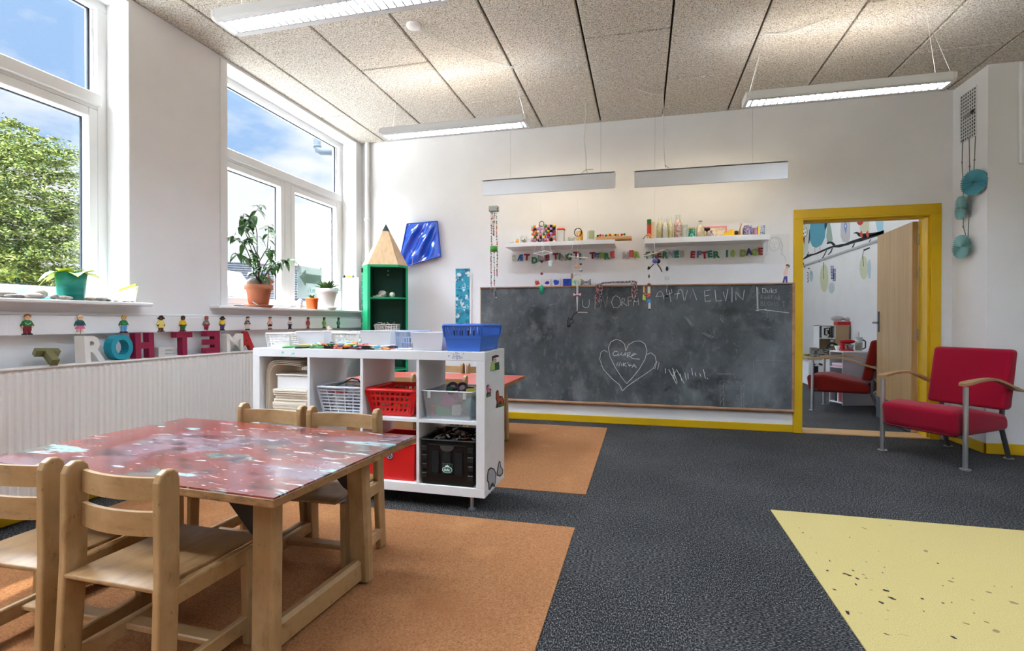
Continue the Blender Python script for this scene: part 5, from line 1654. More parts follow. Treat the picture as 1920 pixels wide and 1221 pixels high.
MB().cyl((0, 0, 0), .032, .085, 18).build('jar_body', speck('green_glitter', (26, 104, 84), (120, 196, 176), 50), o)
MB().cyl((0, 0, .0851), .030, .014, 18).build('lid', flat((170, 160, 80), .4, metal=.4), o)
o = bottle(1313, .155, .040, speck('orange_cream', (244, 206, 150), (250, 232, 200), 30), (110, 110, 110), 'round glass bottle with orange bands left of the pink picture', .35)
# pink framed picture, little doll, yellow box, jars
o = thing('framed_picture', 'pink framed handmade picture leaning on the right shelf', 'picture', (sx(1341), YS + .07, Z2))
mb = MB().box(-.115, .115, 0, .012, 0, .018, .003).box(-.115, .115, 0, .012, .102, .12, .003).box(-.115, -.097, 0, .012, .018, .102, .003).box(.097, .115, 0, .012, .018, .102, .003)
mb.build('frame', flat((236, 150, 158)), o)
MB().box(-.1, .1, .002, .010, .016, .104).build('picture_sheet', speck('drawn_paper', (244, 226, 196), (216, 196, 160), 30), o)
o = thing('paper_bow', 'dark brown heart-shaped bow fixed on the pink framed picture', 'bow', (sx(1326), YS + .02, Z2 + .0))
MB().ball((-.013, 0, .085), .018, 10, (1, .4, .9)).ball((.013, 0, .085), .018, 10, (1, .4, .9)).lathe([(.001, .055), (.02, .08)], n=10).box(-.003, .003, -.003, .003, 0, .06).build('bow', flat((62, 34, 28), .6), o)
o = thing('doll_figure', 'small grey beaded cone figure before the pink picture', 'figure', (sx(1332), YS - .04, Z2))
MB().lathe([(.026, 0), (.022, .02), (.008, .05)], n=12).ball((0, 0, .055), .012, 8).build('body', speck('grey_beads', (110, 110, 126), (190, 180, 190)), o)
o = thing('cardboard_box', 'open cardboard box with a yellow inside on the right shelf', 'box', (sx(1371), YS - .0, Z2))
mb = MB().box(-.055, .075, -.045, .045, 0, .004).box(-.055, -.052, -.045, .045, 0, .06).box(.072, .075, -.045, .045, 0, .06).box(-.055, .075, .042, .045, 0, .06)
mb.build('box_body', flat((206, 164, 110), .8), o)
MB().prism([(-.10, 0), (.02, 0), (.02, .055), (-.01, .065)], (0, -.044, .001), (1, 0, 0), (0, 0, 1), .003).build('side_flap', flat((240, 190, 40)), o)
MB().prism([(0, 0), (.075, 0), (.06, .06), (.0, .075)], (.076, .04, .058), (0, -1, .0), (.25, 0, 1), .003).build('flap', flat((176, 134, 84), .8), o)
MB().ball((.04, -.02, .035), .02, 8).build('dark_lump', flat((50, 40, 36)), o)
tag(MB().box(sx(1389) - .02, sx(1389) + .012, YS - .06, YS - .03, Z2, Z2 + .012, .002).build('wooden_block', flat((226, 196, 70))), 'tiny yellow block left of the purple beaded jar', 'block')
o = thing('glass_jar', 'purple and grey beaded jar near the right end of the right shelf', 'jar', (sx(1402), YS, Z2))
MB().lathe([(.001, 0), (.040, 0), (.044, .02), (.044, .07), (.034, .085), (.034, .098), (.001, .098)], n=18).build('jar_body', speck('purple_beads', (112, 104, 140), (190, 170, 190), 70), o)
o = thing('glass_jar', 'short pink beaded glass between the purple jar and the yellow striped one', 'jar', (sx(1417), YS, Z2))
MB().cyl((0, 0, 0), .022, .075, 14).build('jar_body', speck('pink_beads', (206, 140, 150), (150, 120, 170), 80), o)
o = thing('drinking_glass', 'grey patterned glass with a yellow stripe at the right end of the right shelf', 'glass', (sx(1427), YS, Z2))
MB().lathe([(.001, 0), (.030, 0), (.034, .092), (.031, .092), (.026, .006)], n=16).build('glass_body', speck('grey_pattern', (190, 196, 206), (120, 126, 150), 60), o)
MB().bar((-.022, -.027, .004), (-.024, -.030, .09), .016, .004, up=(0, 1, 0)).build('stripe', flat((240, 220, 70)), o)

# ================================================================ letters of the notice
C = dict(pale=(186, 196, 170), blue=(40, 92, 160), maroon=(128, 32, 52), green=(50, 120, 78), grey=(170, 160, 160), lime=(150, 176, 78), red=(200, 68, 66), teal=(30, 126, 110), navy=(60, 50, 110), crimson=(164, 34, 60), white=(206, 204, 198), slate=(120, 130, 166))
notice = [('SÆT', [(964, 484, 'pale'), (975.5, 483.5, 'blue'), (988, 482.5, 'maroon')]), ('DINE', [(1002.5, 488.5, 'green'), (1011, 485, 'teal'), (1018, 484.5, 'grey'), (1026.8, 483, 'maroon')]),
          ('TING', [(1042, 481, 'maroon'), (1049.5, 481.5, 'green'), (1057, 483.5, 'grey'), (1067, 481.5, 'green')]), ('TIL', [(1080.5, 478.5, 'maroon'), (1088, 481, 'teal'), (1093.5, 482, 'white')]),
          ('TØRRE', [(1111, 479.5, 'maroon'), (1120, 480.5, 'blue'), (1129, 479, 'lime'), (1138.3, 480.5, 'green'), (1148.5, 478, 'red')]), ('HER', [(1173.3, 479, 'grey'), (1183.8, 476, 'red'), (1194.5, 477.5, 'lime')]),
          ('FJERNES', [(1215, 479, 'teal'), (1224, 478, 'teal'), (1236, 477, 'maroon'), (1247.6, 478.5, 'green'), (1258, 476.5, 'grey'), (1268.5, 477, 'teal'), (1279, 476.5, 'pale')]),
          ('EFTER', [(1299, 477.5, 'crimson'), (1310.5, 477, 'slate'), (1320.8, 478.5, 'crimson'), (1331.3, 476.5, 'teal'), (1343.5, 477.5, 'green')]), ('10', [(1363, 476, 'teal'), (1374, 475.5, 'lime')]),
          ('DAGE', [(1393.5, 475, 'lime'), (1404, 472.5, 'navy'), (1415, 473, 'lime'), (1425.5, 471.5, 'crimson')])]
for word, ls in notice:
    cnt = {}
    for ch, (px, py, c) in zip(word, ls):
        p = at(px, py, 'y', YB)
        a = rng(-.10, .10)
        u, v = Vector((math.cos(a), 0, math.sin(a))), Vector((-math.sin(a), 0, math.cos(a)))
        _, _, gw, gh = glyph(ch, .05)
        hh = .068
        ww = min(.062, gw * hh / gh)
        cnt[ch] = cnt.get(ch, 0) + 1
        which = ''
        if word.count(ch) > 1:
            which = ('first ', 'second ')[cnt[ch] - 1]
        mb = MB().text(ch, p - u * ww / 2 - v * hh / 2 - Vector((0, .001, 0)), u, v, hh, .013, wmax=.062, fat=.05)
        kind = 'numeral' if ch.isdigit() else 'letter'
        tag(mb.build('wall_letter', flat(C[c], .5)), '%s%s %s %s of %s in the row under the wall shelves' % (which, c, kind, ch, word), kind, 'coloured letters of the notice')

# ================================================================ small canvases on the board edge
ZB = BBZ1 + .0145
cv = [(1008.5, 1003, 1015, (226, 220, 216), ((200, 60, 56), 14), 'white canvas with a red heart blot at the left of the board edge'), (1027, 1020, 1033, (226, 222, 226), ((60, 50, 150), 10), 'canvas with a round violet-blue blot, second on the board edge'), (1043.5, 1037, 1050, (222, 226, 234), ((40, 80, 190), 24), 'canvas with blue and white splashes, third on the board edge'),
      (1064, 1056, 1071, (30, 72, 176), ((24, 60, 150), 10), 'plain blue canvas, fourth on the board edge'), (1082, 1073.5, 1089, (222, 226, 190), ((120, 206, 176), 6), 'canvas in yellow and mint, rightmost on the board edge')]
for px, l_, r__, c, (c2, sc), lab in cv:
    x0 = at(l_, 530, 'y', YB)[0]
    x1 = at(r__, 530, 'y', YB)[0]
    o = thing('small_canvas', lab, 'picture', ((x0 + x1) / 2, YB - .013, ZB), group='small canvases on the board edge')
    cn_ = MB().box(-(x1 - x0) / 2, (x1 - x0) / 2, -.010, .012, 0, .075, .002).build('canvas', flat(c, .7), o)
    mb = MB()
    if True:
        for k in range(sc):
            rr = rng(.008, .015) if sc > 8 else rng(.012, .02)
            a_, d_ = rng(0, 6.28), rng(0, .021) if sc < 20 else rng(.004, .022)
            ex, ez = d_ * math.cos(a_), .0375 + d_ * math.sin(a_)
            mb.ball((ex, -.010, ez), rr, 8, (1, .08, 1))
        mb.build('paint_blot', flat(c2, .6), cn_)
# bow tie of striped paper
p = at(1098.5, 526, 'y', YB - .05)
o = thing('paper_bow', 'black and white striped paper bow standing on the board edge', 'bow', (p[0], YB - .02, ZB))
mb = MB()
for s in (-1, 1):
    for k in range(7):
        mb.slot(k % 2).prism([(0, .035), (s * .05, .035 + (-.032 + .064 * k / 7)), (s * .05, .035 + (-.032 + .064 * (k + 1) / 7))], (0, -.012 - .003 * (k % 2), 0), (1, 0, 0), (0, 0, 1), .003)
mb.slot(0).ball((0, -.012, .035), .009, 8)
mb.build('bow', [flat((40, 38, 42)), flat((190, 186, 190))], o)
tag(MB().box(-.010, -.002, -.004, .004, 0, .05).box(.004, .012, -.004, .004, .0, .05).box(-.01, .012, -.003, .003, 0, .006).build('clothes_peg', flat((150, 120, 92))), 'little grey-brown peg behind the yellow and mint canvas', 'peg').location = (at(1072.5, 516, 'y', YB)[0], YB - .012, ZB + .078)
# driftwood garland with bead tassels
o = thing('bead_garland', 'long twig wound with beads lying on the board edge, bead tassels at both ends', 'garland', (at(1157, 535, 'y', YB - .04)[0], YB - .03, ZB))
tw = [Vector((at(x, 530, 'y', YB - .03)[0] - o.location.x, -.006, z)) for x, z in ((1123, .0), (1130, .022), (1150, .030), (1170, .030), (1188, .034), (1194, .022))]
MB().tube(tw, [.007, .009, .009, .009, .010, .006], 8).build('twig', mat('wound_twig', (96, 92, 92), .7, noise=((206, 190, 190), 60, (1, 1, 1), .5, .56)), o)
bc = [flat(c) for c in ((40, 44, 60), (206, 206, 210), (196, 60, 80), (110, 130, 150), (226, 150, 120))]
for x0_, n_, l_ in ((1124, 7, .23), (1190, 6, .18)):
    mb = MB()
    xx = at(x0_, 540, 'y', YB - .03)[0] - o.location.x
    for k in range(n_):
        L1 = l_ * rng(.6, 1.05)
        x = xx + (k - n_ / 2) * .010
        q = 0.0
        while q < L1:
            mb.slot(int(rng(0, 4.99))).ball((x + .004 * math.sin(q * 40 + k), -.010 - .004 * (k % 2), .012 - q), .0045, 6, (1, 1, 1.2))
            q += .0105
    mb.build('bead_tassel', bc, o)

# bead hanging left of the shelf
YBH = 4.862
p = at(926, 390, 'y', YBH)
o = thing('bead_hanging', 'long bead hanging with a square plate and a green ring, left of the wall shelf', 'hanging', (p[0], YBH, 0))
zz = lambda py: at(926, py, 'y', YBH)[2]
xo_ = lambda px: at(px, 450, 'y', YBH)[0] - p[0]
MB().box(-.045, .045, -.03, .03, zz(397), zz(387), .003).build('plate', mat('painted_plate', (150, 146, 136), .6, noise=((80, 60, 40), 16, (1, 1, 1), .48, .56)), o)
MB().lathe([(.026, zz(472)), (.036, zz(472)), (.036, zz(462)), (.026, zz(462))], (xo_(926), 0, 0), 16).build('green_ring', flat((70, 140, 56)), o)
MB().tube([(0, 0, zz(390)), (0, 0, 2.392)], .0015, 4).build('cord', STRING, o)
bm_ = [flat(c) for c in ((40, 40, 46), (196, 70, 60), (90, 110, 140), (206, 160, 110), (150, 190, 170), (216, 206, 200))]
def string(name, xs_, y0_, y1_, par, rr=.0076):
    mb = MB()
    a, b = zz(y0_), zz(y1_)
    n_ = int((a - b) / (rr * 2))
    for k in range(n_ + 1):
        t_ = k / max(1, n_)
        mb.slot(int(rng(0, 5.99))).ball((xo_(xs_[0] + (xs_[1] - xs_[0]) * t_) + rng(-.002, .002), 0, a + (b - a) * t_), rr, 6, (1, 1, .9))
    mb.build(name, bm_, par)
for xs_, a, b in (((921, 922), 398, 462), ((924, 925), 398, 440), ((927.5, 926), 398, 441), ((931, 931), 398, 440), ((931, 932.5), 440, 462), ((920.5, 921), 473, 538), ((926.5, 927), 474, 535), ((932.5, 932), 473, 520), ((921, 923.5), 538, 551), ((927, 930.5), 535, 558)):
    string('bead_string', xs_, a, b, o)

# ================================================================ mobiles hanging before the shelves
def mobile(name, label, pxc, pys, y, sticks, drops):
    base = at(pxc, pys, 'y', y)
    o = thing(name, label, 'mobile', (base[0], y, 0))
    X = lambda px: at(px, 500, 'y', y)[0] - base[0]
    Z = lambda py: at(pxc, py, 'y', y)[2]
    return o, X, Z
y = 4.862
o, X, Z = mobile('stick_mobile', 'mobile of crossed white sticks with a dark heart and green drop', 1018, 450, y, 0, 0)
mb = MB()
for a, b in (((1000, 475), (1020, 470)), ((1017, 479), (1035, 474)), ((1000, 475), (1017, 479)), ((1020, 470), (1035, 474))):
    mb.tube([(X(a[0]), 0, Z(a[1])), (X(b[0]), .02, Z(b[1]))], .0045, 6)
mb.build('stick', WHITE_MATT, o)
zl = 2.30
mb = MB()
for px, py in ((1000.5, 475), (1035, 474), (1020, 470), (1017, 479)):
    mb.tube([(X(px), 0, Z(py)), (X(1015.5), 0, Z(418))], .0018, 5)
mb.tube([(X(1015.5), 0, Z(418)), (X(1015.5), 0, 2.392)], .0012, 5)
for px, a, b in ((1015.5, 478, 545), (1011, 476, 505), (1031, 476, 520)):
    mb.tube([(X(px), 0, Z(a)), (X(px), 0, Z(b))], .0012, 5)
mb.build('string', STRING, o)
MB().ball((X(1014.5), 0, Z(489)), .013, 10, (1, .4, 1)).ball((X(1017), 0, Z(489)), .013, 10, (1, .4, 1)).lathe([(.001, Z(494)), (.014, Z(490))], (X(1015.7), 0, 0), 10).build('heart', flat((70, 24, 34)), o)
MB().tube([(X(1015.5) + .022 * math.cos(a), 0, Z(420) + .025 * math.sin(a)) for a in [2 * PI * k / 16 for k in range(16)]], .0035, 6, closed=True).build('hanging_ring', flat((60, 58, 56)), o)
MB().ball((X(1015.7), 0, Z(513)), .014, 12, (1, .6, 1)).build('button', flat((160, 36, 84)), o)
MB().lathe([(.001, Z(552)), (.022, Z(549)), (.026, Z(543)), (.018, Z(537)), (.004, Z(534))], (X(1015.7), 0, 0), 14).build('green_drop', flat((24, 146, 106), .4), o)
mb = MB()
leaf(mb, (X(1012), 0, Z(498)), (.5, 0, -1), .035, .02)
leaf(mb, (X(1016), 0, Z(497)), (-.4, 0, -1), .045, .022)
mb.build('leaf', flat((206, 214, 186)), o)
MB().box(X(1028), X(1034), -.004, .004, Z(500), Z(489), .003).box(X(1032.5), X(1036), -.004, .004, Z(494), Z(488)).build('tag', flat((206, 228, 230)), o)

o, X, Z = mobile('stick_mobile', 'mobile of white sticks with an orange disc and a pink bow', 1083, 450, y, 0, 0)
mb = MB()
for a, b in (((1067, 480.5), (1083, 482.5)), ((1083, 482.5), (1100, 484)), ((1083, 478), (1083, 486))):
    mb.tube([(X(a[0]), 0, Z(a[1])), (X(b[0]), .0, Z(b[1]))], .0045, 6)
mb.build('stick', WHITE_MATT, o)
mb = MB()
for px, py in ((1067.5, 480), (1095, 483.5), (1083, 482)):
    mb.tube([(X(px), 0, Z(py)), (X(1083), 0, Z(434))], .0020, 5)
mb.tube([(X(1083), 0, Z(434)), (X(1083), 0, 2.392)], .0012, 5)
for px, a, b in ((1072, 482, 516), (1080, 482, 500), (1089, 483, 507), (1083.2, 482, 528)):
    mb.tube([(X(px), 0, Z(a)), (X(px), 0, Z(b))], .0012, 5)
mb.build('string', STRING, o)
MB().ball((X(1080.5), 0, Z(500)), .016, 14, (1, .25, 1)).build('orange_disc', flat((232, 150, 56)), o)
MB().ball((X(1089), 0, Z(495.5)), .012, 10, (1, .6, .9)).build('dark_button', flat((60, 60, 66)), o)
MB().ball((X(1089.5), 0, Z(507)), .017, 12, (1, .6, .8)).build('silver_shell', flat((180, 182, 186), .3, metal=.5), o)
mb = MB()
for px in (1081.6, 1083.6):
    mb.tube([(X(px), 0, Z(525)), (X(px), 0, Z(553))], .004, 6)
mb.tube([(X(1081.6), 0, Z(556)), (X(1082.6), 0, Z(584))], .0045, 6).tube([(X(1083.6), 0, Z(556)), (X(1082.6), 0, Z(584))], .003, 6)
mb.build('ribbon', flat((216, 212, 212)), o)
mb = MB()
for s in (-1, 1):
    mb.prism([(0, 0), (s * .036, .014), (s * .034, -.012)], (X(1082.5), -.008, Z(552.5)), (1, 0, 0), (0, 0, 1), .006)
mb.ball((X(1082.5), -.006, Z(552.5)), .009, 8)
mb.build('pink_bow', flat((240, 178, 196)), o)
MB().tube([(X(1082) + .028 * math.cos(a), 0, Z(519) + .028 * math.sin(a)) for a in [PI * k / 10 for k in range(11)]], .005, 6).build('ring_arc', flat((226, 206, 210)), o)

MB().tube([(X(1085), 0, Z(582)), (X(1082.5), 0, Z(585)), (X(1076), 0, Z(589)), (X(1072), 0, Z(597)), (X(1068), 0, Z(601)), (X(1066), 0, Z(606)), (X(1070), 0, Z(607)), (X(1076), 0, Z(604)), (X(1074), 0, Z(600)), (X(1067), 0, Z(596)), (X(1064.5), 0, Z(602)), (X(1064), 0, Z(612))], .005, 6).build('black_wire', BLACK, o)
MB().ball((X(1066.5), 0, Z(611)), .020, 8, (1, .5, .8)).build('black_lump', BLACK, o)

y = 4.862
o, X, Z = mobile('driftwood_mobile', 'driftwood mobile with violet and green felt balls hanging under the right shelf', 1227, 450, y, 0, 0)
DW = mat('driftwood', (196, 184, 166), .8, noise=((90, 66, 50), 14, (1, 3, 3), .5, .6))
MB().tube([(X(1207), 0, Z(480.5)), (X(1221), .0, Z(478)), (X(1237), 0, Z(472)), (X(1254), 0, Z(467))], [.006, .012, .010, .005], 8).tube([(X(1207), .0, Z(477)), (X(1222), 0, Z(476))], [.004, .008], 6).build('driftwood', DW, o)
mb = MB()
mb.tube([(X(1227.3), 0, Z(474)), (X(1227.3), 0, 2.384)], .0022, 5)
for px, a, b in ((1207.5, 480, 540), (1217, 479, 530), (1228, 490, 518), (1250.5, 468, 560)):
    mb.tube([(X(px), 0, Z(a)), (X(px), 0, Z(b))], .0012, 5)
mb.build('string', STRING, o)
MB().ball((X(1228), -.01, Z(489.5)), .024, 14).build('violet_ball', flat((118, 112, 196), .9), o)
MB().ball((X(1234), .012, Z(490)), .021, 14).build('green_ball', flat((26, 48, 36), .9), o)
MB().tube([(X(1229), 0, Z(479)), (X(1231), 0, Z(486))], .010, 7).tube([(X(1232), 0, Z(495)), (X(1238), 0, Z(503)), (X(1241), 0, Z(510))], .0055, 6).tube([(X(1226), 0, Z(495)), (X(1219), 0, Z(502)), (X(1214), 0, Z(505))], .0045, 6).build('felt_legs', flat((76, 58, 52), .8), o)
MB().ball((X(1216.5), 0, Z(502.5)), .012, 8, (1, .6, 1.3)).ball((X(1217), 0, Z(518)), .009, 8, (.7, .6, 2)).ball((X(1250.8), 0, Z(504.5)), .013, 10, (1, .5, 1.7)).ball((X(1250), 0, Z(555.5)), .018, 10, (1, .5, .6)).build('dark_pebble', BLACK, o)
MB().ball((X(1250.5), 0, Z(522)), .019, 12, (1, .3, 1)).build('silver_disc', flat((206, 208, 210), .4), o)
MB().ball((X(1217), 0, Z(534.5)), .018, 12).build('brown_bead', flat((132, 66, 34)), o)
MB().cyl((X(1217), 0, Z(553)), .012, .09, 10).build('pale_bead', flat((214, 206, 178)), o)
MB().ball((X(1217.5), 0, Z(565)), .020, 12, (1, .6, 1)).build('blue_bead', flat((60, 140, 206)), o)
MB().cyl((X(1218), 0, Z(579)), .010, .065, 10).build('white_bead', flat((228, 226, 224)), o)
mb = MB().slot(0).ball((X(1218), 0, Z(580)), .010, 8)
mb.build('dark_end_bead', flat((40, 30, 44)), o)
MB().tube([(X(1209), 0, Z(550)), (X(1214), -.01, Z(553)), (X(1221), -.01, Z(549))], .007, 7).tube([(X(1214), -.01, Z(557)), (X(1220), -.01, Z(553))], .007, 7).build('coral_pipe_cleaner', flat((222, 110, 80)), o)
MB().tube([(X(1207), 0, Z(552)), (X(1206.5), 0, Z(562))], .008, 7).tube([(X(1209), 0, Z(555)), (X(1209.5), 0, Z(563))], .007, 7).build('yellow_pipe_cleaner', flat((206, 216, 96)), o)
MB().cyl((X(1207.6), 0, Z(549)), .008, .06, 8).build('amber_bead', flat((222, 160, 96)), o)

# pencil drawing taped right of the shelf, small cut-out figure on the board edge
p = at(1456, 470, 'y', YB)
o = thing('pencil_drawing', 'white sheet with a faint pencil portrait of a long-haired girl, right of the shelf', 'drawing', (p[0] - .02, YB, at(1456, 495, 'y', YB)[2]))
MB().box(-.115, .130, -.0022, -.0006, 0, .28).build('paper', mat('drawing_paper', (226, 226, 224), .8), o)
PN = mat('pencil_line', (170, 170, 172), .9)
mb = MB()
def PL(pts):
    mb.tube([(x, -.0026, z) for x, z in pts], .0014, 4)
PL([(.0 + .045 * math.cos(a), .185 + .06 * math.sin(a)) for a in [2 * PI * k / 16 for k in range(17)]])
for s in (-1, 1):
    PL([(0, .255), (s * .04, .245), (s * .06, .20), (s * .055, .14), (s * .075, .09)])
    PL([(s * .01, .255), (s * .05, .235), (s * .072, .18), (s * .07, .12)])
    PL([(s * .03, .195), (s * .018, .20), (s * .008, .195)])
    PL([(s * .05, .10), (s * .09, .07), (s * .10, .02)])
PL([(-.015, .155), (0, .15), (.015, .155)])
PL([(0, .185), (-.004, .17), (.004, .168)])
mb.build('portrait_lines', PN, o)
p = at(1473, 520, 'y', YB)
o = thing('paper_figure', 'small paper cut-out of a brown-haired person in blue trousers above the board corner', 'figure', (p[0], YB, ZB))
def PF(name, pts, c, t0=.001):
    MB().prism([(a * .001, b * .001) for a, b in pts], (0, -t0, 0), (1, 0, 0), (0, 0, 1), .0012).build(name, flat(c, .7), o)
PF('trousers', [(-28, 0), (-12, 0), (-4, 38), (2, 0), (16, 2), (14, 62), (-12, 62)], (70, 76, 150))
PF('shirt', [(-14, 60), (14, 60), (20, 120), (8, 134), (-8, 128), (-20, 90)], (232, 200, 190), .0022)
PF('head', [(14 + 15 * math.cos(a), 148 + 18 * math.sin(a)) for a in [2 * PI * k / 12 for k in range(12)]], (226, 184, 160), .0034)
PF('hair', [(-2, 160), (4, 172), (18, 174), (32, 164), (34, 146), (26, 142), (24, 156), (6, 160)], (84, 62, 54), .0046)
# foil kite
r = thing('foil_kite', 'shiny blue foil kite hung on the wall beside the pencil cabinet', 'kite', (at(790, 460, 'y', YB)[0], YB, 0))
KB = mat('blue_foil', (8, 86, 216), .08, spec=.8)
KB.node_tree.nodes['Principled BSDF'].inputs['Coat Weight'].default_value = 1.0
KB.node_tree.nodes['Principled BSDF'].inputs['Coat IOR'].default_value = 1.6
cs = [at(765.5, 421, 'y', YB - .02), at(822, 416, 'y', YB - .02), at(828.5, 481, 'y', YB - .02), at(749, 504, 'y', YB - .02)]
cs = [(c[0] - r.location.x, c[2]) for c in cs]
N_ = 46
vs, fs = [], []
for i in range(N_ + 1):
    for j in range(N_ + 1):
        u, v = i / N_, j / N_
        x = (1 - u) * ((1 - v) * cs[3][0] + v * cs[0][0]) + u * ((1 - v) * cs[2][0] + v * cs[1][0])
        z = (1 - u) * ((1 - v) * cs[3][1] + v * cs[0][1]) + u * ((1 - v) * cs[2][1] + v * cs[1][1])
        e = min(u, v, 1 - u, 1 - v)
        w_ = (.020 * math.sin(13 * u - 7 * v + .8) + .012 * math.sin(24 * u - 11 * v + 2 * math.sin(4 * v)) + .006 * math.sin(9 * u + 12 * v) + .004 * math.sin(41 * u - 19 * v)) * min(1, e * 5)
        vs.append((x, -.052 + w_, z))
for i in range(N_):
    for j in range(N_):
        a = i * (N_ + 1) + j
        fs.append((a, a + N_ + 1, a + N_ + 2, a + 1))
mb = MB().poly(vs, fs, True)
mb.poly([(x, y_ + .003, z) for x, y_, z in vs], [f[::-1] for f in fs], True)
mb.build('foil', KB, r)
mb = MB()
for i in range(4):
    a, b = cs[i], cs[(i + 1) % 4]
    mb.tube([(a[0], -.052, a[1]), (b[0], -.052, b[1])], .006, 7)
mb.build('edge_hem', mat('blue_hem', (12, 66, 180), .35), r)
q = lambda px, py: (at(px, py, 'y', YB - .05)[0] - r.location.x, -.092, at(px, py, 'y', YB - .05)[2])
MB().tube([q(770, 502), q(776, 496), q(778, 478), q(774, 470)], .002, 5).tube([q(778, 480), q(790, 466), q(797, 454)], .002, 5).build('kite_string', STRING, r)
# blue printed paper strip in a white frame edge
p = at(869, 557, 'y', YB)
o = thing('paper_strip', 'tall narrow strip of blue patterned paper on the wall left of the chalkboard', 'poster', (p[0], YB, at(869, 616, 'y', YB)[2]))
hh_ = at(869, 504, 'y', YB)[2] - o.location.z
MB().box(-.088, .075, -.010, -.001, 0, hh_, .001).build('strip_board', layered('blue_print', (44, 150, 178), [((20, 96, 124), 14, (1, 1, 1), .5, .6, 0, .9), ((226, 232, 234), 16, (1, 1, 1), .54, .6, 4, .95), ((30, 40, 56), 24, (1, 1, 1), .62, .66, 8, .9), ((196, 90, 116), 18, (1, 1, 1), .66, .7, 12, .9)], .5), o)
MB().box(.0755, .098, -.012, -.001, 0, hh_ - .06, .001).build('strip_edge', WHITE_MATT, o)
for k in (1 / 3, 2 / 3):
    MB().box(-.088, .075, -.0108, -.0098, hh_ * k - .006, hh_ * k + .004).build('panel_line', flat((70, 176, 200), .5), o)

# paper fans hanging from the vent
FANM = mat('pale_blue_paper', (108, 182, 196), .7)
FAN2 = mat('mint_paper', (150, 194, 192), .7)
def fan(px, py, rad, tilt, m, label):
    p = at(px, py, 'x', 2.63 - .05)
    o = thing('paper_fan', label, 'decoration', (2.63 - .05, p[1], p[2]), 0, 'round paper fans')
    n = 34
    mb = MB()
    rot = Matrix.Rotation(tilt, 4, 'Z')
    vs = []
    for k in range(2 * n):
        a = 2 * PI * k / (2 * n)
        d = .012 if k % 2 else -.012
        for rr_, dd in ((.006, .4), (rad, 1)):
            vs.append(tuple(rot @ Vector((d * dd, rr_ * math.cos(a), rr_ * math.sin(a)))))
    fs = [(2 * k, 2 * k + 1, (2 * k + 3) % (4 * n), (2 * k + 2) % (4 * n)) for k in range(2 * n)]
    mb.poly(vs, fs)
    mb.poly([(x + .0015, y_, z) for x, y_, z in vs], [f[::-1] for f in fs])
    mb.build('fan_disc', m, o)
    return o
fan(1825.5, 342, .102, .42, FANM, 'largest pale blue paper fan hanging nearest the vent grille')
fan(1801, 390, .098, -.12, FAN2, 'middle mint paper fan on the corner pier, seen nearly edge-on')
fan(1802, 463, .098, .12, FAN2, 'lowest mint paper fan hanging at the end of the strings')
o = thing('fan_strings', 'knotted strings hanging from the vent grille, holding the paper fans', 'string', (2.60, 5.1, 0))
mb = MB()
for pts in ([(1805, 262), (1804, 305), (1806, 345), (1806, 425), (1812, 445)], [(1817, 258), (1818, 312), (1817, 400), (1815, 445)], [(1829, 255), (1827, 300), (1826, 325)]):
    mb.tube([tuple(Vector(at(a, b, 'x', 2.608)) - Vector((2.60, 5.1, 0))) for a, b in pts], .0035, 5)
    for a, b in pts[1:-1]:
        mb.ball(tuple(Vector(at(a, b, 'x', 2.608)) - Vector((2.60, 5.1, 0))), .008, 6)
mb.build('string', flat((120, 128, 126), .8), o)
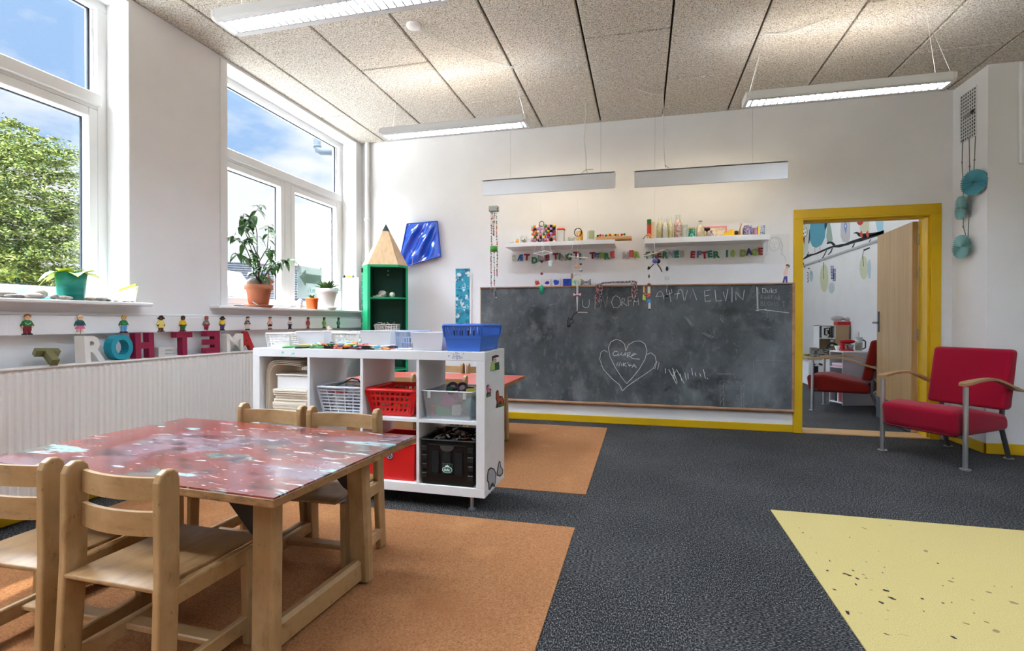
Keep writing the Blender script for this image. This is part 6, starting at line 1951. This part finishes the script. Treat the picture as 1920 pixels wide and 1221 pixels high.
# ================================================================ lounge armchairs
def soft_box(mb, w_, prof, bev, seg=4):
    """upholstered block: side outline prof (y, z) extruded over width w_ with rounded edges"""
    bm = bmesh.new()
    n = len(prof)
    a = [bm.verts.new((-w_ / 2, y, z)) for y, z in prof]
    b = [bm.verts.new((w_ / 2, y, z)) for y, z in prof]
    bm.faces.new(a)
    bm.faces.new(b[::-1])
    for i in range(n):
        bm.faces.new((a[i], b[i], b[(i + 1) % n], a[(i + 1) % n]))
    bmesh.ops.recalc_face_normals(bm, faces=bm.faces)
    bmesh.ops.bevel(bm, geom=[e for e in bm.edges if e.calc_face_angle(0) > .35], offset=bev, segments=seg, affect='EDGES', profile=.5)
    bm.verts.index_update()
    mb.poly([tuple(v.co) for v in bm.verts], [[v.index for v in f.verts] for f in bm.faces], True)
    bm.free()
    return mb
def make_armchair(label, fab, loc, rz):
    r = thing('lounge_armchair', label, 'armchair', loc, rz)
    soft_box(MB(), .52, [(-.075, .405), (.10, .425), (.52, .355), (.555, .325), (.555, .235), (-.02, .215), (-.055, .24)], .035).build('seat_cushion', fab, r)
    soft_box(MB(), .535, [(.470, .385), (.575, .385), (.652, .835), (.560, .835)], .03).build('backrest', fab, r)
    for s in (-1, 1):
        lg_ = MB().tube([(s * .29, 0, .006), (s * .29, .0, .585)], .0165, 14).build('front_leg', STEEL, r)
        MB().cyl((s * .29, 0, 0), .034, .008, 18).build('foot_disc', STEEL, lg_)
        lg_ = MB().tube([(s * .205, .655, .006), (s * .205, .56, .245), (s * .205, .575, .44)], .0165, 12).build('rear_leg', mat('dark_steel_tube', (110, 112, 116), .35, metal=.8), r)
        MB().cyl((s * .205, .655, 0), .032, .008, 18).build('foot_disc', STEEL, lg_)
        # curved wooden arm, wide rounded paddle in front
        m = 16
        top = []
        for k in range(m + 1):
            t = k / m
            y = -.045 + .66 * t
            z = .592 + .028 * math.sin(PI * min(1, t * 1.15)) - .085 * max(0, t - .5) ** 1.3 * 2
            wd = .040 if t > .25 else .040 + .018 * math.cos(t / .25 * PI / 2)
            if t < .07:
                wd = .030 + .028 * (t / .07) ** .5
            top.append((y, z, wd))
        vs, fs = [], []
        for y, z, wd in top:
            for q, h_ in ((-1, 0), (1, 0), (1, .018), (-1, .018)):
                vs.append((s * .29 + q * wd * .62 - s * .0, y, z + h_))
        for k in range(m):
            for j in range(4):
                fs.append((k * 4 + j, (k + 1) * 4 + j, (k + 1) * 4 + (j + 1) % 4, k * 4 + (j + 1) % 4))
        fs += [(0, 1, 2, 3), (m * 4 + 3, m * 4 + 2, m * 4 + 1, m * 4)]
        MB().poly(vs, fs).build('armrest', BEECH_H, r)
        MB().bar((s * .285, .60, .553), (s * .20, .60, .50), .02, .012).bar((s * .29, .0, .245), (s * .255, .04, .245), .02, .02).build('arm_bracket', MATS['dark_steel_tube'], r)
    MB().bar((-.29, .0, .225), (.29, .0, .225), .02, .02).bar((-.2, .56, .245), (.2, .56, .245), .02, .02).build('frame_bar', MATS['dark_steel_tube'], r)
    return r
CRIM = mat('crimson_wool', (152, 6, 40), .9, spec=.15, sheen=.15, bump=(400, .25, .002))
RUST = mat('rust_red_wool', (116, 24, 16), .9, spec=.15, sheen=.15, bump=(400, .25, .002))
make_armchair('crimson armchair with wooden arms and steel legs in front of the corner pier', CRIM, (2.045, 4.540, 0), math.radians(-56.7))
make_armchair('rust-red armchair with wooden arms seen through the doorway', RUST, (2.074, 6.988, 0), math.radians(-118.6))

# ================================================================ the room behind the doorway
XR2, YF2 = 3.30, 12.2
struct('wall_hall_right', MB().box(XR2, XR2 + .2, YB + .2, YF2 + .2, 0, 3.2), WALL)
struct('wall_hall_back', MB().box(-1.2, XR2 + .2, YF2, YF2 + .2, 0, 3.2), WALL)
hw = MB().box(-1.4, -1.2, YB + .2, YF2 + .2, 0, .95).box(-1.4, -1.2, YB + .2, YF2 + .2, 2.9, 3.2)
for a, b in ((YB + .2, 6.2), (8.4, 8.9), (11.2, YF2 + .2)):
    hw.box(-1.4, -1.2, a, b, .95, 2.9)
struct('wall_hall_left', hw, WALL)
for k, (a, b) in enumerate(((6.2, 8.4), (8.9, 11.2))):  # unseen windows added in this wall to let daylight into the hall
    hf = MB()
    hf.box(-1.36, -1.28, a, a + .06, .95, 2.9).box(-1.36, -1.28, b - .06, b, .95, 2.9).box(-1.36, -1.28, a, b, .95, 1.01).box(-1.36, -1.28, a, b, 2.84, 2.9).box(-1.36, -1.28, (a + b) / 2 - .04, (a + b) / 2 + .04, .95, 2.9)
    wo_ = struct('window_%d' % (4 + k), hf, WHITE)
    MB().box(-1.325, -1.32, a + .05, b - .05, 1.0, 2.85).build('pane', GLASS, wo_)
struct('ceiling_hall', MB().box(-1.4, XR2 + .2, YB + .2, YF2 + .2, 3.07, 3.2), WHITE_MATT)
pendant(.3, 7.6, 'added unseen lamp on the ceiling of the room behind the doorway, nearer one')  # both hall lamps are out of view, added to light that room
pendant(.3, 9.6, 'added unseen lamp on the ceiling of the room behind the doorway, farther one')

# painted birds on a branch
def Mq(x, y, dx=0.0):
    p = at(1495 + x / 7.632, 400 + y / 7.632, 'x', XR2 - .001 - dx)
    return (p[1], p[2])
mu = thing('wall_mural', 'wall mural of coloured birds sitting on a black branch in the next room', 'mural', (XR2, 9.5, 0))
def mural(name, pieces, label=None):
    mb = MB()
    ms = []
    for i, (c, pts, lay) in enumerate(pieces):
        f = flat(c, .8)
        if f not in ms:
            ms.append(f)
        q = [Mq(*p) for p in pts]
        mb.slot(ms.index(f)).prism([(a - 9.5, b) for a, b in q], (-.0008 * lay, 0, 0), (0, 1, 0), (0, 0, 1), -.0008)
    o = mb.build(name, ms, mu)
    if label:
        o['label'] = label
def ell(cx, cy_, a, b, n=20):
    return [(cx + a * math.cos(2 * PI * k / n), cy_ + b * math.sin(2 * PI * k / n)) for k in range(n)]
INK = (24, 36, 42)
mural('pale_bird', [((206, 212, 196), [(60, 120), (150, 40), (180, 60), (150, 560), (90, 620), (60, 560)], 1), (INK, ell(95, 280, 24, 52), 2), ((238, 238, 236), ell(95, 280, 19, 46), 3), (INK, ell(120, 270, 24, 66), 2), ((238, 238, 236), ell(120, 268, 18, 58), 4), (INK, ell(92, 290, 6, 12), 5), (INK, ell(116, 272, 6, 12), 5), ((150, 50, 46), [(78, 345), (112, 338), (104, 455)], 5)])
mural('blue_bird', [((92, 160, 182), [(200, 20), (390, 10), (410, 200), (395, 350), (350, 450), (270, 495), (215, 470), (185, 400), (180, 220)], 3), ((36, 62, 82), [(190, 190), (172, 240), (158, 440), (170, 430), (192, 330)], 2), ((36, 62, 82), [(398, 110), (440, 110), (420, 200), (400, 250), (390, 180)], 4), ((206, 150, 120), [(248, 485), (254, 485), (256, 580), (250, 580)], 2), ((206, 150, 120), [(322, 460), (328, 460), (330, 565), (324, 565)], 2)])
mural('green_leaf', [((158, 178, 166), [(430, 160), (460, 110), (490, 260), (505, 380), (480, 420), (425, 410), (415, 330)], 2), (INK, [(420, 430), (440, 405), (500, 405), (550, 450), (520, 470), (480, 430), (425, 445)], 3)])
mural('grey_bird', [((196, 192, 198), [(625, 40), (750, 40), (752, 340), (735, 400), (700, 420), (650, 410), (620, 330)], 2), ((120, 150, 200), [(665, 180), (690, 110), (715, 180), (692, 300)], 3), ((216, 226, 240), [(680, 185), (690, 160), (702, 185), (690, 205)], 4)])
mural('red_bird', [((206, 206, 180), [(880, 20), (1025, 20), (1030, 270), (1005, 275), (900, 260)], 2), ((190, 40, 34), ell(900, 110, 46, 62), 4), ((206, 74, 50), [(905, 270), (925, 250), (938, 290), (942, 340), (915, 345), (902, 300)], 6), ((206, 74, 50), [(990, 270), (1012, 250), (1026, 290), (1028, 338), (1000, 345), (988, 300)], 6), ((160, 204, 222), [(1130, 20), (1230, 20), (1230, 250), (1150, 280), (1120, 120)], 2)])
mural('branch', [(INK, [(70, 660), (150, 590), (250, 575), (350, 530), (460, 480), (560, 455), (680, 435), (760, 400), (900, 355), (1060, 310), (1240, 240), (1240, 300), (1080, 350), (940, 395), (820, 425), (740, 452), (600, 490), (520, 488), (400, 535), (300, 580), (200, 612), (120, 650), (70, 672)], 5),
                 (INK, [(800, 285), (850, 265), (920, 290), (1080, 280), (1240, 250), (1240, 290), (1060, 330), (950, 350), (880, 330), (850, 292)], 5), (INK, [(430, 530), (400, 590), (350, 680), (310, 700), (290, 690), (340, 670), (385, 590), (415, 530)], 5),
                 (INK, [(510, 500), (490, 560), (445, 600), (440, 590), (478, 545), (498, 495)], 5), (INK, [(830, 430), (800, 490), (780, 490), (815, 430)], 5), (INK, [(75, 668), (110, 760), (120, 790), (105, 780), (70, 690)], 5),
                 (INK, [(1060, 370), (1030, 430), (990, 470), (985, 462), (1020, 420), (1050, 370)], 5), (INK, [(150, 780), (190, 785), (170, 800), (155, 795)], 5), (INK, [(130, 610), (165, 550), (170, 555), (145, 612)], 5)])
ya_ = [((206, 210, 180), ell(385, 930, 60, 200), 1), (INK, [(372, 700), (380, 700), (378, 840), (382, 945), (376, 940), (372, 830)], 2)]
yb_ = [((206, 212, 186), ell(950, 780, 60, 170), 1), (INK, [(945, 530), (952, 530), (938, 620), (955, 760), (948, 755), (930, 620)], 2), (INK, [(945, 520), (1035, 485), (1045, 500), (960, 540)], 3)]
yc_ = [((172, 192, 198), ell(200, 900, 26, 80), 1), (INK, [(178, 790), (200, 850), (204, 880), (194, 850)], 2)]
for pc_ in (ya_, yb_, yc_, [((190, 204, 208), ell(490, 1070, 42, 80), 1)], [((176, 200, 214), ell(1030, 800, 24, 140), 1)]):
    mural('hanging_leaf', pc_)
bl = []
for k in range(9):
    for s in (-1, 1):
        bl.append(((38, 50, 130), ell(500 + s * 12 + (6 if k > 5 else 0), 760 + k * 22, 12, 8, 8), 3))
        bl.append(((38, 50, 130), ell(530 + s * 12, 800 + k * 20, 11, 7, 8), 4))
for k in range(7):
    bl.append(((50, 54, 90), ell(152 + (k % 2) * 6, 850 + k * 22, 8, 9, 8), 3))
mural('blue_sprig', bl)
rail = thing('picture_rail', 'thin grey pipe running along the mural wall in the next room', 'pipe', (XR2 - .03, 9.5, Mq(560, 600)[1]))
MB().tube([(0, -3.8, 0), (0, 2.6, 0)], .022, 8).build('pipe', mat('grey_pipe', (176, 178, 180), .5), rail)

# toy kitchen far in the next room
yk = 9.5
kp = lambda a, b, y=yk: at(1500 + a / 5.307, 560 + b / 5.307, 'y', y)
o = thing('toy_kitchen', 'toy kitchen with open shelf and wood-coloured door in the next room', 'toy kitchen', (kp(355, 500)[0], yk, 0))
bx_, zt_ = o.location.x, kp(355, 265)[2]
X = lambda a: kp(a, 0)[0] - bx_
Z = lambda b: kp(0, b)[2]
GRY = flat((150, 148, 148))
TAN = mat('toy_wood', (168, 140, 104), .6)
mb = MB()
mb.box(X(190), X(196), 0, .25, Z(500), zt_).box(X(190), X(355), 0, .25, zt_ - .012, zt_).box(X(196), X(355), 0, .25, Z(398), Z(390)).box(X(349), X(355), 0, .25, Z(400), zt_)
mb.build('shelf_frame', flat((222, 222, 222)), o)
MB().box(X(196), X(349), .20, .21, Z(390), zt_ - .012).build('shelf_back', GRY, o)
MB().box(X(196), X(349), .16, .17, Z(505), Z(398)).build('back_panel', TAN, o)
MB().box(X(355), X(490), 0, .22, Z(510), zt_).build('cupboard_door', TAN, o)
MB().box(X(490) + .002, X(524), .04, .24, Z(425), zt_).build('side_cupboard', GRY, o)
MB().box(X(40), X(490), -.12, .30, Z(594), Z(580), .004).build('worktop', TAN, o)
ob_ = MB().box(X(70), X(220), -.10, .28, .0, Z(595), .004).build('oven_body', flat((226, 226, 226)), o)
MB().box(X(95), X(165), -.104, -.1005, Z(760), Z(665)).build('oven_window', BLACK, ob_)
for a in (95, 170):
    MB().tube([(X(a), -.11, Z(640)), (X(a + 35), -.13, Z(650))], .014, 8).build('handle', BLACK, ob_)
MB().tube([(X(320) + .09 * math.cos(a), -.02, Z(505) + .11 * math.sin(a)) for a in [PI * k / 8 for k in range(9)]], .018, 8).build('tap', BLACK, o)
mw_ = MB().box(X(226), X(312), .02, .14, Z(389), Z(275)).build('microwave', WHITE_MATT, o)
mb = MB()
for pts in ([(245, 300), (300, 290), (300, 380), (285, 380)], [(250, 300), (250, 360), (275, 360)], [(270, 320), (290, 320), (285, 350)]):
    mb.tube([(X(a), .012, Z(b)) for a, b in pts], .012, 6)
mb.build('microwave_print', BLACK, mw_)
MB().box(X(315), X(348), .04, .05, Z(470), Z(405)).build('printed_card', flat((226, 224, 220)), o)
o = thing('red_box', 'red cardboard box on top of the toy kitchen in the next room', 'box', (kp(455, 260)[0], yk + .13, zt_ + .001))
MB().box(X(382) - X(455), X(523) - X(455), -.09, .09, 0, Z(228) - zt_, .004).build('box_body', flat((184, 30, 34)), o)
o = thing('plastic_bag', 'crumpled clear bag lying on the red box in the next room', 'bag', (kp(440, 225)[0], yk + .12, Z(227) + .002))
MB().ball((-.06, 0, .045), .06, 10, (1.7, 1, .75)).ball((.10, 0, .035), .05, 10, (1.6, 1, .7)).build('bag', clear('grey_bag', (206, 206, 204), .6, .3, .1), o)
o = thing('woven_basket', 'grey woven basket on the worktop of the toy kitchen', 'basket', (kp(205, 585)[0], yk - .02, Z(580) + .002))
w2 = (X(300) - X(115)) / 2
WEAVE = mat('grey_weave', (150, 146, 138), .8, noise=((60, 56, 50), 26, (1, 1, 3), .48, .54))
mb = MB()
for s in (-1, 1):
    mb.box(-w2, w2, s * .09 - .008, s * .09 + .008, 0, .15, .003).box(s * w2 - .008, s * w2 + .008, -.09, .09, 0, .15, .003)
mb.box(-w2, w2, -.09, .09, 0, .01)
mb.build('basket_body', WEAVE, o)
o = thing('yellow_rack', 'yellow-green rack at the left edge of the doorway, far in the next room', 'rack', (kp(50, 800, 10.2)[0], 10.2, 0))
q = lambda a, b: kp(a, b, 10.2)
YG = flat((186, 184, 52))
mb = MB()
for a in (52, 84):
    mb.box(q(a, 0)[0] - o.location.x - .02, q(a, 0)[0] - o.location.x + .02, -.02, .02, 0, q(0, 548)[2])
for b in (555, 640, 730, 820):
    mb.box(q(50, 0)[0] - o.location.x, q(90, 0)[0] - o.location.x, -.02, .02, q(0, b)[2] - .05, q(0, b)[2])
mb.build('rack_body', YG, o)

# low white cabinet with toy mixer
CB = Vector((2.404, 7.19, 0))
ca = math.atan2(.28, .96)
r = thing('low_cabinet', 'low white open cabinet with magazines behind the rust-red armchair', 'cabinet', (CB[0], CB[1], 0), ca)
zt_ = .655
Dp, Wd = .26, .62
mb = MB()
mb.box(0, Wd, 0, .016, 0, zt_, .002).box(0, Wd, Dp - .016, Dp, 0, zt_, .002).box(Wd - .01, Wd, .016, Dp - .016, 0, zt_)
mb.build('side_panel', flat((196, 192, 198)), r)
MB().box(0, Wd, 0, Dp, zt_, zt_ + .016, .002).build('top_board', WHITE_MATT, r)
for z in (.02, .24, .46):
    MB().box(0, Wd, .016, Dp - .016, z, z + .014).build('shelf', WHITE_MATT, r)
for k, (y, z, c) in enumerate(((.05, .035, (206, 60, 80)), (.11, .035, (230, 226, 222)), (.16, .036, (60, 60, 66)))):
    p = Matrix.Rotation(ca, 3, 'Z') @ Vector((.02, y, 0))
    o = thing('magazine', ('crimson printed magazine', 'white magazine', 'black printed magazine')[k] + ' standing in the low white cabinet', 'magazine', (CB[0] + p[0], CB[1] + p[1], z), ca)
    MB().box(0, .2, 0, .02, 0, .16).build('magazine', flat(c), o)
for k, c in enumerate(((222, 150, 180), (226, 216, 216))):
    p = Matrix.Rotation(ca, 3, 'Z') @ Vector((.01, .03, 0))
    o = thing('magazine', ('pink', 'pale')[k] + ' magazine lying in the upper part of the low white cabinet', 'magazine', (CB[0] + p[0], CB[1] + p[1], .4745 + .0205 * k), ca)
    MB().box(0, .3, 0, .19, 0, .02).build('magazine', flat(c), o)
def cab(px, dep=.1):
    """spot on the cabinet top under this picture column"""
    return at(px, 668, 'y', 7.30)
TZ = zt_ + .0165
o = thing('toy_mixer', 'red toy stand mixer on the low white cabinet', 'toy mixer', (cab(1592)[0], 7.36, TZ))
RT_ = flat((170, 22, 38), .3)
MB().box(-.085, .06, -.05, .05, 0, .018, .006, seg=2).build('mixer_base', RT_, o)
MB().lathe([(.035, .018), (.028, .06), (.026, .10)], (-.055, 0, 0), 14).build('mixer_column', RT_, o)
MB().ball((.0, 0, .118), .036, 14, (2.6, .9, .8)).build('mixer_head', RT_, o)
MB().lathe([(.001, .02), (.03, .022), (.044, .07), (.046, .078)], (.03, 0, 0), 16).build('mixer_bowl', flat((190, 190, 192), .3, metal=.8), o)
o = thing('coffee_press', 'glass coffee press with a dark handle on the low white cabinet', 'coffee press', (cab(1616)[0], 7.40, TZ))
MB().lathe([(.001, 0), (.042, 0), (.042, .16), (.040, .16), (.040, .004)], n=16).build('glass', JARGLASS, o)
MB().cyl((0, 0, .006), .037, .10, 14).build('coffee', mat('toast_brown', (176, 150, 116), .6), o)
MB().cyl((0, 0, .161), .044, .01, 16).cyl((0, 0, .17), .006, .07, 8).build('plunger', STEEL, o)
MB().tube([(.044, 0, .14), (.075, 0, .12), (.075, 0, .04), (.044, 0, .02)], .008, 8).build('handle', BLACK, o)
o = thing('pink_paper', 'pink paper sheet lying on the low white cabinet', 'paper', (cab(1578)[0] - .0, 7.30, TZ), ca)
MB().box(-.05, .06, -.05, .05, 0, .002).build('sheet', flat((230, 190, 204)), o)
o = thing('mixing_bowl', 'white toy bowl left of the red toy mixer', 'bowl', (cab(1579)[0], 7.42, TZ))
MB().lathe([(.001, 0), (.028, 0), (.05, .06), (.047, .06), (.026, .006), (.001, .006)], n=16).build('bowl', WHITE_MATT, o)

# ================================================================ outside
tag(MB().box(-90, -3.6, -40, 90, -3.4, -3.2).build('ground', mat('yard_paving', (176, 174, 168), .95, noise=((150, 150, 144), .4, (1, 1, 1), .4, .7)), base=False), None, None, kind='structure')
def atd(px, py, dep):
    return CAM + RM @ Vector(((px - 960) / F_PX * dep, dep, -(py - CY) / F_PX * dep))
LG = [mat('leaf_light', (122, 130, 70), .9, spec=.1), mat('leaf_mid', (84, 98, 50), .9, spec=.1), mat('leaf_dark', (48, 64, 36), .9, spec=.1)]
def tree(name, label, c, blobs, n, size, trunk_r, z0=-3.2):
    o = thing(name, label, 'tree', (c[0], c[1], z0))
    rnd = random.Random(int(abs(c[0]) * 100))
    mb = MB()
    vs, fs, mi = [], [], []
    tot = sum(b[3] ** 2 for b in blobs)
    per = 75
    for bx0, by0, bz0, br in blobs:
        tb = rnd.gauss(0, .16)
        for k in range(max(1, round(n * br * br / tot / per))):
            while True:
                d = Vector((rnd.gauss(0, 1), rnd.gauss(0, 1), rnd.gauss(0, 1)))
                if d.length > .1:
                    break
            d.normalize()
            rr = br * (rnd.uniform(.25, 1.05) ** .5)
            pc = Vector((bx0, by0, bz0)) + Vector((d.x, d.y, d.z * .95)) * rr
            hz = Vector((d.x, d.y, 0))
            hz = hz.normalized() if hz.length > .05 else Vector((1, 0, 0))
            sp = min(.34, br * .35) * rnd.uniform(.7, 1.2)
            tone = tb + rnd.gauss(0, .10)
            ax = Vector((-hz.y, hz.x, 0))
            for q in range(per):
                u, v, w_ = rnd.gauss(0, 1), rnd.gauss(0, .6), rnd.gauss(0, .22)
                p = pc + hz * (u * sp) + ax * (v * sp) + Vector((0, 0, w_ * sp - .12 * abs(u) * sp + .12 * u * sp * d.z))
                a = Vector((rnd.gauss(0, 1), rnd.gauss(0, 1), rnd.gauss(0, .35))).normalized()
                b = a.cross(Vector((rnd.gauss(0, .45), rnd.gauss(0, .45), 1))).normalized()
                sz = size * rnd.uniform(.6, 1.3)
                i = len(vs)
                vs += [p - a * sz, p + b * sz * .55, p + a * sz, p - b * sz * .55]
                fs.append((i, i + 1, i + 2, i + 3))
                x = rnd.random() + tone
                mi.append(0 if x < .45 else (1 if x < .8 else 2))
    mb.v, mb.f, mb.mi, mb.sm = [tuple(v) for v in vs], [list(f) for f in fs], mi, [False] * len(fs)
    mb.build('crown', LG, o)
    t = MB()
    b0 = blobs[0]
    t.tube([(0, 0, 0), (.1, 0, 2), (b0[0] * .5, b0[1] * .5, b0[2])], [trunk_r, trunk_r * .8, trunk_r * .35], 10)
    for b in blobs[:12]:
        t.tube([(.1, 0, 2.4), (b[0] * .6, b[1] * .6, b[2] * .8), (b[0], b[1], b[2] + b[3] * .5)], [trunk_r * .45, trunk_r * .3, .02], 7)
    t.build('trunk', BARK, o)
    return o
dp = 12.0
m_ = dp / F_PX
c = atd(5, 470, dp)
fx = RM @ Vector((1, 0, 0))
def off(px, py, back=0.0):
    p = atd(px, py, dp + back)
    return (p[0] - c[0], p[1] - c[1], p[2] + 3.2)
blobs = [off(0, 470) + (.9,), off(60, 520, .4) + (.7,), off(-60, 420, .3) + (.8,)]
rt = random.Random(5)
for px in range(-130, 166, 25):
    top_ = 238 + .10 * abs(px - 55) + max(0, px - 70) * .62
    k = 0
    py = top_ + 14
    while py < 640:
        edge = k == 0
        r_b = rt.uniform(.22, .34) if edge else rt.uniform(.36, .62)
        if edge or rt.random() > .12:
            blobs.append(off(px + rt.uniform(-10, 10) - (6 if px > 140 else 0), py + rt.uniform(-8, 8), rt.uniform(-.9, .9)) + (r_b,))
        py += rt.uniform(24, 30) if edge else rt.uniform(32, 44)
        k += 1
tree('leafy_tree', 'large sunlit broadleaf tree outside the left window', c, blobs, 95000, .040, .16)
# hedge-like bushes low outside the right window
c = atd(438, 560, 17)
tree('bush', 'small light green bush below the tiled roof outside the right window', c, [(0, 0, 3.2 + c[2] - .35, .42), (-.5, .2, 3.2 + c[2] - .3, .5)], 2600, .06, .08)

# house with a grey tiled roof
h = thing('tiled_house', 'neighbouring house with a grey tiled roof outside the right window', 'house', tuple(Vector((*atd(500, 560, 26)[:2], -3.2))))
hb = Vector(h.location)
TILE = layered('roof_tile', (48, 50, 55), [((34, 36, 40), 3, (1, 1, 1), .45, .7, 0, .7), ((66, 66, 70), 8, (1, 1, 1), .55, .75, 4, .5)], .95, 0.0)
mb = MB()
A, B_0 = atd(395, 489, 27), atd(562, 498, 27)
C_, D_ = atd(600, 610, 22.5), atd(395, 610, 22.5)
rows = 24
for k in range(rows):
    t0, t1 = k / rows, (k + 1) / rows
    l0, l1 = A.lerp(D_, t0), A.lerp(D_, t1)
    r0, r1 = B_0.lerp(C_, t0), B_0.lerp(C_, t1)
    dz = Vector((0, 0, .07))
    mb.poly([p - hb for p in (l0, r0, r1 + dz, l1 + dz, l1, r1)], [(0, 3, 2, 1), (3, 4, 5, 2)])
mb.build('roof', TILE, h)
up = Vector((0, 0, 1))
mb = MB()
back = (A - D_)
back.z = 0
back.normalize()
E_, F_ = A + back * 5, B_0 + back * 5
E_.z = F_.z = -1.0
mb.poly([p - hb for p in (A, B_0, F_, E_)], [(0, 1, 2, 3)])
mb.build('rear_roof', TILE, h)
mb = MB()
g0, g1 = D_.copy(), C_.copy()
mb.poly([p - hb for p in (D_ - up * .1 + back * .3, C_ - up * .1 + back * .3, Vector((C_[0], C_[1], -3.2)) + back * .3, Vector((D_[0], D_[1], -3.2)) + back * .3)], [(0, 3, 2, 1)])
mb.build('wall', flat((222, 220, 212)), h)
ch = atd(551, 505, 27.2)
MB().box(-.20, .20, -.2, .2, -1.2, .25, M=Matrix.Translation(ch - hb)).build('chimney', mat('chimney_brick', (206, 160, 146), .8), h)
# lower white gable in front
g = thing('white_gable', 'small white gabled outbuilding in front of the tiled roof', 'house', tuple(Vector((*atd(430, 580, 20)[:2], -3.2))))
gb = Vector(g.location)
P0, P1, P2 = atd(414, 505, 20), atd(461, 570, 20), atd(461, 570, 20)
P3 = atd(380, 640, 20)
P2.z = P3.z = -3.2
P4 = atd(385, 512, 20)
bk = (RM @ Vector((0, 1, 0))) * 1.5
bk.z = 0
fr = [p - gb for p in (P0, P1, P2, P3, P4)]
mb = MB().poly(fr + [p + bk for p in fr], [(0, 4, 3, 2, 1), (5, 6, 7, 8, 9), (0, 1, 6, 5), (1, 2, 7, 6), (4, 0, 5, 9)])
mb.build('gable_wall', mat('gable_render', (170, 170, 168), .95, spec=0.0), g)
MB().bar(P0 - gb - bk * .06, P1 - gb - bk * .06, .16, .14).build('barge_board', flat((240, 240, 240)), g)

# brick corner of the own building and its metal flue, right in the upper pane
pb = at(622.5, 300, 'y', 5.85)
tag(MB().box(pb[0], X0 - .01, 5.85, 6.4, -3.2, 3.6).build('brick_pier', layered('brick', (176, 120, 96), [((226, 220, 210), 30, (.4, .4, 3.2), .56, .6, 0, .9)], .85)), 'pale brick pier of the building, seen at the right edge of the upper window pane', 'pier')
o = thing('metal_flue', 'grey metal flue with an elbow outside the upper right window pane', 'flue', (pb[0], 5.80, at(600, 284, 'y', 5.80)[2]))
fx0 = at(595, 280, 'y', 5.80)[0] - pb[0]
MB().tube([(.03, .10, 0), (-.03, .04, 0), (fx0 + .05, 0, .0), (fx0 + .015, 0, .018), (fx0, 0, .06), (fx0, 0, .40)], .044, 16).build('pipe', mat('galvanised_metal', (66, 76, 86), .8, metal=.0, spec=.2), o)
MB().lathe([(.047, .05), (.05, .055), (.05, .075), (.047, .08)], (fx0, 0, 0), 16).build('pipe_collar', MATS['galvanised_metal'], o)
